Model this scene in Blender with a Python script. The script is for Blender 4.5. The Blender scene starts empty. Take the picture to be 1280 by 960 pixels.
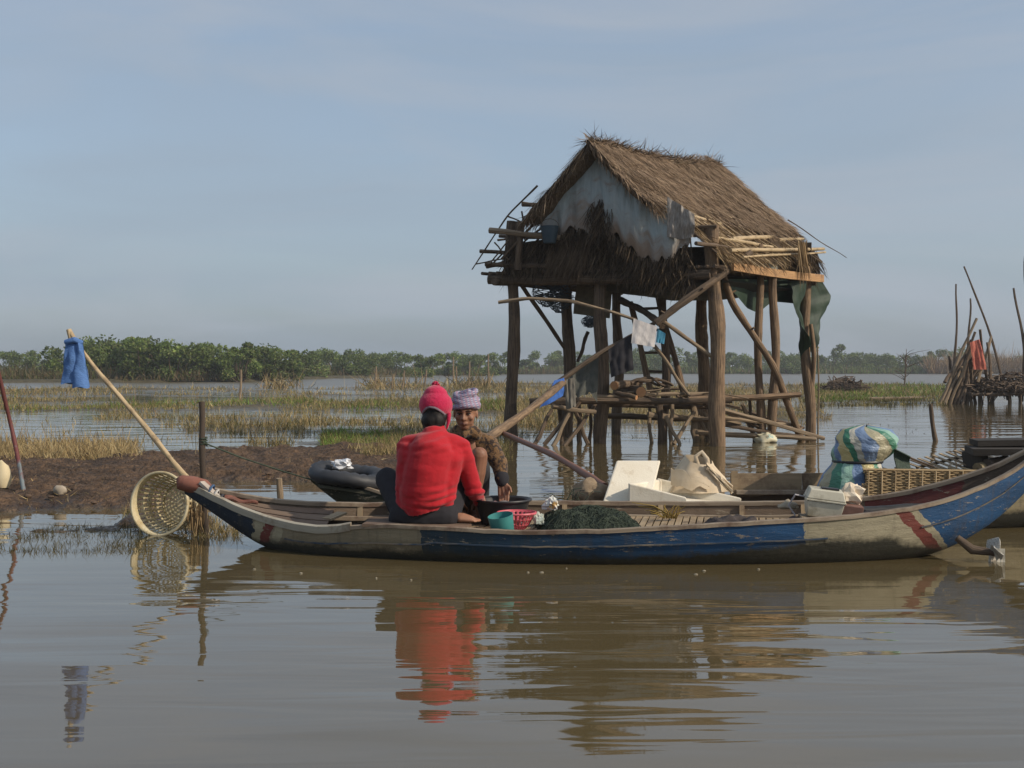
import bpy, bmesh, math, random
import numpy as np
from mathutils import Vector, Matrix

random.seed(7)
RNG = np.random.default_rng(7)
SC = bpy.context.scene
COL = SC.collection
PI = math.pi

# ------------------------------------------------------------------ camera
F_PX, HORIZON, CAM_H = 1500.0, 460.0, 1.2        # focal length in px of the 1280 px wide photograph
cam_d = bpy.data.cameras.new('camera')
cam_d.sensor_width = 36.0
cam_d.lens = F_PX * 36.0 / 1280.0
cam_d.shift_y = -20.0 / 1280.0
cam_d.clip_start, cam_d.clip_end = 0.1, 9000.0
cam = bpy.data.objects.new('camera', cam_d)
cam.location = (0, 0, CAM_H)
cam.rotation_euler = (PI / 2, 0, 0)
COL.objects.link(cam)
SC.camera = cam

# ------------------------------------------------------------------ sky and sun
SUN_AZ, SUN_EL = math.radians(112), math.radians(33)   # azimuth from +Y towards +X
world = bpy.data.worlds.new('World')
SC.world = world
world.use_nodes = True
nt = world.node_tree
nt.nodes.clear()
N = nt.nodes.new
out = N('ShaderNodeOutputWorld'); bg = N('ShaderNodeBackground'); sky = N('ShaderNodeTexSky')
sky.sky_type = 'NISHITA'
sky.sun_disc = False
sky.sun_elevation = SUN_EL
sky.sun_rotation = SUN_AZ
sky.altitude = 0
sky.air_density = 1.0
sky.dust_density = 2.8
sky.ozone_density = 2.0
bg.inputs['Strength'].default_value = 0.12
tc = N('ShaderNodeTexCoord'); mp = N('ShaderNodeMapping')
mp.inputs['Scale'].default_value = (1.2, 1.2, 7.0)
mp.inputs['Rotation'].default_value = (0.0, 0.10, 0.0)
nz = N('ShaderNodeTexNoise'); nz.inputs['Scale'].default_value = 1.7; nz.inputs['Detail'].default_value = 6; nz.inputs['Roughness'].default_value = 0.52
nz.inputs['Distortion'].default_value = 0.5
rp = N('ShaderNodeMapRange'); rp.inputs[1].default_value = 0.44; rp.inputs[2].default_value = 0.78; rp.inputs[3].default_value = 0.62; rp.inputs[4].default_value = 0.95
mx = N('ShaderNodeMix'); mx.data_type = 'RGBA'
mx.inputs[7].default_value = (1.98, 2.40, 2.90, 1)   # thin high veil of cloud
L = nt.links.new
L(tc.outputs['Generated'], mp.inputs['Vector']); L(mp.outputs[0], nz.inputs['Vector']); L(nz.outputs[0], rp.inputs[0])
mp2 = N('ShaderNodeMapping'); mp2.inputs['Scale'].default_value = (1.6, 1.6, 9.0); mp2.inputs['Rotation'].default_value = (0.05, -0.12, 0.4)
n2 = N('ShaderNodeTexNoise'); n2.inputs['Scale'].default_value = 1.3; n2.inputs['Detail'].default_value = 7; n2.inputs['Distortion'].default_value = 0.8
r2 = N('ShaderNodeMapRange'); r2.inputs[1].default_value = 0.46; r2.inputs[2].default_value = 0.74; r2.inputs[4].default_value = 0.75
m2 = N('ShaderNodeMix'); m2.data_type = 'RGBA'; m2.inputs[7].default_value = (2.55, 2.78, 3.15, 1)   # faint wisps
L(tc.outputs['Generated'], mp2.inputs['Vector']); L(mp2.outputs[0], n2.inputs['Vector']); L(n2.outputs[0], r2.inputs[0]); L(r2.outputs[0], m2.inputs[0])
L(rp.outputs[0], mx.inputs[0]); L(sky.outputs[0], mx.inputs[6]); L(mx.outputs[2], m2.inputs[6]); L(m2.outputs[2], bg.inputs['Color']); L(bg.outputs[0], out.inputs['Surface'])

sun_d = bpy.data.lights.new('sun', 'SUN')
sun_d.energy = 2.5
sun_d.angle = math.radians(0.6)
sun_d.color = (1.0, 0.88, 0.72)
sun = bpy.data.objects.new('sun', sun_d)
SUN_DIR = Vector((math.sin(SUN_AZ) * math.cos(SUN_EL), math.cos(SUN_AZ) * math.cos(SUN_EL), math.sin(SUN_EL)))
sun.rotation_euler = SUN_DIR.to_track_quat('Z', 'Y').to_euler()
sun.location = SUN_DIR * 60
COL.objects.link(sun)

vs = SC.view_settings
vs.view_transform = 'Standard'
vs.look = 'None'
vs.gamma = 1.0
vs.use_curve_mapping = False
vs.exposure = 0.5
SC.cycles.use_denoising = True
SC.cycles.max_bounces = 6
SC.cycles.diffuse_bounces = 3
SC.cycles.glossy_bounces = 3
SC.cycles.transparent_max_bounces = 6
SC.cycles.volume_bounces = 0
SC.cycles.caustics_reflective = False
SC.cycles.caustics_refractive = False

# ------------------------------------------------------------------ helpers
def W(px, py, d):
    """A photograph pixel at a known distance."""
    return Vector(((px - 640) * d / F_PX, d, CAM_H - (py - HORIZON) * d / F_PX))

def G(px, py, z=0.0):
    """A photograph pixel on the level z."""
    return W(px, py, (CAM_H - z) * F_PX / (py - HORIZON))

def vnoise(x, y, z=0.0, seed=0):
    x = np.asarray(x, float); y = np.asarray(y, float); z = np.asarray(z, float) + np.zeros_like(x)
    xi, yi, zi = np.floor(x), np.floor(y), np.floor(z)
    fx, fy, fz = x - xi, y - yi, z - zi
    fx, fy, fz = [t * t * (3 - 2 * t) for t in (fx, fy, fz)]
    def h(i, j, k):
        n = (i.astype(np.int64) * 374761393 + j.astype(np.int64) * 668265263 + k.astype(np.int64) * 2147483647 + seed * 974634777)
        n = (n ^ (n >> 13)) * 1274126177
        n = n ^ (n >> 16)
        return (n & 0xffff) / 65535.0
    r = 0
    for a in (0, 1):
        for b in (0, 1):
            for c in (0, 1):
                w = (fx if a else 1 - fx) * (fy if b else 1 - fy) * (fz if c else 1 - fz)
                r = r + w * h(xi + a, yi + b, zi + c)
    return r * 2 - 1

def fbm(x, y, z=0.0, seed=0, octaves=4):
    r, a, s = 0, 0.5, 1.0
    for o in range(octaves):
        r = r + a * vnoise(np.asarray(x) * s, np.asarray(y) * s, np.asarray(z) * s, seed + o)
        a *= 0.5; s *= 2.03
    return r

def origin(o):
    p = Vector((0, 0, 0))
    while o is not None:
        p += o.location
        o = o.parent
    return p

def tag(o, label=None, cat=None, group=None, kind=None):
    if label: o['label'] = label
    if cat: o['category'] = cat
    if group: o['group'] = group
    if kind: o['kind'] = kind
    return o

def empty(name, loc, label, cat, group=None):
    o = bpy.data.objects.new(name, None)
    o.empty_display_size = 0.1
    o.location = loc
    COL.objects.link(o)
    return tag(o, label, cat, group)

def link_mesh(name, me, mat, parent=None, loc=None):
    o = bpy.data.objects.new(name, me)
    if mat is not None and len(me.materials) == 0:
        for m in (mat if isinstance(mat, (list, tuple)) else [mat]):
            me.materials.append(m)
    if parent is not None:
        o.parent = parent
    if loc is not None:
        o.location = loc
    COL.objects.link(o)
    return o

class MB:
    """Collects geometry in world space; build() links it as one mesh object."""
    def __init__(s):
        s.v, s.f, s.t, s.m, s.c = [], [], [], [], []
    def add(s, verts, faces, tcs=None, mi=0, col=(1, 1, 1)):
        b = len(s.v)
        s.v += [tuple(v) for v in verts]
        s.t += [tuple(t) for t in (tcs if tcs is not None else verts)]
        s.c += [tuple(col)] * len(verts)
        s.f += [tuple(i + b for i in f) for f in faces]
        s.m += [mi] * len(faces)
        return s
    def tube(s, pts, radii, n=8, caps=True, mi=0, wob=0.0, col=(1, 1, 1), flat=1.0):
        pts = [Vector(p) for p in pts]
        if not isinstance(radii, (list, tuple)):
            radii = [radii] * len(pts)
        k = len(pts)
        tang = []
        for i in range(k):
            t = pts[min(i + 1, k - 1)] - pts[max(i - 1, 0)]
            tang.append(t.normalized() if t.length > 1e-9 else Vector((0, 0, 1)))
        up = Vector((0, 0, 1)) if abs(tang[0].z) < 0.9 else Vector((0, 1, 0))
        a = tang[0].cross(up).normalized()
        vs_, ts_, run, off = [], [], 0.0, random.uniform(0, 50)
        for i in range(k):
            a = (a - tang[i] * a.dot(tang[i])).normalized()
            b = tang[i].cross(a)
            if i: run += (pts[i] - pts[i - 1]).length
            for j in range(n):
                th = 2 * PI * j / n
                r = radii[i] * (1 + (random.uniform(-wob, wob) if wob else 0))
                vs_.append(pts[i] + a * (math.cos(th) * r) + b * (math.sin(th) * r * flat))
                ts_.append((math.cos(th) * r + off, math.sin(th) * r, run + off))
        fs = []
        for i in range(k - 1):
            for j in range(n):
                fs.append((i * n + j, i * n + (j + 1) % n, (i + 1) * n + (j + 1) % n, (i + 1) * n + j))
        if caps:
            fs.append(tuple(range(n - 1, -1, -1)))
            fs.append(tuple((k - 1) * n + j for j in range(n)))
        return s.add(vs_, fs, ts_, mi, col)
    def capsule(s, pts, radii, n=12, mi=0):
        """tube with rounded ends"""
        pts = [Vector(p) for p in pts]; radii = list(radii)
        P, R_ = [], []
        d0 = (pts[0] - pts[1]).normalized(); d1 = (pts[-1] - pts[-2]).normalized()
        for a in (85, 60, 30):
            a = math.radians(a); P.append(pts[0] + d0 * radii[0] * math.sin(a)); R_.append(radii[0] * math.cos(a))
        P += pts; R_ += radii
        for a in (30, 60, 85):
            a = math.radians(a); P.append(pts[-1] + d1 * radii[-1] * math.sin(a)); R_.append(radii[-1] * math.cos(a))
        return s.tube(P, R_, n, True, mi)
    def ball(s, c, r, n=12, rot=None, mi=0, col=(1, 1, 1)):
        c = Vector(c)
        r = Vector(r) if isinstance(r, (tuple, list, Vector)) else Vector((r, r, r))
        m = max(4, n // 2)
        vs_ = [Vector((0, 0, r.z))]
        for i in range(1, m):
            p = PI * i / m
            for j in range(n):
                q = 2 * PI * j / n
                vs_.append(Vector((r.x * math.sin(p) * math.cos(q), r.y * math.sin(p) * math.sin(q), r.z * math.cos(p))))
        vs_.append(Vector((0, 0, -r.z)))
        fs = [(0, 1 + j, 1 + (j + 1) % n) for j in range(n)]
        for i in range(m - 2):
            for j in range(n):
                fs.append((1 + i * n + j, 1 + (i + 1) * n + j, 1 + (i + 1) * n + (j + 1) % n, 1 + i * n + (j + 1) % n))
        l = len(vs_) - 1
        fs += [(l, 1 + (m - 2) * n + (j + 1) % n, 1 + (m - 2) * n + j) for j in range(n)]
        if rot is not None:
            vs_ = [rot @ v for v in vs_]
        return s.add([v + c for v in vs_], fs, None, mi, col)
    def beam(s, p0, p1, w, h, mi=0, up=None, bow=0.0, seg=1, taper=1.0):
        """rectangular bar from p0 to p1"""
        p0, p1 = Vector(p0), Vector(p1)
        t = (p1 - p0).normalized()
        u = Vector(up) if up is not None else (Vector((0, 0, 1)) if abs(t.z) < 0.9 else Vector((0, 1, 0)))
        a = t.cross(u).normalized(); b = a.cross(t).normalized()
        vs_, ts_, off, ln = [], [], random.uniform(0, 50), (p1 - p0).length
        for i in range(seg + 1):
            q = i / seg
            c = p0.lerp(p1, q) + b * bow * math.sin(q * PI)
            k = 1 + (taper - 1) * q
            for x, y in ((-1, -1), (1, -1), (1, 1), (-1, 1)):
                vs_.append(c + a * x * w / 2 * k + b * y * h / 2 * k)
                ts_.append((x * w / 2 + off, y * h / 2, q * ln + off))
        fs = [(0, 1, 2, 3), (seg * 4 + 3, seg * 4 + 2, seg * 4 + 1, seg * 4)]
        for i in range(seg):
            for j in range(4):
                fs.append((i * 4 + j, (i + 1) * 4 + j, (i + 1) * 4 + (j + 1) % 4, i * 4 + (j + 1) % 4))
        return s.add(vs_, fs, ts_, mi)
    def grid(s, fn, nu, nv, mi=0, thick=0.0, tcfn=None):
        """sheet fn(u,v) -> point, u,v in 0..1; with thickness it becomes a closed slab"""
        P = [[Vector(fn(i / nu, j / nv)) for j in range(nv + 1)] for i in range(nu + 1)]
        def nrm(i, j):
            du = P[min(i + 1, nu)][j] - P[max(i - 1, 0)][j]
            dv = P[i][min(j + 1, nv)] - P[i][max(j - 1, 0)]
            n_ = du.cross(dv)
            return n_.normalized() if n_.length > 1e-12 else Vector((0, 0, 1))
        vs_ = [P[i][j] for i in range(nu + 1) for j in range(nv + 1)]
        ts_ = [(i / nu, j / nv, 0) for i in range(nu + 1) for j in range(nv + 1)] if tcfn is None else [tcfn(i / nu, j / nv) for i in range(nu + 1) for j in range(nv + 1)]
        S = nv + 1
        fs = [(i * S + j, (i + 1) * S + j, (i + 1) * S + j + 1, i * S + j + 1) for i in range(nu) for j in range(nv)]
        if thick:
            b = len(vs_)
            vs_ += [P[i][j] - nrm(i, j) * thick for i in range(nu + 1) for j in range(nv + 1)]
            ts_ += ts_
            fs += [tuple(b + q for q in reversed(f)) for f in fs]
            rim = [(i, 0) for i in range(nu)] + [(nu, j) for j in range(nv)] + [(i, nv) for i in range(nu, 0, -1)] + [(0, j) for j in range(nv, 0, -1)]
            idx = [i * S + j for i, j in rim]
            for q in range(len(idx)):
                p_, n_ = idx[q], idx[(q + 1) % len(idx)]
                fs.append((n_, p_, p_ + b, n_ + b))
        return s.add(vs_, fs, ts_, mi)
    def build(s, name, mat, parent=None, loc=None, smooth=True, fix=True):
        """parent: vertices are stored relative to it; loc: a top-level object's own origin"""
        me = bpy.data.meshes.new(name)
        o0 = origin(parent) if parent is not None else Vector(loc if loc is not None else (0, 0, 0))
        me.from_pydata([(v[0] - o0.x, v[1] - o0.y, v[2] - o0.z) for v in s.v], [], s.f)
        at = me.attributes.new('tc', 'FLOAT_VECTOR', 'POINT')
        at.data.foreach_set('vector', np.array(s.t, np.float32).ravel())
        ca = me.attributes.new('col', 'FLOAT_COLOR', 'POINT')
        c4 = np.ones((len(s.c), 4), np.float32); c4[:, :3] = np.array(s.c, np.float32).reshape(-1, 3)
        ca.data.foreach_set('color', c4.ravel())
        me.polygons.foreach_set('material_index', s.m)
        me.polygons.foreach_set('use_smooth', [smooth] * len(me.polygons))
        if fix:
            bm = bmesh.new(); bm.from_mesh(me); bmesh.ops.recalc_face_normals(bm, faces=bm.faces); bm.to_mesh(me); bm.free()
        if smooth:
            try: me.set_sharp_from_angle(angle=math.radians(50))
            except Exception: pass
        return link_mesh(name, me, mat, parent, None if parent is not None else o0)

def tri_mesh(name, V, T, C=None, smooth=False, off=Vector((0, 0, 0))):
    me = bpy.data.meshes.new(name)
    V = np.asarray(V, np.float32) - np.array(off, np.float32)
    T = np.asarray(T, np.int32)
    me.vertices.add(len(V)); me.vertices.foreach_set('co', V.ravel())
    me.loops.add(T.size); me.loops.foreach_set('vertex_index', T.ravel())
    me.polygons.add(len(T))
    me.polygons.foreach_set('loop_start', np.arange(0, T.size, T.shape[1], dtype=np.int32))
    me.polygons.foreach_set('loop_total', np.full(len(T), T.shape[1], np.int32))
    me.polygons.foreach_set('use_smooth', np.full(len(T), smooth))
    me.update(calc_edges=True)
    if C is not None:
        ca = me.attributes.new('col', 'FLOAT_COLOR', 'POINT')
        c4 = np.ones((len(V), 4), np.float32); c4[:, :3] = C
        ca.data.foreach_set('color', c4.ravel())
    me.validate()
    return me

def strand_mesh(name, P, D, ln, wd, C, bend=0.2, off=Vector((0, 0, 0)), side=None, droop=None):
    """blades: root P, direction D, length, width, colour; each of two quads-worth of triangles"""
    n = len(P)
    D = D / np.linalg.norm(D, axis=1, keepdims=True)
    if side is None:
        r = RNG.normal(size=(n, 3))
    else:
        r = side + RNG.normal(size=(n, 3)) * 0.25
    S = np.cross(D, r); S /= np.linalg.norm(S, axis=1, keepdims=True) + 1e-9
    B = RNG.normal(size=(n, 3)) * bend
    if droop is not None:
        B = B + droop
    ln = ln[:, None]; wd = wd[:, None]
    m = P + D * ln * 0.55
    t = P + D * ln + B * ln
    V = np.stack([P - S * wd / 2, P + S * wd / 2, m - S * wd * 0.4 + B * ln * 0.2, m + S * wd * 0.4 + B * ln * 0.2, t], 1).reshape(-1, 3)
    b = (np.arange(n) * 5)[:, None]
    T = np.concatenate([b + [0, 1, 3], b + [0, 3, 2], b + [2, 3, 4]], 1).reshape(-1, 3)
    return tri_mesh(name, V, T, np.repeat(C, 5, 0), off=off)

# ------------------------------------------------------------------ materials
MATS = {}
def material(name, c1, c2=None, scale=6.0, stretch=(1, 1, 1), rough=0.8, bump=0.0, bscale=None, coords='tc', spec=0.3,
             c3=None, s3=1.5, t3=(0.5, 0.62), metal=0.0, attr=False, sheen=0.0, trans=0.0, detail=5.0, rvar=0.0):
    """noise mix of c1/c2, optional third colour as larger worn patches; attr multiplies by the 'col' attribute"""
    if name in MATS: return MATS[name]
    m = bpy.data.materials.new(name); m.use_nodes = True
    t = m.node_tree; n_ = t.nodes.new; l_ = t.links.new
    p = t.nodes['Principled BSDF']
    p.inputs['Roughness'].default_value = rough
    p.inputs['Specular IOR Level'].default_value = spec
    p.inputs['Metallic'].default_value = metal
    if coords == 'tc':
        a = n_('ShaderNodeAttribute'); a.attribute_name = 'tc'; vec = a.outputs['Vector']
    else:
        a = n_('ShaderNodeTexCoord'); vec = a.outputs['Object']
    mp_ = n_('ShaderNodeMapping'); mp_.inputs['Scale'].default_value = stretch
    l_(vec, mp_.inputs['Vector'])
    nz_ = n_('ShaderNodeTexNoise'); nz_.inputs['Scale'].default_value = scale; nz_.inputs['Detail'].default_value = detail; nz_.inputs['Roughness'].default_value = 0.62
    l_(mp_.outputs[0], nz_.inputs['Vector'])
    mr = n_('ShaderNodeMapRange'); mr.inputs[1].default_value = 0.32; mr.inputs[2].default_value = 0.68
    l_(nz_.outputs[0], mr.inputs[0])
    mx_ = n_('ShaderNodeMix'); mx_.data_type = 'RGBA'
    mx_.inputs[6].default_value = (*c1, 1); mx_.inputs[7].default_value = (*(c2 or c1), 1)
    l_(mr.outputs[0], mx_.inputs[0])
    cur = mx_.outputs[2]
    if c3:
        n3 = n_('ShaderNodeTexNoise'); n3.inputs['Scale'].default_value = s3; n3.inputs['Detail'].default_value = 7; n3.inputs['Roughness'].default_value = 0.7
        l_(vec, n3.inputs['Vector'])
        m3 = n_('ShaderNodeMapRange'); m3.inputs[1].default_value = t3[0]; m3.inputs[2].default_value = t3[1]
        l_(n3.outputs[0], m3.inputs[0])
        x3 = n_('ShaderNodeMix'); x3.data_type = 'RGBA'; x3.inputs[7].default_value = (*c3, 1)
        l_(m3.outputs[0], x3.inputs[0]); l_(cur, x3.inputs[6]); cur = x3.outputs[2]
    if attr:
        at = n_('ShaderNodeAttribute'); at.attribute_name = 'col'
        mu = n_('ShaderNodeMix'); mu.data_type = 'RGBA'; mu.blend_type = 'MULTIPLY'; mu.inputs[0].default_value = 1
        l_(cur, mu.inputs[6]); l_(at.outputs['Color'], mu.inputs[7]); cur = mu.outputs[2]
    l_(cur, p.inputs['Base Color'])
    if rvar:
        rr = n_('ShaderNodeMapRange'); rr.inputs[3].default_value = rough - rvar; rr.inputs[4].default_value = min(1, rough + rvar)
        l_(nz_.outputs[0], rr.inputs[0]); l_(rr.outputs[0], p.inputs['Roughness'])
    if bump:
        bn = n_('ShaderNodeTexNoise'); bn.inputs['Scale'].default_value = bscale or scale * 2; bn.inputs['Detail'].default_value = 4
        l_(mp_.outputs[0], bn.inputs['Vector'])
        bp = n_('ShaderNodeBump'); bp.inputs['Strength'].default_value = 1.0; bp.inputs['Distance'].default_value = bump
        l_(bn.outputs[0], bp.inputs['Height']); l_(bp.outputs[0], p.inputs['Normal'])
    if sheen:
        p.inputs['Sheen Weight'].default_value = sheen
    if trans:
        tb = n_('ShaderNodeBsdfTranslucent'); ms = n_('ShaderNodeMixShader'); ms.inputs[0].default_value = trans
        l_(cur, tb.inputs['Color']); l_(p.outputs[0], ms.inputs[1]); l_(tb.outputs[0], ms.inputs[2])
        l_(ms.outputs[0], t.nodes['Material Output'].inputs['Surface'])
    MATS[name] = m
    return m

GR = (1, 1, 0.06)     # grain runs along the piece
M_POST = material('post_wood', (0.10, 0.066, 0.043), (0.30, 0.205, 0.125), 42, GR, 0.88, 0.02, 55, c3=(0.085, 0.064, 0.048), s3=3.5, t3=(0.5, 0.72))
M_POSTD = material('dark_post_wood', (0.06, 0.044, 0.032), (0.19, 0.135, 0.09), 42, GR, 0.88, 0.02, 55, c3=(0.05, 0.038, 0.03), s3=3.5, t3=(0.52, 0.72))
M_STICK = material('dark_stick', (0.06, 0.044, 0.033), (0.17, 0.12, 0.08), 60, GR, 0.85, 0.006)
M_BAMBOO = material('pale_bamboo', (0.36, 0.26, 0.14), (0.54, 0.42, 0.26), 50, GR, 0.6, 0.004, c3=(0.22, 0.155, 0.09), s3=6, t3=(0.5, 0.66))
M_SAWN = material('sawn_timber', (0.36, 0.20, 0.09), (0.50, 0.30, 0.15), 60, GR, 0.75, 0.006, c3=(.26, .15, .08), s3=3)
M_STAKE = material('stake_wood', (0.15, 0.11, 0.075), (0.33, 0.25, 0.165), 50, GR, 0.85, 0.01)
M_STRAND = material('thatch_straw', (0.85, 0.85, 0.85), (1, 1, 1), 8, rough=0.9, spec=0.1, attr=True, trans=0.15, coords='obj')
M_LEAF = material('leaf', (0.85, 0.85, 0.85), (1, 1, 1), 3, rough=0.7, spec=0.2, attr=True, trans=0.32, coords='obj')
M_BLADE = material('grass_blade', (0.9, 0.9, 0.9), (1, 1, 1), 3, rough=0.85, spec=0.1, attr=True, trans=0.2, coords='obj')

# ------------------------------------------------------------------ water
def water_material():
    m = bpy.data.materials.new('murky_water'); m.use_nodes = True
    t = m.node_tree; n_ = t.nodes.new; l_ = t.links.new
    p = t.nodes['Principled BSDF']
    p.inputs['Roughness'].default_value = 0.025
    p.inputs['IOR'].default_value = 1.58
    p.inputs['Specular IOR Level'].default_value = 1.0
    g = n_('ShaderNodeNewGeometry')
    c = n_('ShaderNodeTexNoise'); c.inputs['Scale'].default_value = 0.35; c.inputs['Detail'].default_value = 3
    l_(g.outputs['Position'], c.inputs['Vector'])
    mx_ = n_('ShaderNodeMix'); mx_.data_type = 'RGBA'
    mx_.inputs[6].default_value = (0.095, 0.072, 0.034, 1); mx_.inputs[7].default_value = (0.118, 0.090, 0.043, 1)
    l_(c.outputs[0], mx_.inputs[0]); l_(mx_.outputs[2], p.inputs['Base Color'])
    sy_ = n_('ShaderNodeSeparateXYZ'); l_(g.outputs['Position'], sy_.inputs[0])
    rg = n_('ShaderNodeMapRange'); rg.inputs[1].default_value = 45; rg.inputs[2].default_value = 85; rg.inputs[3].default_value = 0.025; rg.inputs[4].default_value = 0.34   # the open river is ruffled by the breeze
    l_(sy_.outputs['Y'], rg.inputs[0]); l_(rg.outputs[0], p.inputs['Roughness'])
    # long low swells, crests roughly across the view, plus a fine breeze ripple in patches
    def layer(sx, sy, scale, rot, detail=2.0, dist=0.0):
        mp_ = n_('ShaderNodeMapping'); mp_.inputs['Scale'].default_value = (sx, sy, 1); mp_.inputs['Rotation'].default_value = (0, 0, rot)
        l_(g.outputs['Position'], mp_.inputs['Vector'])
        z = n_('ShaderNodeTexNoise'); z.inputs['Scale'].default_value = scale; z.inputs['Detail'].default_value = detail
        z.inputs['Roughness'].default_value = 0.45; z.inputs['Distortion'].default_value = dist
        l_(mp_.outputs[0], z.inputs['Vector'])
        return z.outputs[0]
    big = layer(0.35, 1.0, 1.7, 0.04, 1.0, 0.3)
    mid = layer(0.16, 1.0, 5.5, -0.05, 2.0, 0.5)
    fine = layer(0.3, 1.0, 26.0, 0.02, 2.0)
    patch = layer(0.4, 1.0, 0.55, 0.1, 2.0)
    pr = n_('ShaderNodeMapRange'); pr.inputs[1].default_value = 0.42; pr.inputs[2].default_value = 0.66; pr.inputs[3].default_value = 0.06; pr.inputs[4].default_value = 1.0
    l_(patch, pr.inputs[0])
    calm = n_('ShaderNodeMapRange'); calm.inputs[1].default_value = 0.40; calm.inputs[2].default_value = 0.62; calm.inputs[3].default_value = 0.25; calm.inputs[4].default_value = 1.0
    l_(layer(0.5, 1.0, 0.30, 0.0, 1.0), calm.inputs[0])
    def mul(a, b):
        q = n_('ShaderNodeMath'); q.operation = 'MULTIPLY'
        l_(a, q.inputs[0])
        if isinstance(b, float): q.inputs[1].default_value = b
        else: l_(b, q.inputs[1])
        return q.outputs[0]
    def addn(a, b):
        q = n_('ShaderNodeMath'); q.operation = 'ADD'; l_(a, q.inputs[0]); l_(b, q.inputs[1]); return q.outputs[0]
    h = addn(addn(mul(big, 0.015), mul(mul(mid, calm.outputs[0]), 0.0065)), mul(mul(fine, pr.outputs[0]), 0.0004))
    bp = n_('ShaderNodeBump'); bp.inputs['Strength'].default_value = 1.0; bp.inputs['Distance'].default_value = 1.0
    l_(h, bp.inputs['Height']); l_(bp.outputs[0], p.inputs['Normal'])
    return m

wm = MB()
wm.add([(-3000, -40, 0), (3000, -40, 0), (3000, 6000, 0), (-3000, 6000, 0)], [(0, 1, 2, 3)])
water = wm.build('water', water_material(), smooth=False)
tag(water, 'calm murky olive brown water flooding the marsh', kind='structure')

# ------------------------------------------------------------------ marsh ground
def sstep(a, b, x):
    t = np.clip((x - a) / (b - a + 1e-9), 0, 1)
    return t * t * (3 - 2 * t)

def softbox(px, py, x0, x1, y0, y1, sx, sy):
    return sstep(x0 - sx, x0 + sx, px) * (1 - sstep(x1 - sx, x1 + sx, px)) * sstep(y0 - sy, y0 + sy, py) * (1 - sstep(y1 - sy, y1 + sy, py))

def land(x, y):
    """height of the ground (water level is 0) and how muddy it is, at world x, y"""
    x = np.asarray(x, float); y = np.asarray(y, float)
    px0 = 640 + F_PX * x / y; py0 = HORIZON + CAM_H * F_PX / y
    s = np.clip(py0 - HORIZON, 2, 250) / 60.0
    n1 = fbm(x * 0.5, y * 0.5, 0, 3, 4); n2 = fbm(x * 0.16 + 9, y * 0.10, 0, 11, 4)
    px = px0 + 70 * n1 * np.clip(s, .4, 2); py = py0 + (8 * n1 + 7 * n2) * np.clip(s, 0.25, 1.6)
    far_line = np.interp(px0, [-900, 0, 300, 560, 700, 1280, 2200], [480, 479, 477, 469, 467, 466, 466])
    far = 1 - sstep(-0.5, 0.5, py0 + 1.2 * n2 - far_line)
    near_river = np.interp(px0, [-900, 0, 300, 500, 640, 1000, 1180, 1400], [488, 487, 486, 483, 479, 481, 480, 479])
    below = sstep(-1.0, 1.0, py0 + 1.5 * n2 - near_river)
    a = softbox(px, py, -3000, 1030, 480, 496, 30, 1.5)
    a = np.maximum(a, softbox(px, py, -3000, 660, 500.5, 514, 40, 1.8))
    a = np.maximum(a, softbox(px, py, 600, 1030, 484, 533, 50, 4))
    a = np.maximum(a, 0.75 * softbox(px, py, 150, 640, 520, 530, 60, 3))
    a = np.maximum(a, softbox(px, py, 255, 660, 533, 572, 30, 4))
    a = np.maximum(a, softbox(px, py, 1000, 1190, 480, 506, 16, 3))
    a = np.maximum(a, 0.9 * softbox(px, py, 1180, 1600, 478, 492, 30, 3))
    mud = softbox(px, py, -3000, 500, 556, 603, 30, 5)
    mud = np.maximum(mud, softbox(px, py, -3000, 262, 556, 634, 30, 6))
    mud = np.maximum(mud, 0.62 * softbox(px, py, 150, 285, 620, 664, 22, 8))
    mud = np.maximum(mud, 0.5 * softbox(px, py, -3000, 210, 660, 670, 30, 4))
    grassy = a * below * (0.62 + 0.5 * np.clip(n1 + n2 + 0.35, -0.6, 0.8))
    z = -0.10 + np.maximum(grassy * 0.17, 0) 
    z = np.maximum(z, -0.10 + mud * (0.19 + 0.05 * n1))
    z = np.maximum(z, -0.10 + far * 0.4)
    return z, mud, far, px0, py0, n1, n2

def ground_z(x, y):
    return float(land(np.array([x]), np.array([y]))[0][0])

rows = np.concatenate([np.geomspace(6.5, 24, 330), np.geomspace(24.2, 320, 260), np.geomspace(330, 5500, 24)])
cols = np.linspace(-0.85, 0.85, 430)
YY, UU = np.meshgrid(rows, cols, indexing='ij')
XX = UU * YY
ZZ, MUD, FAR, PX, PY, n1_, n2_ = land(XX, YY)
near = (YY < 30)
clod = fbm(XX * 4, YY * 4, 0, 21, 3) * 0.05 + np.abs(fbm(XX * 11, YY * 11, 0, 29, 3)) * 0.06 - 0.008
ZZ = ZZ + np.where(near, clod * np.clip(MUD * 1.3, 0, 1) + clod * 0.25, 0)
ZZ = np.where(YY > 400, 0.35, ZZ)
nr, nc = YY.shape
V = np.stack([XX, YY, ZZ], -1).reshape(-1, 3)
ii = (np.arange(nr - 1)[:, None] * nc + np.arange(nc - 1)[None, :]).ravel()
Q = np.stack([ii, ii + 1, ii + nc + 1, ii + nc], 1)
mudc = np.clip(MUD * 1.4, 0, 1).reshape(-1, 1)
base = np.array([0.115, 0.092, 0.048]) * (1 - mudc) + np.array([0.098, 0.062, 0.040]) * mudc
farc = FAR.reshape(-1, 1)
base = base * (1 - farc) + np.array([0.075, 0.068, 0.036]) * farc
gme = tri_mesh('marsh_ground', V, Q, base, smooth=True)

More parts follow.
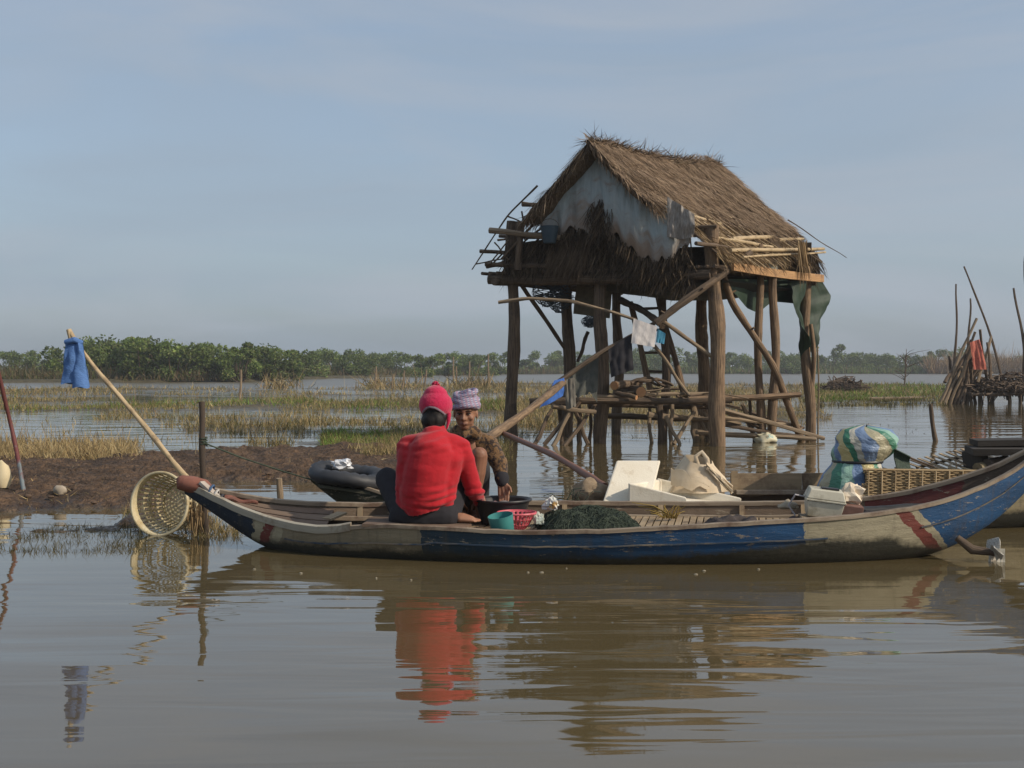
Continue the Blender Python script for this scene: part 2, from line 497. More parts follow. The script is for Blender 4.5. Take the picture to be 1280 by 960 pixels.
def ground_material():
    m = material('wet_earth', (0.42, 0.40, 0.37), (1.5, 1.45, 1.3), 9, rough=0.85, bump=0.05, bscale=22, coords='obj', attr=True, spec=0.35, c3=(0.5, 0.5, 0.5), s3=1.7, t3=(.5, .6), detail=9)
    t = m.node_tree; n_ = t.nodes.new; l_ = t.links.new
    p = t.nodes['Principled BSDF']
    g = n_('ShaderNodeNewGeometry'); sp = n_('ShaderNodeSeparateXYZ'); l_(g.outputs['Position'], sp.inputs[0])
    wet = n_('ShaderNodeMapRange'); wet.inputs[1].default_value = 0.015; wet.inputs[2].default_value = 0.075; wet.inputs[3].default_value = 0.28; wet.inputs[4].default_value = 0.9
    l_(sp.outputs['Z'], wet.inputs[0]); l_(wet.outputs[0], p.inputs['Roughness'])
    return m
ground = link_mesh('marsh_ground', gme, ground_material())
tag(ground, 'brown mud bank and grassy marsh strips between flooded hollows', kind='structure')

# ------------------------------------------------------------------ grass (uncountable)
DRY = np.array([[0.42, 0.31, 0.15], [0.34, 0.25, 0.12], [0.27, 0.19, 0.10], [0.46, 0.37, 0.20]])
OLIVE = np.array([[0.21, 0.19, 0.075], [0.25, 0.21, 0.09], [0.17, 0.16, 0.06], [0.31, 0.25, 0.12]])
GREEN = np.array([[0.12, 0.22, 0.035], [0.17, 0.28, 0.05], [0.10, 0.16, 0.03], [0.22, 0.29, 0.07]])
BRN0 = np.array([[0.13, 0.085, 0.05], [0.09, 0.06, 0.04]])
DARKG = np.array([[0.085, 0.075, 0.035], [0.13, 0.11, 0.05], [0.06, 0.055, 0.028]])

def blades(n, x0, x1, y0, y1, hmin, hmax, pal, zmin, zmax=9, mudmax=0.5, clump=0.0, wpx=0.9, lean=0.35, cl=0.7, seed=0, mudmin=-1):
    """points spread over a stretch of marsh given by its corners in the photograph, kept where the ground is right"""
    r = np.random.default_rng(100 + seed)
    px = r.uniform(x0, x1, n); py = r.uniform(y0, y1, n)
    d = CAM_H * F_PX / (py - HORIZON)
    x = (px - 640) * d / F_PX
    z, mud, far, *_ , a1, a2 = land(x, d)
    k = (z > zmin) & (z < zmax) & (mud < mudmax) & (mud >= mudmin)
    k &= (vnoise(x * cl, d * cl * 0.7, 0, 40 + seed) + 0.6 * vnoise(x * cl * 4, d * cl * 4, 0, 50 + seed) + r.uniform(-.25, .25, n)) > clump
    x, d, z = x[k], d[k], z[k]; m = len(x)
    P = np.stack([x, d, np.maximum(z - 0.02, -0.03)], 1)
    big = 0.6 + 0.55 * (vnoise(x * 1.3, d * 0.8, 0, 61) + 1) / 2 + r.uniform(0, 0.25, m)
    ln = r.uniform(hmin, hmax, m) * big
    D = np.stack([r.normal(0, lean, m), r.normal(0, lean, m), np.ones(m)], 1)
    wd = np.maximum(0.0045, wpx * d / F_PX) * r.uniform(0.6, 1.2, m)
    C = pal[r.integers(0, len(pal), m)] * r.uniform(0.75, 1.2, (m, 1))
    return P, D, ln, wd, C

def grass_object(name, label, sets):
    a = [np.concatenate([s[i] for s in sets]) for i in range(5)]
    me = strand_mesh(name, *a, bend=0.28)
    o = link_mesh(name, me, M_BLADE)
    return tag(o, label, 'grass', kind='stuff')

grass_object('dry_marsh_grass', 'dry straw coloured grass covering the flooded marsh strips', [
    blades(42000, -250, 1500, 479, 500, 0.10, 0.30, np.vstack([DRY, OLIVE]), 0.0, 0.2, seed=1, clump=-0.35, wpx=0.8),
    blades(26000, -250, 700, 499, 516, 0.06, 0.20, np.vstack([DRY, OLIVE, OLIVE]), 0.0, 0.2, seed=2, clump=-0.3, wpx=0.8),
    blades(18000, 60, 700, 515, 534, 0.05, 0.2, np.vstack([DRY, OLIVE]), -0.05, 0.2, seed=3, clump=0.0, wpx=0.8),
    blades(26000, 620, 1040, 482, 540, 0.08, 0.24, np.vstack([DRY, DRY, OLIVE]), -0.01, 0.2, seed=4, clump=-0.2, wpx=0.8),
    blades(26000, 225, 690, 528, 575, 0.07, 0.22, np.vstack([DRY, OLIVE, DARKG]), -0.03, 0.2, seed=5, clump=-0.25, wpx=0.8),
    blades(3000, -250, 480, 516, 556, 0.05, 0.2, np.vstack([DRY, OLIVE]), -0.11, 0.0, seed=6, clump=0.28, wpx=0.8),
])
grass_object('yellow_tussock_grass', 'thick yellow dry tussocks along the edge of the mud bank', [
    blades(24000, -350, 172, 551, 586, 0.05, 0.16, DRY, -0.2, 0.3, mudmax=2, seed=7, clump=-0.3, wpx=0.9, lean=0.5, cl=1.3),
    blades(9000, -350, 180, 549, 582, 0.14, 0.30, DRY, -0.2, 0.3, mudmax=2, seed=27, clump=0.05, wpx=0.9, lean=0.4, cl=1.7),
    blades(5000, 280, 500, 556, 578, 0.06, 0.2, np.vstack([DRY, OLIVE]), 0.0, 0.3, mudmax=2, seed=8, clump=0.1, wpx=0.9),
    blades(7000, -300, 490, 570, 640, 0.02, 0.09, np.vstack([DRY, BRN0]), 0.0, 0.4, mudmax=2, seed=9, clump=0.0, wpx=0.9, lean=1.6, cl=1.6),
])
grass_object('green_grass', 'fresh green grass patches on the marsh', [
    blades(6500, 402, 505, 538, 562, 0.05, 0.15, np.vstack([GREEN, OLIVE]), -0.2, 0.3, mudmax=2, seed=10, clump=-0.35, wpx=1.0, lean=0.6),
    blades(12000, -200, 640, 500, 517, 0.08, 0.24, np.vstack([GREEN, OLIVE]), 0.0, 0.2, seed=11, clump=0.1, wpx=0.9, cl=0.25),
    blades(9000, 1010, 1200, 482, 503, 0.08, 0.26, np.vstack([GREEN, GREEN, OLIVE]), -0.02, 0.2, seed=12, clump=-0.3, wpx=0.9),
    blades(5000, 1000, 1190, 498, 511, 0.06, 0.2, np.vstack([OLIVE, DARKG]), -0.04, 0.2, seed=13, clump=-0.1, wpx=0.9),
    blades(4000, 1170, 1500, 479, 494, 0.08, 0.24, np.vstack([GREEN, OLIVE]), -0.02, 0.2, seed=14, clump=-0.1, wpx=0.9),
])
grass_object('drowned_grass', 'dark drowned grass standing in the shallow water by the bank', [
    blades(17000, -350, 185, 657, 692, 0.025, 0.09, np.vstack([DARKG * .8, DARKG, DARKG]), -0.3, 0.3, mudmax=2, seed=15, clump=-0.15, wpx=0.9, lean=0.7, cl=1.4),
    blades(3500, 150, 300, 640, 672, 0.03, 0.13, np.vstack([DARKG, OLIVE, DRY]), -0.3, 0.3, mudmax=2, seed=16, clump=0.1, wpx=0.9, lean=0.7, cl=2.0),
    blades(1400, 640, 960, 540, 560, 0.04, 0.12, DARKG, -0.3, 0.3, seed=17, clump=0.25, wpx=0.9, lean=0.8),
    blades(1500, 1010, 1160, 524, 545, 0.02, 0.06, DARKG, -0.3, 0.3, seed=18, clump=0.15, wpx=1.0, lean=1.5, cl=1.2),
    blades(700, 610, 770, 566, 605, 0.02, 0.06, DARKG, -0.3, 0.3, seed=19, clump=0.45, wpx=1.0, lean=1.3, cl=2.2),
])

# ------------------------------------------------------------------ far trees
TREEC = np.array([[0.10, 0.15, 0.035], [0.145, 0.20, 0.05], [0.20, 0.255, 0.07], [0.12, 0.165, 0.055], [0.185, 0.20, 0.08]])
def leaf_cloud(r, centres, radii, n, size, pal):
    k = r.integers(0, len(centres), n)
    u = r.normal(size=(n, 3)); u /= np.linalg.norm(u, axis=1, keepdims=True)
    P = centres[k] + u * radii[k][:, None] * (r.uniform(0.35, 1.08, (n, 1)) ** 0.6) * np.array([1, 1, 0.8])
    tint = r.uniform(0.65, 1.3, len(centres))[k][:, None]
    C = pal[r.integers(0, len(pal), n)] * tint * r.uniform(0.75, 1.25, (n, 1))
    a = r.normal(size=(n, 3)); b = r.normal(size=(n, 3))
    a /= np.linalg.norm(a, axis=1, keepdims=True)
    b = np.cross(a, b); b /= np.linalg.norm(b, axis=1, keepdims=True)
    s = r.uniform(0.6, 1.3, (n, 1)) * size
    Vv = np.stack([P - a * s, P + b * s * 0.55, P + a * s, P - b * s * 0.55], 1).reshape(-1, 3)
    return Vv, np.arange(4 * n).reshape(-1, 4), np.repeat(C, 4, 0)

def bush_proto(seed, wide, tall, leaves, size):
    r = np.random.default_rng(seed)
    nc_ = 17
    c = np.stack([r.uniform(-1, 1, nc_) * wide, r.uniform(-1, 1, nc_) * wide * 0.8, r.uniform(0.12, 1.0, nc_) * tall], 1)
    c[:, 2] *= 1 - 0.42 * (np.abs(c[:, 0]) / wide) ** 2
    rad = r.uniform(0.2, 0.38, nc_) * min(wide, tall)
    c[:, 2] = np.minimum(c[:, 2], tall - rad * 0.7)
    crown = tri_mesh('crown', *leaf_cloud(r, c, rad, leaves, size, TREEC))
    crown.materials.append(M_LEAF)
    tb = MB()
    for i in range(nc_):
        e = Vector(c[i]); s_ = Vector((e.x * 0.15, e.y * 0.15, -0.3))
        tb.tube([s_, s_.lerp(e, 0.5) + Vector((r.normal() * .1, r.normal() * .1, 0.1)), e], [0.07, 0.045, 0.02], 5)
    tr = tb.build('trunk', M_STICK)
    tm = tr.data; bpy.data.objects.remove(tr)
    return crown, tm

PROTO = [bush_proto(300 + i, w, t, 3400, 0.15) for i, (w, t) in enumerate(((2.6, 3.6), (3.0, 3.0), (2.2, 4.0), (3.2, 3.4), (1.6, 2.4)))]
def bushy_tree(px, d, top_py, kind, label, group, name='bushy_tree'):
    crown, trunk = PROTO[kind]
    tall = (3.6, 3.0, 4.0, 3.4, 2.4)[kind]
    x = (px - 640) * d / F_PX
    z0 = 0.15
    h = CAM_H + (HORIZON - top_py) * d / F_PX - z0
    s = h / (tall * 0.97)
    t = empty(name, (x, d, z0), label, 'tree', group)
    t.rotation_euler.z = random.uniform(0, 6.28)
    t.scale = (s * random.uniform(0.9, 1.2),) * 2 + (s,)
    for nm, me in (('crown', crown), ('trunk', trunk)):
        c = bpy.data.objects.new(nm, me); COL.objects.link(c); c.parent = t

# silhouette of the nearer thicket on the bank, read off the photograph
TOPX = [-160, 0, 60, 92, 125, 160, 200, 240, 285, 330, 375, 412, 450, 500, 560, 620]
TOPY = [436, 437, 436, 434, 425, 420, 423, 428, 426, 433, 437, 434, 440, 440, 439, 441]
ORD = ['leftmost', 'second', 'third', 'fourth', 'fifth', 'sixth', 'seventh', 'eighth', 'ninth', 'tenth', 'eleventh', 'twelfth', 'thirteenth', 'fourteenth', 'fifteenth']
def nth(i): return ORD[i] + (' from the left' if i else '')
for i, px in enumerate(list(range(-14, 96, 34))):
    bushy_tree(px + random.uniform(-6, 6), random.uniform(150, 175), np.interp(px, TOPX, TOPY) + random.uniform(0, 3), random.choice((0, 1, 3)),
               'low bushy green tree on the far bank around the blue shorts, ' + nth(i), 'low trees around the blue shorts')
for i, px in enumerate(list(range(112, 345, 21))):
    bushy_tree(px + random.uniform(-5, 5), random.uniform(101, 118), np.interp(px, TOPX, TOPY) + random.uniform(0, 5), random.choice((0, 1, 2, 3)),
               'tall bushy tree of the big thicket behind the bamboo pole, ' + nth(i), 'trees of the big thicket')
for i, px in enumerate(list(range(355, 640, 22))):
    bushy_tree(px + random.uniform(-6, 6), random.uniform(125, 165) + i * 4, np.interp(px, TOPX, TOPY) + random.uniform(0, 4), random.choice((0, 1, 3)),
               'bushy tree on the far bank between thicket and hut, ' + nth(i), 'trees between thicket and hut')
for i, px in enumerate(list(range(655, 1010, 26))):
    bushy_tree(px + random.uniform(-6, 6), random.uniform(235, 270), random.uniform(439, 446), random.choice((0, 1, 3)),
               'distant green tree seen between the hut stilts, ' + nth(i), 'trees seen between the stilts')
for i, (px, py, k) in enumerate(((820, 435, 3), (1032, 432, 0), (1062, 441, 1), (1092, 441, 3), (1118, 444, 1), (1150, 443, 3), (1178, 440, 0), (1200, 436, 3))):
    lab = {1032: 'rounded tree on the far bank just beside the rear stilt of the hut',
           820: 'distant rounded tree rising highest behind the hut ladder',
           1200: 'dark rounded tree on the far bank behind the leaning stakes'}.get(px, 'low green tree on the far bank between hut and leaning stakes, ' + nth(max(0, i - 2)))
    bushy_tree(px, random.uniform(240, 275), py, k, lab, 'trees right of the hut' if px not in (1032, 820, 1200) else None)
# the wood behind them, one continuous mass
r = np.random.default_rng(55)
n = 260
wx = r.uniform(-190, 260, n); wd_ = r.uniform(295, 350, n)
cz = np.stack([wx, wd_, r.uniform(0.6, 3.0, n) + 1.2 * vnoise(wx * 0.06, wd_ * 0)], 1)
me = tri_mesh('distant_woodland', *leaf_cloud(r, cz, r.uniform(1.6, 3.0, n), 46000, 0.35, TREEC * 0.9))
tag(link_mesh('distant_woodland', me, M_LEAF), 'distant low green woodland closing the horizon', 'woodland', kind='stuff')
# undergrowth along the bank
r = np.random.default_rng(56)
def scrub(name, label, x0, x1, dfun, n, h0, h1, pal, wpx=1.2):
    px = r.uniform(x0, x1, n); d = dfun(px) + r.uniform(0, 10, n)
    x = (px - 640) * d / F_PX
    P = np.stack([x, d, np.full(n, 0.1)], 1)
    D = np.stack([r.normal(0, .35, n), r.normal(0, .35, n), np.ones(n)], 1)
    ln = r.uniform(h0, h1, n) * (0.7 + 0.4 * vnoise(x * .4, d * .4, 0, 5))
    me_ = strand_mesh(name, P, D, ln, wpx * d / F_PX * r.uniform(.6, 1.3, n), pal[r.integers(0, len(pal), n)] * r.uniform(.7, 1.2, (n, 1)), 0.3)
    return tag(link_mesh(name, me_, M_BLADE), label, 'undergrowth', kind='stuff')
BRN = np.array([[0.15, 0.11, 0.06], [0.19, 0.14, 0.08], [0.12, 0.11, 0.05], [0.10, 0.12, 0.04]])
scrub('bank_undergrowth', 'brown and olive undergrowth along the foot of the far trees', -250, 720,
      lambda p: np.interp(p, [-250, 0, 300, 560, 720], [98, 97, 103, 190, 235]), 20000, 0.5, 1.5, BRN)
scrub('bank_scrub', 'dull green scrub along the far bank right of the hut stilts', 640, 1180, lambda p: 236 + p * 0, 9000, 0.6, 1.9, np.vstack([BRN, TREEC]))
scrub('reed_bed', 'tan dry reed bed on the far bank at the right edge', 1160, 1600, lambda p: 200 + p * 0.03, 16000, 2.6, 4.2,
      np.array([[0.30, 0.20, 0.10], [0.26, 0.17, 0.09], [0.34, 0.24, 0.13]]))

# ------------------------------------------------------------------ stilt hut
FL = Vector((0.0, 19.8, 0)); FV = Vector((3.2, -1.3, 0)); SV = Vector((1.93, 2.2, 0))
def H(u, v, z):
    p = FL + FV * u + SV * v
    return Vector((p.x, p.y, z))
def HF(px, py, v):
    """pixel on the upright plane parallel to the gable at depth fraction v"""
    P0 = FL + SV * v; k = (px - 640) / F_PX
    u = (k * P0.y - P0.x) / (FV.x - k * FV.y)
    p = P0 + FV * u
    return Vector((p.x, p.y, CAM_H - (py - HORIZON) * p.y / F_PX))
def HS(px, py, u):
    """pixel on the upright plane along the side at width fraction u"""
    P0 = FL + FV * u; k = (px - 640) / F_PX
    v = (k * P0.y - P0.x) / (SV.x - k * SV.y)
    p = P0 + SV * v
    return Vector((p.x, p.y, CAM_H - (py - HORIZON) * p.y / F_PX))

hut = empty('stilt_hut', H(0.5, 0.5, 0), 'weathered thatched bamboo hut raised on tall wooden stilts over the water', 'hut')

def pole(name, pts, r0, r1, mat, parent=None, n=9, wav=0.012, label=None, cat=None, group=None, seg=9, knots=0):
    """a crooked natural pole through the given points"""
    pts = [Vector(p) for p in pts]
    dense = []
    for i in range(len(pts) - 1):
        for k in range(seg):
            dense.append(pts[i].lerp(pts[i + 1], k / seg))
    dense.append(pts[-1])
    if len(pts) > 2:
        for _ in range(3):
            dense = [dense[0]] + [(dense[i - 1] + dense[i] * 2 + dense[i + 1]) / 4 for i in range(1, len(dense) - 1)] + [dense[-1]]
    m = len(dense); ph = [random.uniform(0, 6.28) for _ in range(4)]
    out_, rad = [], []
    for i, p in enumerate(dense):
        q = i / (m - 1)
        e = math.sin(q * PI) ** 0.5 if 0 < q < 1 else 0
        out_.append(p + Vector((math.sin(q * 7 + ph[0]), math.sin(q * 6 + ph[1]), math.sin(q * 5 + ph[2]))) * wav * e)
        r_ = r0 + (r1 - r0) * q
        rad.append(r_ * (1 + 0.07 * math.sin(q * 17 + ph[3]) + random.uniform(-.04, .04)))
    mb = MB(); mb.tube(out_, rad, n, True, 0, 0.05)
    for _ in range(knots):
        i = random.randrange(1, m - 1)
        a = random.uniform(0, 6.28); dr = Vector((math.cos(a), math.sin(a), 0.5))
        mb.tube([out_[i], out_[i] + dr * rad[i] * 1.9], [rad[i] * .4, rad[i] * .25], 6)
    o = mb.build(name, mat, parent, loc=pts[0] if parent is None else None)
    if label: tag(o, label, cat, group)
    return o

# stilts
def stilt(u, v, top, r, mat=M_POST, lean=(0, 0)):
    b = H(u, v, -0.35); t = H(u, v, top) + Vector((lean[0], lean[1], 0))
    return pole('post', [b, b.lerp(t, .5), t], r, r * 0.84, mat, hut, 14, 0.04, knots=0, seg=12)
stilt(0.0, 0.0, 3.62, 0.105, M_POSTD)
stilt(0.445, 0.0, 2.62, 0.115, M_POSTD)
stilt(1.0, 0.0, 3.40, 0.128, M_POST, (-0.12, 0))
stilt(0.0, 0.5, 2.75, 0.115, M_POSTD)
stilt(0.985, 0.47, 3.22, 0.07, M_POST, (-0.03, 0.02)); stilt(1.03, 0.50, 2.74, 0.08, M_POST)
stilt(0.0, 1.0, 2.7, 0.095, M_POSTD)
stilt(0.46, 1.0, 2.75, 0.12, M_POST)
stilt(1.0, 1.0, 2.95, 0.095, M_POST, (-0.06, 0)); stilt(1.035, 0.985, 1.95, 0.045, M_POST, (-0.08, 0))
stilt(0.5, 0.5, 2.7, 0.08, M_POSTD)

# floor frame
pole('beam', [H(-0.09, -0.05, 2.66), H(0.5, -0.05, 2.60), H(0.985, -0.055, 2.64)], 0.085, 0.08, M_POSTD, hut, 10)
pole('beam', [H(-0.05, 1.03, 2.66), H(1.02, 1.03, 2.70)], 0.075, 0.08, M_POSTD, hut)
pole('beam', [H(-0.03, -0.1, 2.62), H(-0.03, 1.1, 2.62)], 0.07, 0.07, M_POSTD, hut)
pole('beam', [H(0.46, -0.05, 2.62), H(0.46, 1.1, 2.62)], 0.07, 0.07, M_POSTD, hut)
mb = MB(); mb.beam(H(1.045, 0.03, 2.77), H(1.05, 1.04, 2.745), 0.05, 0.13, bow=-0.02, seg=8)
mb.build('side_board', M_SAWN, hut, smooth=False)
for k in range(9):
    v = -0.02 + k * 0.13
    pole('joist', [H(-0.06, v, 2.71), H(1.03, v, 2.71)], 0.035, 0.03, M_STICK, hut, 6, 0.01, seg=3)
for k in range(30):
    u = -0.1 + k * 0.0385
    pole('floor_slat', [H(u, -0.09, 2.755), H(u, 1.08, 2.755)], 0.03, 0.026, M_STICK, hut, 6, 0.006, seg=2)

# roof: coordinates along the ridge (v) and down either slope (f: 0 at the ridge, 1 at the old eave)
def R(v, f, side, up=0.0):
    uc = 0.5 + side * f * 0.5
    zr = 4.74 + 0.10 * v - 0.16 * math.sin(max(0, min(1, v)) * PI) * 0.35
    z = zr - f * (1.62 + (0.10 if side < 0 else 0)) - 0.06 * math.sin(min(1, f) * PI)
    return H(uc, v, z) + Vector((0, 0, 1)) * up
for k in range(9):
    v = -0.1 + k * 0.145
    pole('rafter', [R(v, -0.03, 1, -0.09), R(v + random.uniform(-.02, .02), 1.06 + random.uniform(-.05, .1), 1, -0.07)], 0.026, 0.018, M_STICK, hut, 6, 0.01, seg=4)
    pole('rafter', [R(v, -0.03, -1, -0.09), R(v + random.uniform(-.02, .02), 0.95 + random.uniform(-.08, .12), -1, -0.07)], 0.026, 0.018, M_STICK, hut, 6, 0.01, seg=4)
pole('ridge_pole', [R(-0.2, 0, 1, -0.10), R(0.5, 0, 1, -0.11), R(1.1, 0, 1, -0.10)], 0.04, 0.04, M_STICK, hut)
def thatch_slope(side, fmax):
    def fn(a, b):
        v = -0.2 + a * 1.30
        edge = fmax(v) + 0.05 * float(vnoise(v * 14, side, 0, 13)) + 0.03 * float(vnoise(v * 40, side, 0, 14))
        f = b * edge
        n_ = float(fbm(v * 9, f * 9 + side * 5, 0, 77, 3))
        lift = 0.09 * n_ + 0.05 * float(vnoise(v * 3.1, f * 3, 0, 31))
        return R(v, f, side, 0.03 + lift)
    mb_ = MB(); mb_.grid(fn, 60, 30, thick=-0.11 if side > 0 else 0.11)
    return mb_
def fr(v): return float(np.interp(v, [-.2, 0, .1, .3, .55, .8, 1.1], [.60, .60, .60, .66, .78, .84, .80]))
def fl(v): return float(np.interp(v, [-.2, .3, 1.1], [.60, .66, .72]))
M_THATCH = material('thatch_body', (0.10, 0.075, 0.05), (0.19, 0.145, 0.10), 30, (1, .2, 1), 0.95, 0.02, 40, spec=0.05, coords='obj')
for side, fm in ((1, fr), (-1, fl)):
    body = thatch_slope(side, fm).build('thatch_slope', M_THATCH, hut)
THC = np.array([[0.21, 0.165, 0.125], [0.28, 0.22, 0.17], [0.12, 0.093, 0.072], [0.36, 0.295, 0.23], [0.22, 0.178, 0.145]])
THC = THC * np.array([1.38, 1.26, 1.10])
STRAW = np.array([[0.42, 0.31, 0.18], [0.34, 0.24, 0.13], [0.27, 0.19, 0.11], [0.22, 0.15, 0.09]])
DTH = np.array([[0.085, 0.062, 0.042], [0.12, 0.088, 0.06], [0.06, 0.045, 0.033], [0.16, 0.12, 0.08]])
def strands_on(name, pts, dirs, l0, l1, w0, w1, pal, bend=0.12, droop=None, side=None, kind='stuff', parent=None):
    P = np.array([tuple(p) for p in pts]); D = np.array([tuple(d) for d in dirs]); n_ = len(P)
    C = pal[RNG.integers(0, len(pal), n_)] * RNG.uniform(0.7, 1.25, (n_, 1))
    par = parent or hut
    me_ = strand_mesh(name, P, D, RNG.uniform(l0, l1, n_), RNG.uniform(w0, w1, n_), C, bend, off=origin(par), droop=droop, side=side)
    o = link_mesh(name, me_, M_STRAND, par)
    o['kind'] = kind
    return o
pts, dirs = [], []
for side, fm, cnt in ((1, fr, 17000), (-1, fl, 5500)):
    for _ in range(cnt):
        v = random.uniform(-0.22, 1.12)
        f = random.uniform(-0.05, fm(v) - 0.06)
        d = (R(v, f + 0.1, side) - R(v, f, side)).normalized()
        d += SV.normalized() * random.gauss(0, 0.33) + Vector((0, 0, 1)) * random.uniform(-0.02, 0.24)
        pts.append(R(v, f, side, 0.045 + 0.09 * float(fbm(v * 9, f * 9 + side * 5, 0, 77, 3)) + 0.05 * float(vnoise(v * 3.1, f * 3, 0, 31)))); dirs.append(d)
nrm_up = np.array([[0.0, -0.2, 1.0]])
strands_on('thatch_straw', pts, dirs, 0.10, 0.40, 0.004, 0.012, THC, 0.10, side=nrm_up)
# ragged ridge tufts and shaggy fringes at rakes and eaves
pts, dirs = [], []
for _ in range(900):
    v = random.uniform(-0.22, 1.1)
    pts.append(R(v, random.uniform(0, .05), random.choice((-1, 1)), 0.05)); dirs.append(Vector((random.gauss(0, .6), random.gauss(0, .6), random.uniform(-.2, .5))))
for side, fm in ((1, fr), (-1, fl)):
    for _ in range(1500):
        f = random.uniform(0, fm(0)); v = -0.2 + random.uniform(-.02, .05)
        d = (R(v, f + .1, side) - R(v, f, side)).normalized() * random.uniform(.3, 1) + Vector((random.gauss(0, .15), random.gauss(0, .15) - 0.1, -0.55))
        pts.append(R(v, f, side, 0.0)); dirs.append(d)
    for _ in range(2300):
        v = random.uniform(-0.2, 1.12); f = fm(v) - random.uniform(0, .12)
        d = (R(v, f + .1, side) - R(v, f, side)).normalized() + Vector((random.gauss(0, .25), random.gauss(0, .25), random.uniform(-.7, .05)))
        pts.append(R(v, f, side, random.uniform(-.06, .05))); dirs.append(d)
    for _ in range(800):
        f = random.uniform(0, fm(1.1)); v = 1.1
        d = (R(v, f + .1, side) - R(v, f, side)).normalized() + SV.normalized() * random.uniform(-.2, .6)
        pts.append(R(v, f, side, 0.03)); dirs.append(d)
strands_on('thatch_fringe', pts, dirs, 0.12, 0.34, 0.006, 0.015, np.vstack([THC, DTH]), 0.12)
# torn straw over the broken right side
pts, dirs = [], []
for _ in range(3200):
    v = abs(random.gauss(0.18, 0.24)) - 0.08; f = random.uniform(.52, 1.06)
    d = (R(v, f + .1, 1) - R(v, f, 1)).normalized() + SV.normalized() * random.gauss(.15, .35) + Vector((0, 0, random.uniform(-.35, .12)))
    pts.append(R(v, f, 1, random.uniform(-.1, .04))); dirs.append(d)
for _ in range(900):
    v = random.uniform(.55, 1.12); f = random.uniform(.70, .95)
    d = Vector((random.gauss(0.15, .2), random.gauss(0, .2), -1)) + SV.normalized() * random.gauss(0, .3)
    pts.append(R(v, f, 1, -0.03)); dirs.append(d)
strands_on('torn_straw', pts, dirs, 0.15, 0.45, 0.007, 0.018, STRAW, 0.12)
pts = [R(random.uniform(1.0, 1.12), random.uniform(.85, 1.0), 1, random.uniform(-.25, 0)) for _ in range(500)]
dirs = [Vector((random.gauss(.25, .2), random.gauss(0, .2), -1)) for _ in pts]
strands_on('hanging_thatch', pts, dirs, 0.2, 0.5, 0.008, 0.02, DTH, 0.15)
# a long loose bundle hanging off the corner
pts = [HS(1003 + random.uniform(-5, 6), 300 + random.uniform(0, 12), 1.07) for _ in range(70)]
strands_on('hanging_leaf', pts, [Vector((random.gauss(.06, .06), 0, -1)) for _ in pts], 0.4, 0.75, 0.012, 0.022, STRAW, 0.06)

# bare bamboo along the broken eave
def purlin(v0, v1, f0, f1, r0=0.033, r1=0.028, mat=M_BAMBOO, up=0.0):
    pole('bamboo_pole', [R(v0, f0, 1, up), R(v1, f1, 1, up)], r0, r1, mat, hut, 8, 0.008, seg=6)
purlin(-0.12, 0.36, 0.66, 0.71); purlin(0.24, 0.78, 0.90, 0.82, 0.04, 0.036); purlin(0.80, 1.12, 0.86, 0.84, 0.036, 0.03)
purlin(0.03, 0.62, 0.93, 0.95); purlin(0.02, 1.22, 1.08, 0.97, 0.036, 0.028, up=0.02); purlin(0.1, 1.2, 1.12, 1.0, 0.022, 0.018)
purlin(-0.25, 0.1, 1.02, 1.03, 0.035, 0.03, M_STICK)
for k in range(24):
    v = random.uniform(-.15, .9)
    pole('stick', [R(v, random.uniform(.5, .65), 1, .03), R(v + random.uniform(.05, .3), random.uniform(1.0, 1.2), 1, 0.0)], 0.013, 0.007, random.choice((M_STICK, M_STAKE, M_BAMBOO)), hut, 5, 0.01, seg=4)
pole('stick', [HS(985, 275, 1.0), HS(1058, 322, 1.06)], 0.011, 0.006, M_STICK, hut, 5)
# front right corner rail and left-hand overhanging poles
for a, b, v, r_, mt in (((820, 287), (896, 283), -0.05, .035, M_POSTD), ((612, 288), (700, 297), -0.12, .05, M_STAKE), ((660, 293), (880, 294), -0.03, .035, M_POSTD),
                        ((624, 295), (700, 298), 0.1, .03, M_STICK), ((600, 314), (680, 318), 0.0, .035, M_STICK), ((607, 330), (720, 334), -0.08, .04, M_POSTD),
                        ((622, 300), (650, 298), 0.3, .02, M_STICK), ((608, 333), (640, 326), 0.25, .04, M_STICK), ((653, 255), (690, 258), .1, .04, M_STICK),
                        ((618, 303), (636, 325), -.1, .014, M_STICK), ((636, 300), (612, 330), -.1, .014, M_STICK), ((634, 270), (652, 278), -.1, .014, M_STICK),
                        ((652, 264), (656, 300), -.1, .016, M_STICK), ((638, 278), (672, 277), -.1, .012, M_STICK), ((595, 330), (640, 322), -.05, .012, M_STICK)):
    pole('rail_pole' if r_ > .02 else 'stick', [HF(*a, v), HF(*b, v)], r_, r_ * .85, mt, hut, 7, 0.01, seg=4)
pole('stick', [HF(672, 232, -.1), HF(636, 268, -.1), HF(615, 298, -.1), HF(590, 337, -.1)], 0.016, 0.01, M_STICK, hut, 6, 0.004)
for a, b in (((700, 250), (610, 335)), ((690, 275), (640, 315)), ((672, 262), (650, 285)), ((735, 270), (705, 300)), ((715, 262), (680, 300))):
    pole('stick', [HF(*a, .05), HF(*b, .0)], 0.02, 0.014, M_STICK, hut, 6, 0.01)
pole('post_stub', [HF(648, 338, -.1), HF(650, 277, -.1)], 0.06, 0.05, M_POSTD, hut, 8)

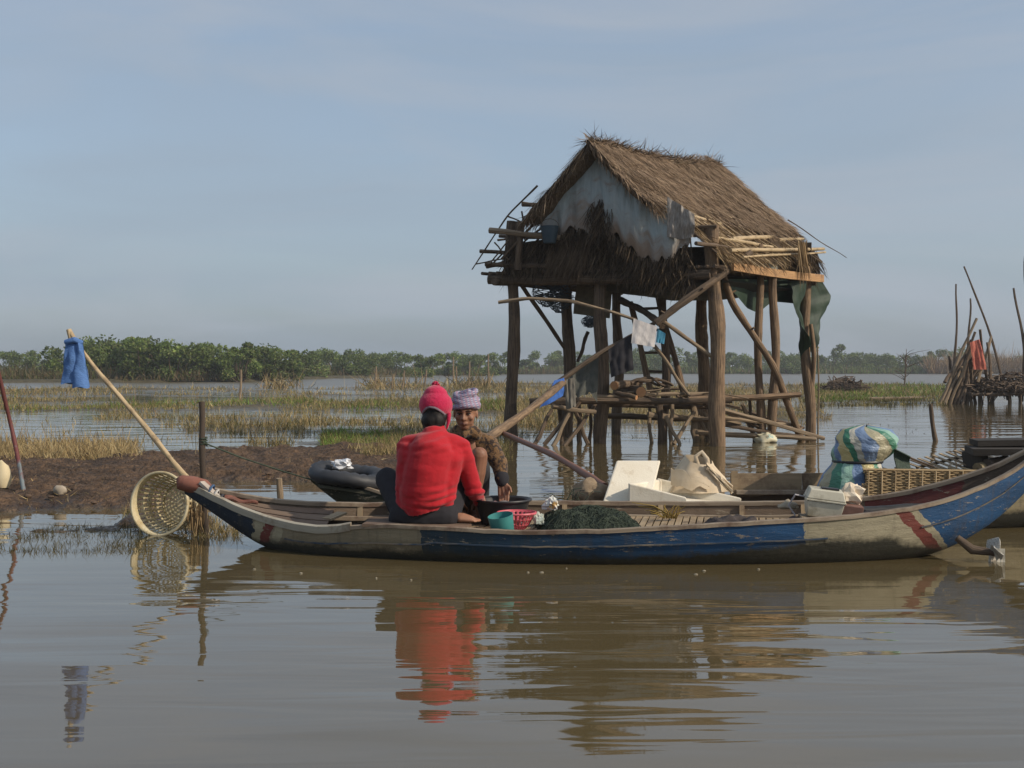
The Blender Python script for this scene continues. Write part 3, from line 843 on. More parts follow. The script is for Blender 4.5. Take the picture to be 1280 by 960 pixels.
# gable sheet of faded plastic, wrinkled and ragged along its lower edge
TPX = [678, 690, 705, 720, 735, 752, 775, 800, 825, 845, 864]
TTOP = [254, 236, 218, 203, 192, 196, 214, 234, 254, 262, 282]
TBOT = [286, 300, 291, 283, 294, 288, 299, 322, 330, 318, 300]
def gable(a, b):
    px = 678 + a * 186
    t_ = np.interp(px, TPX, TTOP); b_ = np.interp(px, TPX, TBOT) + 6 * math.sin(a * 60) + 5 * float(vnoise(a * 35, 0.5, 0, 5))
    p = HF(px, t_ + (b_ - t_) * b, -0.10)
    fold = 0.07 * float(fbm(a * 15, b * 1.3, 0, 91, 4)) + 0.012 * b * math.sin(a * 31 + 2 * b) + 0.06 * math.sin(b * PI) * math.sin(a * PI)
    return p + Vector((-0.35, -0.93, 0)) * fold
def tarp_material():
    m = material('faded_tarp', (0.40, 0.455, 0.465), (0.27, 0.33, 0.35), 9, (3.5, .35, 1), 0.5, 0.012, 22, spec=0.4, c3=(0.27, 0.215, 0.165), s3=5, t3=(0.54, 0.7))
    t = m.node_tree; n_ = t.nodes.new; l_ = t.links.new; p = t.nodes['Principled BSDF']
    at = n_('ShaderNodeAttribute'); at.attribute_name = 'tc'; sp = n_('ShaderNodeSeparateXYZ'); l_(at.outputs['Vector'], sp.inputs[0])
    nz_ = n_('ShaderNodeTexNoise'); nz_.inputs['Scale'].default_value = 5; nz_.inputs['Detail'].default_value = 6; l_(at.outputs['Vector'], nz_.inputs['Vector'])
    ad = n_('ShaderNodeMath'); ad.operation = 'MULTIPLY_ADD'; ad.inputs[1].default_value = 0.9; l_(nz_.outputs[0], ad.inputs[0]); l_(sp.outputs['Y'], ad.inputs[2])
    mr = n_('ShaderNodeMapRange'); mr.inputs[1].default_value = 0.9; mr.inputs[2].default_value = 1.45; l_(ad.outputs[0], mr.inputs[0])
    old = p.inputs['Base Color'].links[0].from_socket
    mx_ = n_('ShaderNodeMix'); mx_.data_type = 'RGBA'; mx_.inputs[7].default_value = (0.23, 0.165, 0.12, 1)
    l_(mr.outputs[0], mx_.inputs[0]); l_(old, mx_.inputs[6]); l_(mx_.outputs[2], p.inputs['Base Color'])
    return m
mb = MB(); mb.grid(gable, 80, 24, thick=0.006)
o = mb.build('gable_sheet', tarp_material(), hut); o['label'] = 'faded blue grey plastic sheet with brown stains'
# pale rags beside it
mb = MB()
mb.grid(lambda a, b: HF(834 + a * 34, np.interp(a, [0, 1], [246, 268]) + b * np.interp(a, [0, .5, 1], [50, 42, 28]), -0.14) + Vector((0, -1, 0)) * 0.12 * float(fbm(a * 5, b * 2, 0, 3, 3)), 22, 10, thick=.005)
mb.build('torn_sheet', material('torn_sheet', (0.36, 0.34, 0.31), (0.20, 0.17, 0.15), 9, (2, .6, 1), 0.7, 0.006), hut)

# palm leaf wall: a matted sheet and its hanging leaves
def pwall(a, b):
    px = 640 + a * 222
    top = np.interp(px, [640, 690, 740, 800, 862], [306, 298, 292, 300, 318])
    return HF(px, top + b * (346 - top), -0.045) + Vector((-.3, -.9, 0)) * 0.05 * float(fbm(a * 18, b * 5, 0, 8, 3))
mb = MB(); mb.grid(pwall, 50, 10, thick=.03)
mb.build('leaf_wall', material('leaf_wall', (0.05, 0.038, 0.028), (0.10, 0.075, 0.052), 40, (3, .4, 1), 0.95, 0.01, spec=.05), hut)
pts, dirs = [], []
for _ in range(4200):
    px = random.uniform(632, 866); row = random.random()
    py = np.interp(px, [640, 690, 740, 800, 862], [306, 300, 300, 312, 322]) + row * 32
    pts.append(HF(px, py, -0.06) + Vector((0, -random.uniform(0, .06), 0)))
    dirs.append(Vector((random.gauss(-0.12, .28), random.gauss(-.12, .12), -1)))
for _ in range(700):
    px = random.choice((random.gauss(748, 8), random.uniform(680, 860), random.uniform(680, 860))); py = np.interp(px, TPX, TBOT) - random.uniform(-4, 40 if 735 < px < 765 else 3)
    pts.append(HF(px, py, -0.12)); dirs.append(Vector((random.gauss(-0.05, .3), -.1, -1)))
strands_on('wall_leaves', pts, dirs, 0.12, 0.42, 0.008, 0.02, DTH, 0.12)
pts, dirs = [], []
for _ in range(500):
    px = random.uniform(690, 735); pts.append(HF(px, random.uniform(300, 318), -0.1)); dirs.append(Vector((random.gauss(-.25, .12), -.1, -1)))
strands_on('palm_frond', pts, dirs, 0.3, 0.55, 0.008, 0.018, np.array([[0.17, 0.125, 0.085], [0.13, 0.095, 0.065]]), 0.08)
for px in range(838, 866, 5):
    pole('lattice_stick', [HF(px, 300, -0.02), HF(px + 2, 325, -0.02)], 0.012, 0.012, M_STICK, hut, 5, 0.004, seg=2)
# dim interior screens at the back
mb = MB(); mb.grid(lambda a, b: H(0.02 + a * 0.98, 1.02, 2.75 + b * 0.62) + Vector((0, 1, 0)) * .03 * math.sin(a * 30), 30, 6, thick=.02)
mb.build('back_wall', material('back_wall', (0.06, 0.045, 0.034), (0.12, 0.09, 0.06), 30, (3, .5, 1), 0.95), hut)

# braces
pole('brace', [W(938, 316, 18.9), W(885, 356, 18.3), W(820, 404, 18.25)], 0.055, 0.06, M_POSTD, hut, 9, 0.02, knots=3)
pole('brace', [W(826, 400, 18.4), W(896, 450, 18.5)], 0.035, 0.03, M_STAKE, hut)
pole('brace', [W(905, 345, 18.9), W(916, 380, 19.1), W(965, 455, 19.4), W(990, 520, 19.7), W(1008, 562, 20)], 0.055, 0.06, M_POST, hut, 9, 0.02, knots=4)
pole('brace', [HF(652, 356, 0.02), HS(716, 450, 0.0)], 0.038, 0.032, M_STICK, hut, knots=2)
pole('brace', [W(775, 375, 20), W(800, 385, 19.8), W(828, 408, 18.5)], 0.06, 0.05, M_POSTD, hut)
pole('brace', [W(818, 432, 19.5), W(862, 495, 19.2)], 0.03, 0.028, M_STAKE, hut)
pole('brace', [W(735, 415, 21), W(722, 452, 20.9)], 0.035, 0.03, M_STICK, hut)
pole('thin_stick', [W(623, 378, 18.9), W(660, 373, 18.8), W(715, 376, 18.7), W(760, 388, 18.6), W(795, 400, 18.5)], 0.03, 0.022, M_STAKE, hut, 7, 0.006)
pole('tall_cane', [G(1023, 545) + Vector((0, 0, -.3)), W(1022, 400, 21.0)], 0.016, 0.012, M_STAKE, label='thin upright cane in the water beside the rear stilt', cat='cane')

# loose things of the hut
def cloth(name, mat, corners, label, cat, nu=16, nv=16, fold=0.03, nf=3.0, seed=0, ragged=0.0, thick=0.004, sag=0.0, group=None):
    a_, b_, c_, d_ = [Vector(c) for c in corners]      # top left, top right, bottom right, bottom left
    nn = (b_ - a_).cross(d_ - a_).normalized()
    size = (b_ - a_).length
    def fn(u, v):
        e = v + ragged * float(vnoise(u * 9, seed, 0, seed)) * v
        p = a_.lerp(b_, u).lerp(d_.lerp(c_, u), e)
        k = fold * (0.35 + 0.65 * v)
        p = p + nn * (k * .3 * math.sin(u * nf * 6.28 + 1.7 * v + seed) + k * 2.0 * float(fbm(u * 3.3 + seed * 7.1 + a_.x, v * 1.8, 0, seed, 3)))
        p.z -= sag * math.sin(u * PI) * (0.4 + 0.6 * v)
        return p
    m_ = MB(); m_.grid(fn, nu, nv, thick=thick)
    return tag(m_.build(name, mat, loc=a_), label, cat, group)

M_WHITEC = material('white_cloth', (0.60, 0.57, 0.55), (0.48, 0.45, 0.44), 5, (3, 1, 1), 0.9, 0.004)
M_BLACKC = material('black_cloth', (0.016, 0.016, 0.02), (0.03, 0.028, 0.032), 8, rough=0.9)
M_BLUEC = material('blue_cloth', (0.05, 0.14, 0.42), (0.03, 0.09, 0.30), 5, (2, 1, 1), 0.85, 0.004)
M_GREYC = material('grey_green_cloth', (0.07, 0.075, 0.065), (0.11, 0.11, 0.095), 6, (2, 1, 1), 0.9, 0.004)
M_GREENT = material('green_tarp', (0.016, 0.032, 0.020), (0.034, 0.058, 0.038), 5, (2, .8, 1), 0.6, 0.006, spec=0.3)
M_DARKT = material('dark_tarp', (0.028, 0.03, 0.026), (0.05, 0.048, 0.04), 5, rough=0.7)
cloth('washed_cloth', M_WHITEC, (W(792, 398, 18.2), W(821, 408, 18.2), W(818, 434, 18.15), W(789, 429, 18.15)), 'pale white cloth hung on the diagonal brace under the hut', 'cloth', fold=.02)
cloth('blue_rag', material('teal_rag', (0.07, 0.28, 0.42), (0.05, 0.2, 0.33), 6), (W(822, 411, 18.3), W(832, 417, 18.3), W(830, 430, 18.3), W(820, 428, 18.3)), 'small bright blue rag right behind the white cloth under the hut', 'rag', 8, 8, .015)
pole('drying_pole', [W(818, 404, 18.35), W(760, 436, 18.3), W(692, 482, 18.2)], 0.035, 0.04, M_POSTD, hut)
cloth('black_cloth', M_BLACKC, (W(760, 437, 18.2), W(789, 418, 18.2), W(792, 462, 18.15), W(764, 472, 18.15)), 'black cloth draped over the sloping drying pole', 'cloth', fold=.04)
cloth('grey_garment', M_GREYC, (W(710, 470, 18.4), W(748, 446, 18.4), W(746, 500, 18.3), W(706, 492, 18.3)), 'dark grey green garment draped beside the blue cloth', 'garment', fold=.05, ragged=.2)
cloth('grey_rag', material('grey_rag', (0.13, 0.12, 0.10), (0.18, 0.165, 0.14), 6), (W(705, 475, 18.1), W(718, 472, 18.1), W(720, 508, 18.1), W(708, 512, 18.1)), 'narrow grey rag hanging beneath the lower end of the drying pole', 'rag', 10, 12, .03)
# green tarpaulin slung under the floor and hanging at the rear corner
def gt(a, b):
    px = 905 + a * 100
    return HS(px, 349 + b * np.interp(a, [0, .3, .45, .6, 1], [8, 36, 42, 28, 32]), 0.93) + Vector((.5, -.8, 0)) * 0.05 * math.sin(a * 9 + b)
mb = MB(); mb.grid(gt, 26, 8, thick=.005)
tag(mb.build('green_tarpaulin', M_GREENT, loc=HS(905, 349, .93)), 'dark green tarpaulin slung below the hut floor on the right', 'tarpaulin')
def gt2(a, b):
    px = np.interp(b, [0, .35, .7, 1], [972, 970, 980, 992]) + a * np.interp(b, [0, .25, .5, .75, 1], [38, 46, 40, 24, 8])
    py = 350 + b * np.interp(a, [0, .4, 1], [80, 100, 70])
    return HS(px, py, 1.0) + SV.normalized() * 0.42 + FV.normalized() * (0.10 * math.sin(a * 7 + 2 * b) + 0.10 * float(fbm(a * 4, b * 3, 0, 9, 3)))
mb = MB(); mb.grid(gt2, 22, 24, thick=.005)
tag(mb.build('hanging_tarpaulin', M_GREENT, loc=HS(985, 346, 1.02)), 'green tarpaulin end hanging down around the rear corner stilt', 'tarpaulin')
def dt(a, b):
    p = H(0.30 + a * 0.68, 0.12 + b * 0.8, 2.56)
    p.z -= 0.22 * math.sin(a * PI) ** .6 * math.sin(b * PI) ** .5 + 0.03 * float(fbm(a * 6, b * 6, 0, 4, 3))
    return p
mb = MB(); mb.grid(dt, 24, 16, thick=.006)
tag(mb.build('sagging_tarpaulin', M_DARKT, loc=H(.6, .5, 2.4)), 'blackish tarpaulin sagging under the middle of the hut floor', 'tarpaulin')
cloth('pale_sack', material('pale_sack', (0.48, 0.50, 0.44), (0.38, 0.40, 0.35), 7, rough=.8, bump=.004), (HS(944, 304, .9), HS(972, 308, .9), HS(974, 337, .9), HS(946, 336, .9)), 'pale grey sack behind the bare bamboo on the hut floor', 'sack', fold=.03)
# blue plastic bucket hung on the front rail
bk = empty('plastic_bucket', HF(687, 305, -.16), 'dark blue plastic bucket hanging on the front rail of the hut', 'bucket')
c = HF(687, 304, -.16); mb = MB()
mb.tube([c + Vector((0, 0, .0)), c + Vector((0, 0, .02)), c + Vector((0, 0, .25)), c + Vector((0, 0, .27))], [.09, .10, .145, .15], 18)
mb.build('body', material('bucket_blue', (0.03, 0.055, 0.08), (0.045, 0.075, 0.10), 5, rough=.5), bk)
mb = MB(); mb.tube([c + Vector((0.15 * math.cos(a), 0, .26 + .13 * math.sin(a))) for a in np.linspace(0, PI, 9)], .005, 5)
mb.build('handle', M_STICK, bk)

# fish netting bundled below the floor
def net_bag(c, rx, rz, name, label, col):
    r_ = random.Random(int(c.x * 1000)); m_ = MB()
    for k in range(16):
        a0 = r_.uniform(0, 6.28); pts_ = []
        for i in range(9):
            q = i / 8
            a = a0 + q * r_.choice((-1, 1)) * 2.2
            s = math.sin(q * PI * .9 + .15)
            pts_.append(c + Vector((math.cos(a) * rx * s, math.sin(a) * rx * s, rz * (1 - 2 * q)) ) + Vector((r_.gauss(0, .02), r_.gauss(0, .02), 0)))
        m_.tube(pts_, 0.007, 4)
    for k in range(7):
        q = (k + .6) / 8; s = math.sin(q * PI * .9 + .15)
        m_.tube([c + Vector((math.cos(a) * rx * s, math.sin(a) * rx * s, rz * (1 - 2 * q) + .02 * math.sin(a * 3))) for a in np.linspace(0, 6.28, 15)], .006, 4)
    return tag(m_.build(name, material('net_' + name, col, tuple(x * .6 for x in col), 9, rough=.7), loc=c), label, 'net')
net_bag(HF(684, 366, .25), .26, .24, 'netting_bundle', 'blue grey fishing net bundled below the left end of the hut floor', (0.10, 0.14, 0.18))
net_bag(HF(700, 372, .35), .24, .26, 'netting_bundle', 'dark fishing net bundle pressed against the left middle stilt', (0.05, 0.06, 0.07))
cloth('mat_sheet', material('mat_sheet', (0.13, 0.115, 0.08), (0.18, 0.155, 0.11), 10), (HF(722, 350, .3), HF(766, 350, .3), HF(762, 398, .3), HF(716, 392, .3)), 'drab mat hanging under the hut floor behind the front middle stilt', 'mat', fold=.03)
net_bag(HF(738, 402, .32), .16, .10, 'netting_bundle', 'small pale net bundle at the foot of the drab hanging mat', (0.25, 0.27, 0.28))

# lower rack
rack = empty('pole_rack', H(.6, .35, 0), 'low rack of rough horizontal poles lashed between the stilts', 'rack')
for a, b, r0, mt in (((662, 502, 18.9), (915, 500, 18.75), .055, M_POSTD), ((735, 506, 19.3), (905, 508, 19.6), .05, M_STICK), ((860, 500, 18.9), (1000, 493, 19.6), .055, M_POST),
                     ((760, 520, 20.5), (900, 524, 20.2), .05, M_STICK), ((745, 496, 19.0), (900, 492, 19.4), .035, M_STAKE), ((810, 518, 19.2), (925, 530, 19.6), .05, M_STAKE),
                     ((905, 513, 19.0), (1030, 548, 19.6), .04, M_STAKE), ((880, 505, 19.2), (975, 545, 19.7), .035, M_STICK), ((900, 530, 19.4), (1012, 548, 19.6), .035, M_STICK),
                     ((905, 522, 19.2), (1000, 532, 19.9), .03, M_STAKE), ((870, 540, 19.3), (1020, 549, 19.5), .045, M_STAKE), ((900, 504, 20), (1005, 535, 20.4), .03, M_STICK),
                     ((690, 508, 18.7), (745, 515, 18.8), .04, M_STAKE)):
    pole('rail', [W(*a), W(*b)], r0, r0 * .85, mt, rack, 7, .015, seg=5)
for px, py, d, tp, r0 in ((825, 556, 19.2, 498, .06), (812, 556, 19.4, 510, .03), (840, 556, 19.1, 505, .035), (866, 552, 19.5, 505, .06), (880, 552, 20, 515, .03), (937, 552, 19.7, 500, .03),
                          (948, 550, 19.8, 505, .04), (700, 552, 19.0, 500, .04), (722, 553, 19.2, 498, .045), (738, 552, 19.4, 500, .03), (896, 556, 19, 522, .06)):
    pole('leg', [W(px + random.uniform(-3, 9), HORIZON + 1800 / d + 8, d), W(px, tp, d)], r0, r0 * .9, random.choice((M_POSTD, M_STICK, M_STAKE)), rack, 7, .02, seg=5)
for a, b in (((690, 560, 18.6), (716, 508, 18.8)), ((680, 556, 18.7), (725, 502, 18.8)), ((705, 558, 18.6), (745, 505, 19)), ((735, 555, 18.9), (715, 506, 18.9)),
             ((842, 555, 18.9), (868, 515, 19.2)), ((832, 520, 18.8), (850, 556, 18.8)), ((872, 520, 19.5), (892, 556, 19.6)), ((928, 505, 19.5), (945, 553, 19.7)), ((668, 556, 18.7), (690, 512, 18.9))):
    pole('prop', [W(*a), W(*b)], .035, .028, random.choice((M_STAKE, M_STICK)), rack, 6, .015, seg=4)
for k in range(30):
    x0 = random.uniform(745, 900); y0 = random.uniform(490, 504); d = random.uniform(18.9, 20.4)
    l_ = random.uniform(20, 60)
    pole('stick', [W(x0, y0, d), W(x0 + l_, y0 + random.uniform(-8, 10), d + random.uniform(-.3, .3))], random.uniform(.012, .028), .01, random.choice((M_STAKE, M_STICK, M_POSTD)), rack, 5, .012, seg=2)
# firewood
M_CUT = material('cut_wood', (0.42, 0.20, 0.09), (0.52, 0.29, 0.14), 8, rough=.8)
def log(p0, p1, r_, label):
    t = empty('firewood_log', Vector(p0), label, 'firewood')
    pole('bark', [p0, p1], r_, r_ * .95, M_POSTD, t, 9, .01, seg=3)
    d = (Vector(p0) - Vector(p1)).normalized()
    m_ = MB(); m_.tube([Vector(p0) + d * .002, Vector(p0) + d * .012], r_ * .93, 10)
    m_.build('cut_end', M_CUT, t)
log(W(801, 490, 19.0), W(776, 485, 19.9), .09, 'thick log with a bright orange cut end on the pole rack')
log(W(768, 482, 18.95), W(800, 478, 19.9), .075, 'split log with a reddish end under the black cloth')
log(W(795, 497, 18.7), W(770, 491, 18.9), .04, 'short pale billet lying at the front edge of the pole rack')
for k, lb in enumerate(('crooked dark branch on top of the log heap', 'thin dark branch behind the orange ended log', 'bent branch at the back of the log heap')):
    pole('firewood_branch', [W(778 + 10 * k, 482 - 3 * k, 19.4), W(800 + 10 * k, 476 - 2 * k, 19.5), W(825 + 8 * k, 482, 19.6)], .035, .02, M_STICK, None, 7, .03, lb, 'firewood')
# ladder
lad = empty('ladder', W(830, 490, 21), 'rough pole ladder leaning up to the hut floor', 'ladder')
pole('rail', [W(788, 378, 20.9), W(812, 482, 20.3), W(818, 508, 20.2)], .05, .055, M_POST, lad)
pole('rail', [W(822, 368, 21.0), W(838, 430, 20.7), W(857, 500, 20.3)], .05, .055, M_POST, lad)
for a, b in (((793, 386), (824, 385)), ((798, 414), (832, 412)), ((802, 441), (842, 441)), ((808, 464), (848, 466)), ((812, 486), (854, 486))):
    pole('rung', [W(*a, 20.65), W(*b, 20.65)], .028, .026, M_STICK, lad, 6, .005, seg=2)
# litter under the hut
def crumple(name, c, r_, mats, label, cat, seed, amp=.35, flat=.7, n=22, bands=None, sharp=False):
    r_ = Vector(r_) if isinstance(r_, (tuple, list)) else Vector((r_, r_, r_ * flat))
    m_ = MB(); m_.ball((0, 0, 0), 1.0, n)
    vs_ = np.array(m_.v)
    k = 1 + amp * fbm(vs_[:, 0] * 2.2 + seed, vs_[:, 1] * 2.2, vs_[:, 2] * 2.2, seed, 4) + amp * .5 * np.abs(fbm(vs_[:, 0] * 5, vs_[:, 1] * 5 + seed, vs_[:, 2] * 5, seed + 3, 2))
    vs_ = vs_ * k[:, None] * np.array(r_)
    vs_[:, 2] = np.maximum(vs_[:, 2], -r_.z * .72)
    m_.t = [tuple(v) for v in vs_]; m_.v = [tuple(Vector(v) + Vector(c)) for v in vs_]
    o = m_.build(name, mats, loc=c, smooth=not sharp)
    return tag(o, label, cat)
M_CREAM = material('cream_plastic', (0.62, 0.55, 0.36), (0.70, 0.66, 0.50), 7, rough=.6, c3=(.25, .40, .38), s3=7, t3=(.56, .6))
crumple('plastic_bag', G(957, 553) + Vector((0, 0, .06)), (.17, .12, .10), M_CREAM, 'crumpled yellow and white plastic bag floating at the foot of the double stilt', 'bag', 5, .7)
# poles leaning out towards the boats
cloth('blue_cloth', M_BLUEC, (W(692, 476, 17.3), W(706, 472, 17.5), W(703, 495, 17.3), W(676, 510, 17.0)), 'deep blue cloth wrapped on the end of the sloping pole', 'cloth', 14, 14, .05, 1.6)
PA, PB = W(704, 478, 17.6), W(528, 612, 9.35)
pole('mooring_pole', [PA, W(612, 547, 13.1), PB], .05, .052, M_POST, label='thick grey pole sloping from the blue cloth down behind the two people', cat='pole', wav=.015)
pole('push_pole', [W(628, 541, 13.6), W(690, 568, 11.2), W(756, 608, 9.42)], .028, .03, material('red_brown_pole', (0.16, 0.075, 0.05), (0.22, 0.11, 0.075), 12, GR, .6), label='reddish brown push pole sloping down to the canoe behind the basin', cat='pole', wav=.006)

# ------------------------------------------------------------------ boats
def lerp_tab(tab, x):
    xs = [t[0] for t in tab]
    return [float(np.interp(x, xs, [t[k] for t in tab])) for k in range(1, len(tab[0]))]
def smooth_tab(tab, n=60):
    x0, x1 = tab[0][0], tab[-1][0]
    xs = np.linspace(x0, x1, n)
    A = np.array([lerp_tab(tab, x) for x in xs])
    for _ in range(3):
        A[1:-1] = (A[:-2] + 2 * A[1:-1] + A[2:]) / 4
    return xs, A

def hull_sections(tab, n=64, inset=0.0, up=0.0):
    """tab rows: x, near gunwale y, z, far gunwale y, z, keel z"""
    xs, A = smooth_tab(tab, n)
    m_ = 14
    rows_ = []
    for x, (yn, zn, yf, zf, zk) in zip(xs, A):
        yc, hw = (yn + yf) / 2, max(0.004, (yf - yn) / 2 - inset)
        row = []
        for j in range(m_ + 1):
            a = PI * j / m_
            c_ = -math.cos(a)
            side = math.copysign(abs(c_) ** 0.45, c_)
            zg = zn + (zf - zn) * (side + 1) / 2
            drop = math.sin(a) ** 0.9
            row.append(Vector((x, yc + hw * side, zg + (zk + up - zg) * drop)))
        rows_.append(row)
    return xs, A, rows_

def hull_mesh(tab, n=64, t_=0.028):
    xs, A, o_ = hull_sections(tab, n)
    _, _, i_ = hull_sections(tab, n, t_, t_)
    m_ = MB(); k = len(o_[0])
    V_, T_ = [], []
    for rws in (o_, i_):
        for rw in rws:
            V_ += rw
            T_ += [(p.y * 3, p.z, p.x) for p in rw]
    b = n * k
    F_ = []
    for i in range(n - 1):
        for j in range(k - 1):
            F_.append((i * k + j, i * k + j + 1, (i + 1) * k + j + 1, (i + 1) * k + j))
            F_.append((b + i * k + j + 1, b + i * k + j, b + (i + 1) * k + j, b + (i + 1) * k + j + 1))
        F_.append((i * k, (i + 1) * k, b + (i + 1) * k, b + i * k))
        F_.append(((i + 1) * k + k - 1, i * k + k - 1, b + i * k + k - 1, b + (i + 1) * k + k - 1))
    for e in (0, n - 1):
        for j in range(k - 1):
            F_.append((e * k + j, e * k + j + 1, b + e * k + j + 1, b + e * k + j))
    m_.add(V_, F_, T_)
    # material slot 1 for inner faces
    mi = []
    for f in F_:
        mi.append(1 if all(q >= b for q in f) else 0)
    m_.m = mi
    return m_, xs, A, o_

def ribbon(path, w, h, mat, name, parent, off=Vector((0, 0, 0))):
    m_ = MB(); V_, T_, F_ = [], [], []
    k0 = random.uniform(0, 30); run = 0
    for i, p in enumerate(path):
        p = Vector(p) + off
        if i: run += (Vector(path[i]) - Vector(path[i - 1])).length
        wv = random.uniform(-.0025, .0025)
        for a, b in ((-.5, -.5), (.5, -.5), (.5, .38), (.32, .5), (-.32, .5), (-.5, .38)):
            V_.append(p + Vector((0, a * w, b * h + wv))); T_.append((a * w + k0, b * h, run + k0))
    n_ = len(path)
    for i in range(n_ - 1):
        for j in range(6):
            F_.append((i * 6 + j, i * 6 + (j + 1) % 6, (i + 1) * 6 + (j + 1) % 6, (i + 1) * 6 + j))
    F_ += [tuple(range(6)), tuple((n_ - 1) * 6 + j for j in range(5, -1, -1))]
    m_.add(V_, F_, T_)
    return m_.build(name, mat, parent)

def hull_paint(name, zones, stripe, foul, worn=(0.30, 0.25, 0.18), bare=0.5, chips=0.60):
    """paint along the boat: zones = [(x end, colour)], stripes = [(x at z=0, slope dx/dz, half width, colour)], foul = [(x, z of the dark bottom)]"""
    m = bpy.data.materials.new(name); m.use_nodes = True
    t = m.node_tree; n_ = t.nodes.new; l_ = t.links.new; p = t.nodes['Principled BSDF']
    g = n_('ShaderNodeNewGeometry'); sp = n_('ShaderNodeSeparateXYZ'); l_(g.outputs['Position'], sp.inputs[0])
    def mth(op, a, b=None, c=None):
        q = n_('ShaderNodeMath'); q.operation = op
        for i, s in enumerate((a, b, c)):
            if s is None: continue
            if isinstance(s, (int, float)): q.inputs[i].default_value = s
            else: l_(s, q.inputs[i])
        return q.outputs[0]
    def noise(sc, detail=6, st=(1, 1, 1), rough=.65):
        mp_ = n_('ShaderNodeMapping'); mp_.inputs['Scale'].default_value = st; l_(g.outputs['Position'], mp_.inputs[0])
        z = n_('ShaderNodeTexNoise'); z.inputs['Scale'].default_value = sc; z.inputs['Detail'].default_value = detail; z.inputs['Roughness'].default_value = rough
        l_(mp_.outputs[0], z.inputs['Vector']); return z.outputs[0]
    edge = noise(14, 5)
    ej = mth('MULTIPLY', mth('SUBTRACT', edge, .5), .10)
    xx = mth('ADD', sp.outputs['X'], ej)
    def mix(fac, a, b):
        q = n_('ShaderNodeMix'); q.data_type = 'RGBA'
        l_(fac, q.inputs[0])
        for i, s in ((6, a), (7, b)):
            if isinstance(s, tuple): q.inputs[i].default_value = (*s, 1)
            else: l_(s, q.inputs[i])
        return q.outputs[2]
    cur = zones[0][1]
    for (xe, *so), (_, cc, *_s) in zip([(z[0],) + tuple(z[2:]) for z in zones[:-1]], zones[1:]):
        if so:
            q = n_('ShaderNodeMapRange'); q.inputs[1].default_value = xe - so[0]; q.inputs[2].default_value = xe + so[0]; l_(mth('MULTIPLY_ADD', mth('SUBTRACT', edge, .5), so[0] * 1.5, sp.outputs['X']), q.inputs[0])
            cur = mix(q.outputs[0], cur, cc)
        else:
            cur = mix(mth('GREATER_THAN', xx, xe), cur, cc)
    for x0, slope, hw, cc in stripe:
        dx = mth('ABSOLUTE', mth('SUBTRACT', xx, mth('MULTIPLY_ADD', sp.outputs['Z'], slope, x0)))
        cur = mix(mth('LESS_THAN', dx, hw), cur, cc)
    # weathering: tonal blotches, flaked chips to bare wood, dark growth near the water
    blot = noise(3.0, 6, (.5, 1, 3))
    mr = n_('ShaderNodeMapRange'); mr.inputs[1].default_value = .3; mr.inputs[2].default_value = .7; mr.inputs[3].default_value = .62; mr.inputs[4].default_value = 1.2
    l_(blot, mr.inputs[0])
    mu = n_('ShaderNodeMix'); mu.data_type = 'RGBA'; mu.blend_type = 'MULTIPLY'; mu.inputs[0].default_value = 1
    l_(cur, mu.inputs[6]); l_(mr.outputs[0], mu.inputs[7]); cur = mu.outputs[2]
    flake = noise(22, 8, (.35, 1, 1.6), .75)
    fl_ = n_('ShaderNodeMapRange'); fl_.inputs[1].default_value = chips; fl_.inputs[2].default_value = chips + .03; fl_.inputs[4].default_value = .8
    l_(flake, fl_.inputs[0]); cur = mix(fl_.outputs[0], cur, worn)
    grime = noise(8, 7, (.6, 1, 1.5))
    ramp = n_('ShaderNodeFloatCurve')
    # dark bottom: height of the boundary along x
    x0, x1 = foul[0][0], foul[-1][0]
    nx = n_('ShaderNodeMapRange'); nx.inputs[1].default_value = x0; nx.inputs[2].default_value = x1; l_(sp.outputs['X'], nx.inputs[0])
    cv = ramp.mapping.curves[0]
    pts_ = [((a - x0) / (x1 - x0), b) for a, b in foul]
    cv.points[0].location = pts_[0]; cv.points[1].location = pts_[-1]
    for q in pts_[1:-1]: cv.points.new(*q)
    for q in cv.points: q.handle_type = 'VECTOR'
    ramp.mapping.update()
    l_(nx.outputs[0], ramp.inputs['Value'])
    zz = mth('ADD', mth('ADD', sp.outputs['Z'], mth('MULTIPLY', mth('SUBTRACT', grime, .5), .10)), mth('MULTIPLY', mth('SUBTRACT', noise(38, 8, (1, 1, .6), .8), .5), .07))
    dk = n_('ShaderNodeMapRange'); dk.inputs[1].default_value = -.016; dk.inputs[2].default_value = .03; dk.inputs[3].default_value = 1; dk.inputs[4].default_value = 0
    l_(mth('SUBTRACT', zz, ramp.outputs[0]), dk.inputs[0])
    moss = mix(noise(30, 4), (0.018, 0.017, 0.013), (0.05, 0.048, 0.034))
    cur = mix(dk.outputs[0], cur, moss)
    streak = noise(16, 7, (1, 1, .12), .7)
    sk_ = n_('ShaderNodeMapRange'); sk_.inputs[1].default_value = .52; sk_.inputs[2].default_value = .72; sk_.inputs[4].default_value = .55; l_(streak, sk_.inputs[0])
    cur = mix(sk_.outputs[0], cur, (0.07, 0.058, 0.042))
    l_(cur, p.inputs['Base Color'])
    p.inputs['Roughness'].default_value = 0.62; p.inputs['Specular IOR Level'].default_value = .3
    bp = n_('ShaderNodeBump'); bp.inputs['Distance'].default_value = .006
    l_(mth('ADD', flake, grime), bp.inputs['Height']); l_(bp.outputs[0], p.inputs['Normal'])
    return m

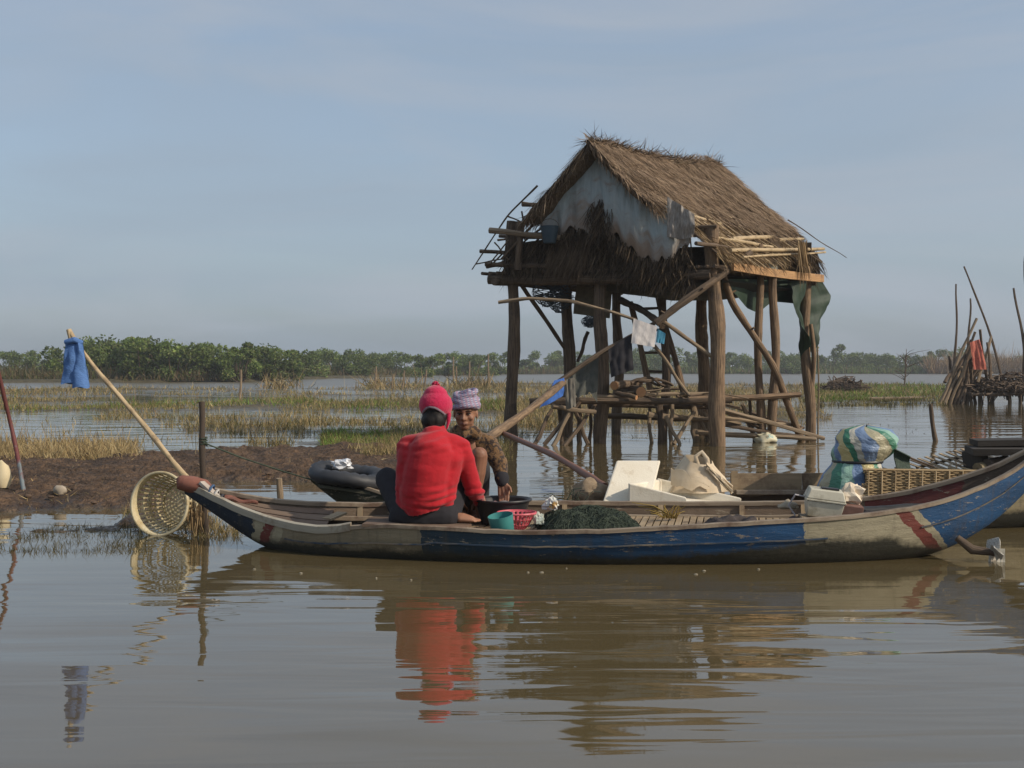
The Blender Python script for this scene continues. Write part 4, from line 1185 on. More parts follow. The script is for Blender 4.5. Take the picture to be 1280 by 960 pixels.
M_INNER = material('boat_inner_wood', (0.10, 0.070, 0.048), (0.19, 0.14, 0.095), 9, (1, 1, .12), .8, .006, c3=(.06, .045, .035), s3=2.5)
M_DECK = material('deck_bamboo', (0.26, 0.19, 0.115), (0.40, 0.31, 0.20), 12, GR, .75, .003, c3=(.16, .115, .075), s3=3)
M_PLANK = material('deck_plank', (0.13, 0.085, 0.06), (0.21, 0.15, 0.105), 10, GR, .8, .006, c3=(.08, .055, .042), s3=1.6)
M_RAILG = material('gunwale_wood', (0.20, 0.155, 0.11), (0.33, 0.27, 0.20), 12, GR, .8, .006, c3=(.13, .085, .06), s3=2)
BLUE, NAVY, CREAM, REDB, WOODC = (0.016, 0.068, 0.165), (0.016, 0.026, 0.042), (0.36, 0.32, 0.22), (0.17, 0.045, 0.035), (0.25, 0.21, 0.14)
DBLUE = (0.020, 0.042, 0.062)

# ---- the near boat
T1 = [(-2.26, 8.27, .40, 8.33, .41, .33), (-2.16, 8.22, .36, 8.36, .37, .27), (-2.0, 8.13, .295, 8.36, .33, .18), (-1.70, 7.96, .20, 8.30, .285, .005), (-1.40, 7.76, .158, 8.28, .262, -.06),
      (-1.17, 7.64, .150, 8.30, .252, -.08), (-.95, 7.55, .205, 8.38, .245, -.09), (-.54, 7.42, .208, 8.44, .245, -.1), (.05, 7.30, .19, 8.48, .245, -.1), (.58, 7.25, .207, 8.48, .243, -.1),
      (1.5, 7.25, .257, 8.42, .245, -.1), (2.05, 7.32, .283, 8.34, .26, -.08), (2.53, 7.44, .326, 8.22, .31, -.03), (2.82, 7.54, .39, 8.12, .39, .04), (3.13, 7.68, .48, 8.02, .50, .2), (3.33, 7.76, .58, 7.96, .60, .37), (3.55, 7.83, .75, 7.9, .75, .60)]
boat = empty('fishing_canoe', (0.4, 7.85, 0), 'long wooden fishing canoe with blue and cream painted side, both people sit in it', 'canoe')
hm, bx, bA, bo = hull_mesh(T1, 76)
paint1 = hull_paint('canoe_paint', [(-1.72, NAVY), (-0.56, WOODC), (0.45, DBLUE, .7), (1.78, BLUE), (2.52, CREAM), (9, BLUE)],
                    [(-1.73, .35, .035, CREAM), (-1.66, .35, .032, REDB), (-1.58, .35, .03, CREAM), (2.72, -1.0, .115, CREAM), (2.72, -1.0, .052, REDB)],
                    [(-2.3, .02), (-1.5, .06), (-.6, .055), (.6, .05), (1.2, .07), (1.9, .14), (2.3, .145), (2.65, .06), (3.6, .02)], chips=.60)
inner1 = hull_paint('canoe_inner_paint', [(2.42, (0.15, 0.108, 0.074)), (3.02, (0.15, 0.042, 0.036)), (9, (0.12, 0.085, 0.06))], [], [(-2.3, .05), (3.6, .05)], chips=.6)
hm.build('hull', [paint1, inner1], boat)
near_path = [Vector((x, a[0], a[1])) for x, a in zip(bx, bA)]
far_path = [Vector((x, a[2], a[3])) for x, a in zip(bx, bA)]
cut = [i for i, p in enumerate(near_path)]
iA = max(i for i, p in enumerate(near_path) if p.x < -0.98)
ribbon(near_path[:iA + 1], .062, .05, material('gunwale_cream', (0.30, 0.27, 0.21), (0.40, 0.37, 0.30), 10, GR, .75, .006, c3=(.2, .15, .1), s3=3), 'gunwale', boat, Vector((0, .02, .012)))
ribbon(near_path[iA - 1:], .05, .024, M_RAILG, 'gunwale', boat, Vector((0, .015, .006)))
ribbon(far_path, .05, .028, M_RAILG, 'gunwale', boat, Vector((0, -.015, .006)))
# rubbing strake on the near side, following the plank seam
st = [Vector((x, rw[2].y, rw[2].z)) for x, rw in zip(bx, bo)]
def side_at(x, frac):
    """outer near side of the hull at station x, frac of the way from gunwale to keel"""
    i = int(np.argmin(np.abs(np.array(bx) - x)))
    zt = bA[i][1] - frac * (bA[i][1] - max(0.0, bA[i][4]))
    ys = [p.y for p in bo[i][:8]]; zs = [p.z for p in bo[i][:8]]
    return Vector((bx[i], float(np.interp(-zt, [-z for z in zs], ys)), zt))
M_SEAM = material('worn_seam', (0.09, 0.075, 0.055), (0.24, 0.20, 0.15), 9, (1, 1, .5), .8, c3=(.03, .05, .08), s3=3, t3=(.42, .55))
ribbon([side_at(x, .42 if x > -.5 else .5) for x in np.linspace(-1.5, 1.9, 44)], .010, .009, M_SEAM, 'rubbing_strake', boat, Vector((0, -.004, 0)))
ribbon([side_at(x, .36) for x in np.linspace(2.55, 3.3, 14)], .010, .008, M_SEAM, 'rubbing_strake', boat, Vector((0, -.004, 0)))
# far side inner stringer and ribs
ribbon([Vector((p.x, p.y - .06, p.z - .085)) for p in far_path[10:-12]], .03, .03, M_RAILG, 'stringer', boat)
for px in (452, 560, 706, 826, 926, 1000):
    x = (px - 640) * 8.4 / F_PX
    i = int(np.argmin(np.abs(np.array(bx) - x)))
    mb = MB(); mb.beam(Vector((x, bA[i][2] - .045, bA[i][3] - .12)), Vector((x, bA[i][2] - .03, bA[i][3] - .005)), .035, .03)
    mb.build('rib', M_DECK, boat, smooth=False)
# slatted floor
DZ = 0.145
for k in range(66):
    x = -0.62 + k * 0.047
    i = int(np.argmin(np.abs(np.array(bx) - x)))
    y0, y1 = bA[i][0] + .07, bA[i][2] - .06
    lean = .20
    mb = MB(); mb.beam((x, y0, DZ + random.uniform(-.003, .003)), (x + lean, y1, DZ + .012 + random.uniform(-.003, .003)), .037, .014)
    mb.build('floor_slat', M_DECK, boat, smooth=False)
for yy in (7.6, 8.2):
    mb = MB(); mb.beam((-.8, yy, DZ - .024), (2.3, yy + .05, DZ - .024), .04, .03); mb.build('floor_bearer', M_INNER, boat, smooth=False)
# planked foredeck
for k in range(4):
    q0, q1 = k / 4 + .02, (k + 1) / 4 - .02
    def fd(a, b):
        x = -2.02 + a * .80
        yn, zn, yf, zf, zk = lerp_tab(T1, x)
        yn += .04; yf -= .04
        q = q0 + (q1 - q0) * b
        return Vector((x, yn + (yf - yn) * q, zn + (zf - zn) * q - .02 + .012 * a * 0))
    mb = MB(); mb.grid(fd, 12, 2, thick=.016, tcfn=lambda a, b, k=k: (b * .1 + k * 3, 0, a))
    mb.build('foredeck_plank', M_PLANK, boat, smooth=False)
for k in range(3):
    mb = MB(); y = 7.82 + k * .2
    mb.beam((-.98, y, .165), (-.60, y - .02, .165), .17, .018); mb.build('deck_plank', M_PLANK, boat, smooth=False)
mb = MB(); mb.beam(W(408, 649, 8.02), W(428, 641, 8.14), .09, .014); mb.build('loose_board', M_DECK, boat, smooth=False)
mb = MB(); mb.beam(Vector((-.92, 7.66, .214)), Vector((-.28, 7.55, .196)), .26, .018); mb.build('seat_board', M_PLANK, boat, smooth=False)
# carved bow block with its lashing
M_REDBLK = material('bow_block_red', (0.20, 0.075, 0.05), (0.27, 0.12, 0.085), 7, rough=.75, bump=.006, c3=(.12, .06, .045), s3=6, coords='obj')
mb = MB()
mb.tube([W(224, 596, 8.3), W(228, 603, 8.3), W(240, 606, 8.29), W(254, 609, 8.27), W(264, 615, 8.25)], [.03, .075, .082, .075, .045], 12, flat=.75)
mb.build('bow_block', M_REDBLK, boat)
mb = MB(); mb.beam(W(252, 603, 8.22), W(278, 627, 8.15), .05, .02); mb.build('bow_cap', material('bow_cap', (.50, .47, .42), (.36, .28, .22), 8), boat, smooth=False)
for k in range(3):
    c = W(263 + 6 * k, 612 + 6 * k, 8.2 - .02 * k); m_ = MB()
    m_.tube([c + Vector((.015 * math.cos(a), .055 * math.sin(a) + .02, .042 * math.cos(a) - .015)) for a in np.linspace(0, 6.28, 17)], .008, 5)
    m_.build('lashing', material('lashing%d' % k, ((.06, .11, .2), (.45, .43, .4), (.05, .05, .06))[k], None, rough=.8), boat)
mb = MB(); mb.grid(lambda a, b: W(280 + a * 42, 621 + a * 7 + b * (5 - 2 * a), 8.3 - .06 * b) + Vector((0, 0, .01 * math.sin(a * 9))), 12, 4, thick=.012)
mb.build('red_board', M_REDBLK, boat)
# propeller at the stern
M_PROP = material('prop_metal', (0.45, 0.43, 0.38), (0.58, 0.55, 0.48), 8, rough=.45, spec=.4, c3=(.25, .2, .15), s3=9)
ps, pe = W(1196, 672, 7.5), W(1243, 691, 7.45)
mb = MB(); mb.tube([ps, W(1215, 687, 7.47), pe], [.022, .03, .02], 10); mb.build('propeller_shaft', M_STICK, boat)
pr = MB(); ax = (pe - W(1215, 687, 7.47)).normalized()
pr.tube([pe - ax * .03, pe + ax * .035], [.02, .016], 10)
bu = ax.cross(Vector((0, 1, 0))).normalized(); bv = ax.cross(bu).normalized()
prop = pr.build('propeller', M_PROP, boat)
for a in (1.35, 3.45, 5.5):
    rd = bu * math.cos(a) + bv * math.sin(a); tn = ax.cross(rd)
    m_ = MB(); m_.grid(lambda s, t_: pe + rd * (.015 + s * .095) + (tn * (t_ - .5) * .085 * math.sin(.5 + s * 2.2) + ax * (t_ - .5) * .06), 8, 6, thick=.005)
    m_.build('blade', M_PROP, prop)
cloth('prop_rag', material('prop_rag', (.55, .53, .46), (.45, .42, .35), 6), (pe + Vector((-.02, -.03, .03)), pe + Vector((.05, -.03, .03)), pe + Vector((.06, -.03, -.115)), pe + Vector((.015, -.03, -.11))), 'whitish rag caught on the boat propeller above the water', 'rag', 8, 8, .012)

# ---- the canoe moored behind
T2 = [(-1.52, 9.06, .44, 9.12, .44, .34), (-1.40, 9.0, .40, 9.18, .40, .24), (-1.2, 8.92, .34, 9.26, .34, .10), (-.95, 8.88, .26, 9.34, .26, -.04), (-.5, 8.86, .15, 9.42, .14, -.07), (.2, 8.86, .11, 9.48, .10, -.08),
      (.9, 8.86, .11, 9.54, .11, -.08), (1.6, 8.86, .15, 9.58, .16, -.08), (2.4, 8.86, .19, 9.6, .22, -.08), (3.2, 8.87, .25, 9.58, .30, -.07), (3.7, 8.9, .33, 9.54, .40, -.05), (4.3, 9.0, .5, 9.45, .55, .1), (4.8, 9.15, .72, 9.35, .74, .4)]
boat2 = empty('moored_canoe', (1.5, 9.2, 0), 'dark wooden canoe moored behind the blue one, loaded with foam boxes and sacks', 'canoe')
hm2, bx2, bA2, bo2 = hull_mesh(T2, 60)
paint2 = hull_paint('moored_paint', [(-.6, (0.045, 0.047, 0.03)), (9, (0.30, 0.25, 0.15))], [], [(-1.6, -.05), (-.9, .0), (1, .04), (3, .06), (3.6, .13), (4.9, .1)], chips=.58)
hm2.build('hull', [paint2, M_INNER], boat2)
np2 = [Vector((x, a[0], a[1])) for x, a in zip(bx2, bA2)]; fp2 = [Vector((x, a[2], a[3])) for x, a in zip(bx2, bA2)]
ribbon(np2, .045, .024, M_RAILG, 'gunwale', boat2, Vector((0, .012, .006)))
ribbon(fp2, .045, .024, M_RAILG, 'gunwale', boat2, Vector((0, -.012, .006)))
M_WASH = material('washboard', (0.24, 0.18, 0.11), (0.36, 0.27, 0.17), 9, GR, .8, .005, c3=(.15, .10, .065), s3=2)
for (a, b, yy) in (((913, 592), (1002, 592), 9.52), ((1003, 592), (1085, 590), 9.53)):
    p0, p1 = W(a[0], a[1] + 13, yy), W(b[0], b[1] + 13, yy)
    mb = MB(); mb.beam(p0, p1, .022, .17, seg=3); mb.build('washboard', M_WASH, boat2, smooth=False)
mb = MB(); mb.beam(W(914, 604, 9.48), W(922, 604, 9.48), .02, .19, up=(0, 0, 1)); mb.build('washboard_cleat', M_WASH, boat2, smooth=False)
mb = MB(); mb.beam(W(920, 615, 9.44), W(1085, 615, 9.44), .06, .03); mb.build('stringer', M_RAILG, boat2, smooth=False)
for k in range(16):
    x = .5 + k * .2
    mb = MB(); mb.beam((x, 8.93, .075), (x, 9.5, .085), .15, .014); mb.build('floor_plank', M_PLANK, boat2, smooth=False)
# dark raised stern planks
M_CHAR = material('charred_plank', (0.03, 0.026, 0.022), (0.06, 0.05, 0.04), 10, GR, .8, .005)
mb = MB(); mb.beam(W(1211, 563, 9.25), W(1330, 563, 9.1), .45, .05, seg=3); mb.build('stern_plank', M_CHAR, boat2, smooth=False)
mb = MB(); mb.beam(W(1217, 553, 9.35), W(1330, 551, 9.25), .3, .045, seg=3); mb.build('stern_plank', M_CHAR, boat2, smooth=False)
mb = MB(); mb.beam(W(1222, 600, 9.3), W(1218, 566, 9.3), .05, .4); mb.build('stern_post', M_CHAR, boat2, smooth=False)
for k in range(3):
    mb = MB(); mb.tube([W(1222 + 12 * k, 586 - 5 * (k % 2), 9.05), W(1246 + 12 * k, 580 - 4 * (k % 2), 9.2)], [.045, .045], 9)
    tag(mb.build('cord_roll', material('cord_roll%d' % k, ((.30, .24, .14), (.10, .08, .07), (.24, .18, .11))[k], (.05, .04, .03), 12), loc=W(1222 + 12 * k, 586, 9.05)),
        ('tan roll of cord tucked under the dark stern planks', 'dark roll of cord between two tan rolls under the stern planks', 'brown roll of cord at the frame edge under the stern planks')[k], 'roll')

# ------------------------------------------------------------------ load of the near boat
def lathe(prof, c, n=28, rot=None, hole=None, thick=None):
    """profile [(r, z)] spun about z; hole(i, j) -> True drops the face"""
    m_ = MB(); V_ = []
    for r_, z in prof:
        for j in range(n):
            a = 2 * PI * j / n
            V_.append(Vector((r_ * math.cos(a), r_ * math.sin(a), z)))
    if rot is not None: V_ = [rot @ v for v in V_]
    F_ = [(i * n + j, i * n + (j + 1) % n, (i + 1) * n + (j + 1) % n, (i + 1) * n + j) for i in range(len(prof) - 1) for j in range(n) if not (hole and hole(i, j))]
    m_.add([v + Vector(c) for v in V_], F_)
    return m_
M_BLKP = material('black_plastic', (0.014, 0.014, 0.016), (0.03, 0.03, 0.032), 6, rough=.45, spec=.4)
c = Vector(((628 - 640) * 8.0 / F_PX, 8.02, .165))
bas = empty('plastic_basin', c, 'black plastic wash basin holding fish between the two people', 'basin')
lathe([(0.0, .012), (.13, .012), (.17, .15), (.185, .162), (.196, .160), (.196, .15), (.182, .148), (.14, 0), (0, 0)], c, 32).build('bowl', M_BLKP, bas, fix=False)
mb = MB(); mb.tube([c + Vector((.191 * math.cos(a), .191 * math.sin(a), .157)) for a in np.linspace(0, 2 * PI, 33)], .008, 6, caps=False); mb.build('rim', M_BLKP, bas)
mb = lathe([(0, .085), (.155, .085)], c, 24); mb.build('water', material('basin_water', (.05, .035, .03), (.09, .05, .045), 9, rough=.1, spec=.5), bas, fix=False)
M_FISH = material('fish_skin', (0.34, 0.30, 0.28), (0.16, 0.14, 0.12), 12, rough=.3, spec=.6)
M_FISHP = material('fish_pink', (0.50, 0.25, 0.25), (0.42, 0.34, 0.32), 14, rough=.3, spec=.6)
def fish(p, yaw, ln, mat, label, roll=0.0):
    t = empty('fish', p, label, 'fish')
    R_ = Matrix.Rotation(yaw, 3, 'Z') @ Matrix.Rotation(roll, 3, 'X')
    m_ = MB(); pts_ = [Vector(((-.5 + q) * ln, 0, 0)) for q in (0, .06, .2, .4, .6, .8, .92)]
    m_.tube(pts_, [.004, .02 * ln / .16, .034 * ln / .16, .036 * ln / .16, .027 * ln / .16, .013 * ln / .16, .006], 10, flat=.55)
    m_.v = [tuple(R_ @ Vector(v) + Vector(p)) for v in m_.v]; m_.build('body', mat, t)
    m_ = MB(); e = ln * .42
    m_.add([R_ @ Vector(v) + Vector(p) for v in ((e, .002, 0), (e + ln * .16, .002, .028), (e + ln * .12, .002, 0), (e + ln * .16, .002, -.028), (e, -.002, 0), (e + ln * .16, -.002, .028), (e + ln * .12, -.002, 0), (e + ln * .16, -.002, -.028))],
           [(0, 1, 2), (0, 2, 3), (6, 5, 4), (7, 6, 4), (0, 4, 5, 1), (1, 5, 6, 2), (2, 6, 7, 3), (3, 7, 4, 0)])
    m_.build('tail', mat, t, smooth=False)
for k, (dx, dy, yw, mt, lb) in enumerate(((-.08, -.04, .3, M_FISHP, 'pinkish gutted fish nearest the people in the black basin'), (-.03, .03, .9, M_FISHP, 'pale pink fish second from the people in the black basin'),
                                          (.03, -.05, -.3, M_FISH, 'grey fish in front middle of the black basin'), (.08, .03, .5, M_FISH, 'grey fish farthest right in the black basin'), (.0, .08, 2.6, M_FISH, 'dark grey fish at the back of the black basin'))):
    fish(c + Vector((dx, dy, .105 + .008 * (k % 3))), yw, .15, mt, lb, 1.2)
M_PINK = material('pink_plastic', (0.62, 0.10, 0.13), (0.68, 0.15, 0.18), 6, rough=.4, spec=.4, trans=.15)
c = Vector(((646 - 640) * 7.72 / F_PX, 7.72, .16))
col_ = empty('plastic_colander', c, 'pink plastic colander in front of the black basin', 'colander')
prof = [(.0, .004), (.05, .004), (.06, .008), (.078, .03), (.084, .038), (.098, .065), (.103, .073), (.115, .10), (.119, .108)]
sv = lathe(prof, c, 48, hole=lambda i, j: i in (2, 4, 6) and j % 2 == 0)
bw = sv.build('bowl', M_PINK, col_, fix=False)
md = bw.modifiers.new('thickness', 'SOLIDIFY'); md.thickness = .004
mb = MB(); mb.tube([c + Vector((.124 * math.cos(a), .124 * math.sin(a), .109)) for a in np.linspace(0, 2 * PI, 41)], .008, 6, caps=False); mb.build('rim', M_PINK, col_)
fish(c + Vector((.0, -.01, .045)), 2.4, .10, M_FISH, 'single small grey fish lying in the pink colander', .9)
M_TEAL = material('teal_plastic', (0.04, 0.19, 0.19), (0.055, 0.25, 0.24), 5, rough=.45, spec=.4)
c = W(629, 668, 7.46); c.z = .17
rot = Matrix.Rotation(-.16, 3, 'Y') @ Matrix.Rotation(.15, 3, 'X')
tag(lathe([(0, .0), (.066, 0), (.07, .006), (.078, .10), (.08, .115), (.076, .115), (.066, .012), (0, .01)], c + Vector((0, 0, .005)), 28, rot).build('plastic_cup', M_TEAL, loc=c, fix=False), 'teal plastic tub on the gunwale in front of the pink colander', 'tub')
# plastic scraps
M_SCRAP = material('printed_plastic', (0.72, 0.68, 0.55), (0.55, 0.62, 0.68), 5, rough=.4, c3=(.62, .38, .12), s3=9, t3=(.55, .6), coords='obj')
crumple('plastic_wrapper', W(690, 632, 7.85), (.035, .03, .04), M_SCRAP, 'crumpled yellow and blue plastic wrapper at the edge of the green net', 'wrapper', 11, 1.5, n=20, sharp=True)
crumple('plastic_scrap', W(674, 650, 7.7), (.035, .025, .035), material('scrap2', (.62, .60, .48), (.35, .42, .40), 9, rough=.4), 'pale crumpled plastic scrap right of the pink colander', 'wrapper', 12, 1.3, n=20, sharp=True)
# green net heap
def heap(name, c, rx, ry, rz, mat, label, cat, seed, strands=0, scol=None, lop=0.0, fq=2.4):
    t = empty(name, c, label, cat)
    def fn(a, b):
        u, v = a * 2 - 1, b * 2 - 1
        r2 = min(1, math.hypot(u, v * 1.0))
        n_ = float(fbm(u * fq + seed, v * fq, 0, seed, 4))
        h = min(.86 + .25 * n_, max(0, 1 - r2 ** 3.5) * (1 + .55 * n_ + lop * u)) if r2 < .8 else max(0, 1 - r2 ** 3.5) * (1 + .55 * n_ + lop * u)
        k = 1 + .16 * float(fbm(u * 3, v * 3 + seed, 0, seed + 2, 3))
        return Vector(c) + Vector((u * rx * k, v * ry * k, rz * h + .03 * n_ * (1 - r2)))
    m_ = MB(); m_.grid(fn, 34, 26); m_.build('heap', mat, t)
    if strands:
        m_ = MB(); rr = random.Random(seed)
        for _ in range(strands):
            u, v = rr.uniform(.03, .9), rr.uniform(.03, .9); a = rr.uniform(0, 6.28); pts_ = []
            for i in range(7):
                pts_.append(fn(min(.99, max(.01, u)), min(.99, max(.01, v))) + Vector((0, 0, rr.uniform(.0, .014))))
                a += rr.uniform(-.9, .9); u += .035 * math.cos(a); v += .045 * math.sin(a)
            m_.tube(pts_, .0018, 3, caps=False)
        o = m_.build('net_cord', scol, t, fix=False); o['kind'] = 'stuff'
    return t
M_NET = material('green_net', (0.014, 0.020, 0.014), (0.034, 0.046, 0.033), 40, rough=.9, bump=.012, bscale=70, coords='obj')
M_NETC = material('green_net_cord', (0.022, 0.034, 0.024), (0.07, 0.088, 0.062), 20, rough=.85)
heap('fishing_net', Vector((.50, 7.80, .145)), .36, .40, .125, M_NET, 'heap of dark green fishing net in the middle of the blue canoe', 'net', 31, 700, M_NETC, lop=-.1)
heap('wet_clothes', Vector((1.38, 7.62, .15)), .24, .20, .11, material('dark_clothes', (0.035, 0.028, 0.026), (0.075, 0.06, 0.055), 9, rough=.85, bump=.01, coords='obj'), 'dark brown bundle of wet clothes on the slatted floor', 'clothes', 42, lop=.2, fq=3.0)
heap('rag_heap', Vector((1.92, 7.75, .16)), .16, .16, .09, material('rag_heap', (0.10, 0.08, 0.08), (0.035, 0.03, 0.033), 7, rough=.9, coords='obj'), 'dark rags with pale bits beside the cream case', 'clothes', 47, fq=3.2)
crumple('pale_rag', W(985, 632, 7.85), (.06, .04, .03), material('pale_rag', (.42, .36, .26), (.20, .17, .13), 12, rough=.9), 'small dirty white rag left of the cream case', 'rag', 61, .9, n=14)
# yellow weed
mb = MB(); rr = random.Random(5)
for k in range(26):
    p0 = W(838 + rr.uniform(-8, 8), 648, 8.15); e = p0 + Vector((rr.gauss(.02, .06), rr.gauss(0, .05), rr.uniform(.03, .09)))
    mb.tube([p0, p0.lerp(e, .5) + Vector((rr.gauss(0, .015), 0, .01)), e], [.004, .003, .002], 4)
for k in range(5):
    p0 = W(845, 648, 8.15); e = W(790 + 8 * k, 628 + 5 * k, 8.2)
    mb.tube([p0, p0.lerp(e, .5) + Vector((0, 0, .03)), e], [.005, .004, .002], 4)
tag(mb.build('dry_weed', material('yellow_weed', (.34, .24, .05), (.22, .15, .05), 9), loc=W(838, 648, 8.15)), 'small yellowish sprig of dry weed on the slatted floor', 'weed')
# cream battery case
case = empty('plastic_case', W(1028, 645, 7.72), 'cream plastic case with a lid lying tilted near the stern', 'case')
M_CASE = material('cream_case', (0.50, 0.47, 0.37), (0.58, 0.55, 0.44), 6, rough=.5, c3=(.34, .31, .23), s3=5)
def frustum(m_, c, ax_, ay_, az_, w0, d0, w1, d1, h):
    V_ = []
    for (w, d, z) in ((w0, d0, 0), (w1, d1, h)):
        for x, y in ((-1, -1), (1, -1), (1, 1), (-1, 1)):
            V_.append(Vector(c) + ax_ * (x * w / 2) + ay_ * (y * d / 2) + az_ * z)
    m_.add(V_, [(3, 2, 1, 0), (4, 5, 6, 7), (0, 1, 5, 4), (1, 2, 6, 5), (2, 3, 7, 6), (3, 0, 4, 7)])
Rm = Matrix.Rotation(-.13, 3, 'Z') @ Matrix.Rotation(.12, 3, 'Y') @ Matrix.Rotation(.06, 3, 'X')
ex, ey, ez = Rm @ Vector((1, 0, 0)), Rm @ Vector((0, 1, 0)), Rm @ Vector((0, 0, 1))
cc = W(1028, 645, 7.72)
def bev(o, w=.006):
    b_ = o.modifiers.new('edge', 'BEVEL'); b_.width = w; b_.segments = 2; b_.limit_method = 'ANGLE'
    return o
mb = MB(); frustum(mb, cc, ex, ey, ez, .21, .15, .235, .17, .10); bev(mb.build('case_body', M_CASE, case, smooth=False))
mb = MB(); frustum(mb, cc + ez * .103, ex, ey, ez, .25, .185, .25, .185, .012); bev(mb.build('case_rim', M_CASE, case, smooth=False), .003)
mb = MB(); frustum(mb, cc + ez * .117, ex, ey, ez, .245, .18, .205, .145, .06); bev(mb.build('case_lid', M_CASE, case, smooth=False))
mb = MB(); mb.beam(cc + ez * .181 + ex * -.03, cc + ez * .183 + ex * .08, .07, .012); bev(mb.build('case_handle', M_BLKP, case, smooth=False), .003)
mb = MB(); mb.beam(cc - ez * .02 - ex * .14, cc - ez * .02 + ex * .16, .22, .014); mb.build('case_board', M_DECK, case, smooth=False)
mb = MB(); mb.tube([cc + ez * .11 - ex * .12, cc + ez * .12 - ex * .19 - ey * .03, cc + ez * .04 - ex * .22, cc - ez * .02 - ex * .17], .006, 6)
mb.build('cable', material('grey_cable', (.35, .34, .36), None, rough=.6), case)
crumple('paper_ball', W(1063, 622, 7.75), (.07, .055, .07), material('cream_paper', (.66, .54, .40), (.75, .66, .52), 6, rough=.9, coords='obj'), 'crumpled cream paper right beside the cream case', 'paper', 71, 1.0, n=18, sharp=True)
mb = MB(); frustum(mb, W(1062, 650, 7.68), ex, ey, ez, .13, .12, .14, .12, .10)
tag(bev(mb.build('wooden_block', material('red_block', (.13, .065, .05), (.2, .11, .085), 8, bump=.004), loc=W(1062, 650, 7.68), smooth=False)), 'dark reddish block in front of the crumpled paper', 'block')
heap('black_rag', Vector((2.30, 7.68, .19)), .12, .12, .10, M_BLACKC, 'black rag between the reddish block and the pipe', 'rag', 77)
pole('rubber_pipe', [W(1072, 641, 7.95), W(1140, 636, 7.98), W(1205, 629, 8.0)], .035, .032, material('black_rubber', (.022, .022, .024), (.05, .05, .05), 6, rough=.5), None, 10, .004, 'black pipe lying along the inside of the raised stern', 'pipe')

# ------------------------------------------------------------------ load of the canoe behind
M_FOAM = material('foam_box', (0.74, 0.69, 0.58), (0.66, 0.60, 0.48), 5, rough=.85, c3=(.52, .44, .32), s3=4, t3=(.58, .7), bump=.002, bscale=90)
def slab(name, a, b, c, d, th, mat, label, cat, w=.012):
    """thick board from four face corners"""
    a, b, c, d = [Vector(v) for v in (a, b, c, d)]
    nn = (b - a).cross(d - a).normalized()
    if nn.y > 0: nn = -nn
    m_ = MB(); V_ = [a, b, c, d] + [v - nn * th for v in (a, b, c, d)]
    m_.add(V_, [(0, 1, 2, 3), (7, 6, 5, 4), (0, 4, 5, 1), (1, 5, 6, 2), (2, 6, 7, 3), (3, 7, 4, 0)])
    return tag(bev(m_.build(name, mat, loc=a, smooth=False), w), label, cat)
slab('foam_sheet', W(771, 575, 9.3), W(826, 575, 9.36), W(812, 632, 9.0), W(752, 632, 8.95), .035, M_FOAM, 'white foam lid leaning upright on the canoe behind', 'foam sheet')
fb = empty('foam_box', W(850, 622, 9.1), 'long white foam box tipped over on the canoe behind', 'foam box')
A_, B_, C_, D_ = W(786, 604, 8.93), W(858, 622, 8.90), W(862, 648, 8.90), W(786, 640, 8.93)
E_, F2, G2, H2 = W(822, 598, 9.35), W(927, 623, 9.3), W(925, 640, 9.3), W(822, 630, 9.35)
def quadslab(vs8, name, mat, parent):
    m_ = MB(); m_.add(vs8, [(0, 1, 2, 3), (7, 6, 5, 4), (0, 4, 5, 1), (1, 5, 6, 2), (2, 6, 7, 3), (3, 7, 4, 0)])
    return bev(m_.build(name, mat, parent, smooth=False), .008)
quadslab([A_, B_, C_, D_, A_ + Vector((.0, .04, .0)), B_ + Vector((0, .04, 0)), C_ + Vector((0, .04, 0)), D_ + Vector((0, .04, 0))], 'front_wall', M_FOAM, fb)
quadslab([E_, F2, G2, H2, E_ + Vector((0, .04, 0)), F2 + Vector((0, .04, 0)), G2 + Vector((0, .04, 0)), H2 + Vector((0, .04, 0))], 'rear_wall', M_FOAM, fb)
quadslab([A_ + Vector((0, .045, -.004)), E_ + Vector((0, -.005, -.004)), H2, D_ + Vector((0, .045, 0)), A_ + Vector((.035, .045, -.012)), E_ + Vector((.035, -.005, -.012)), H2 + Vector((.035, 0, 0)), D_ + Vector((.035, .045, 0))], 'end_wall', M_FOAM, fb)
quadslab([A_ + Vector((.04, .045, -.10)), B_ + Vector((0, .045, -.05)), F2 + Vector((-.02, -.005, -.04)), E_ + Vector((.04, -.005, -.13)), A_ + Vector((.04, .045, -.13)), B_ + Vector((0, .045, -.08)), F2 + Vector((-.02, -.005, -.07)), E_ + Vector((.04, -.005, -.16))], 'base', M_FOAM, fb)
# cream cloth bag with open handles
M_BAGC = material('canvas_bag', (0.55, 0.44, 0.30), (0.65, 0.55, 0.41), 7, rough=.9, bump=.004, coords='obj')
bag = empty('cloth_bag', W(868, 610, 9.4), 'cream cloth bag slumped on the foam box', 'bag')
c = W(868, 600, 9.42)
def bagf(a, b):
    th = a * 2 * PI; h = b
    rx = .235 * (1 - .55 * h ** 1.4) * (1 + .1 * math.sin(3 * th + 1)); ry = .15 * (1 - .5 * h)
    f = 1 + .13 * float(fbm(math.cos(th) * 2 + 4, math.sin(th) * 2, h * 2.4, 15, 3)) + .05 * math.sin(7 * th + 4 * h)
    return c + Vector((rx * f * math.cos(th) + .03 * h, ry * f * math.sin(th), -.09 + .25 * h * (1 + .14 * math.cos(th - 2.2))))
mb = MB(); mb.grid(bagf, 48, 16); mb.build('bag_body', M_BAGC, bag)
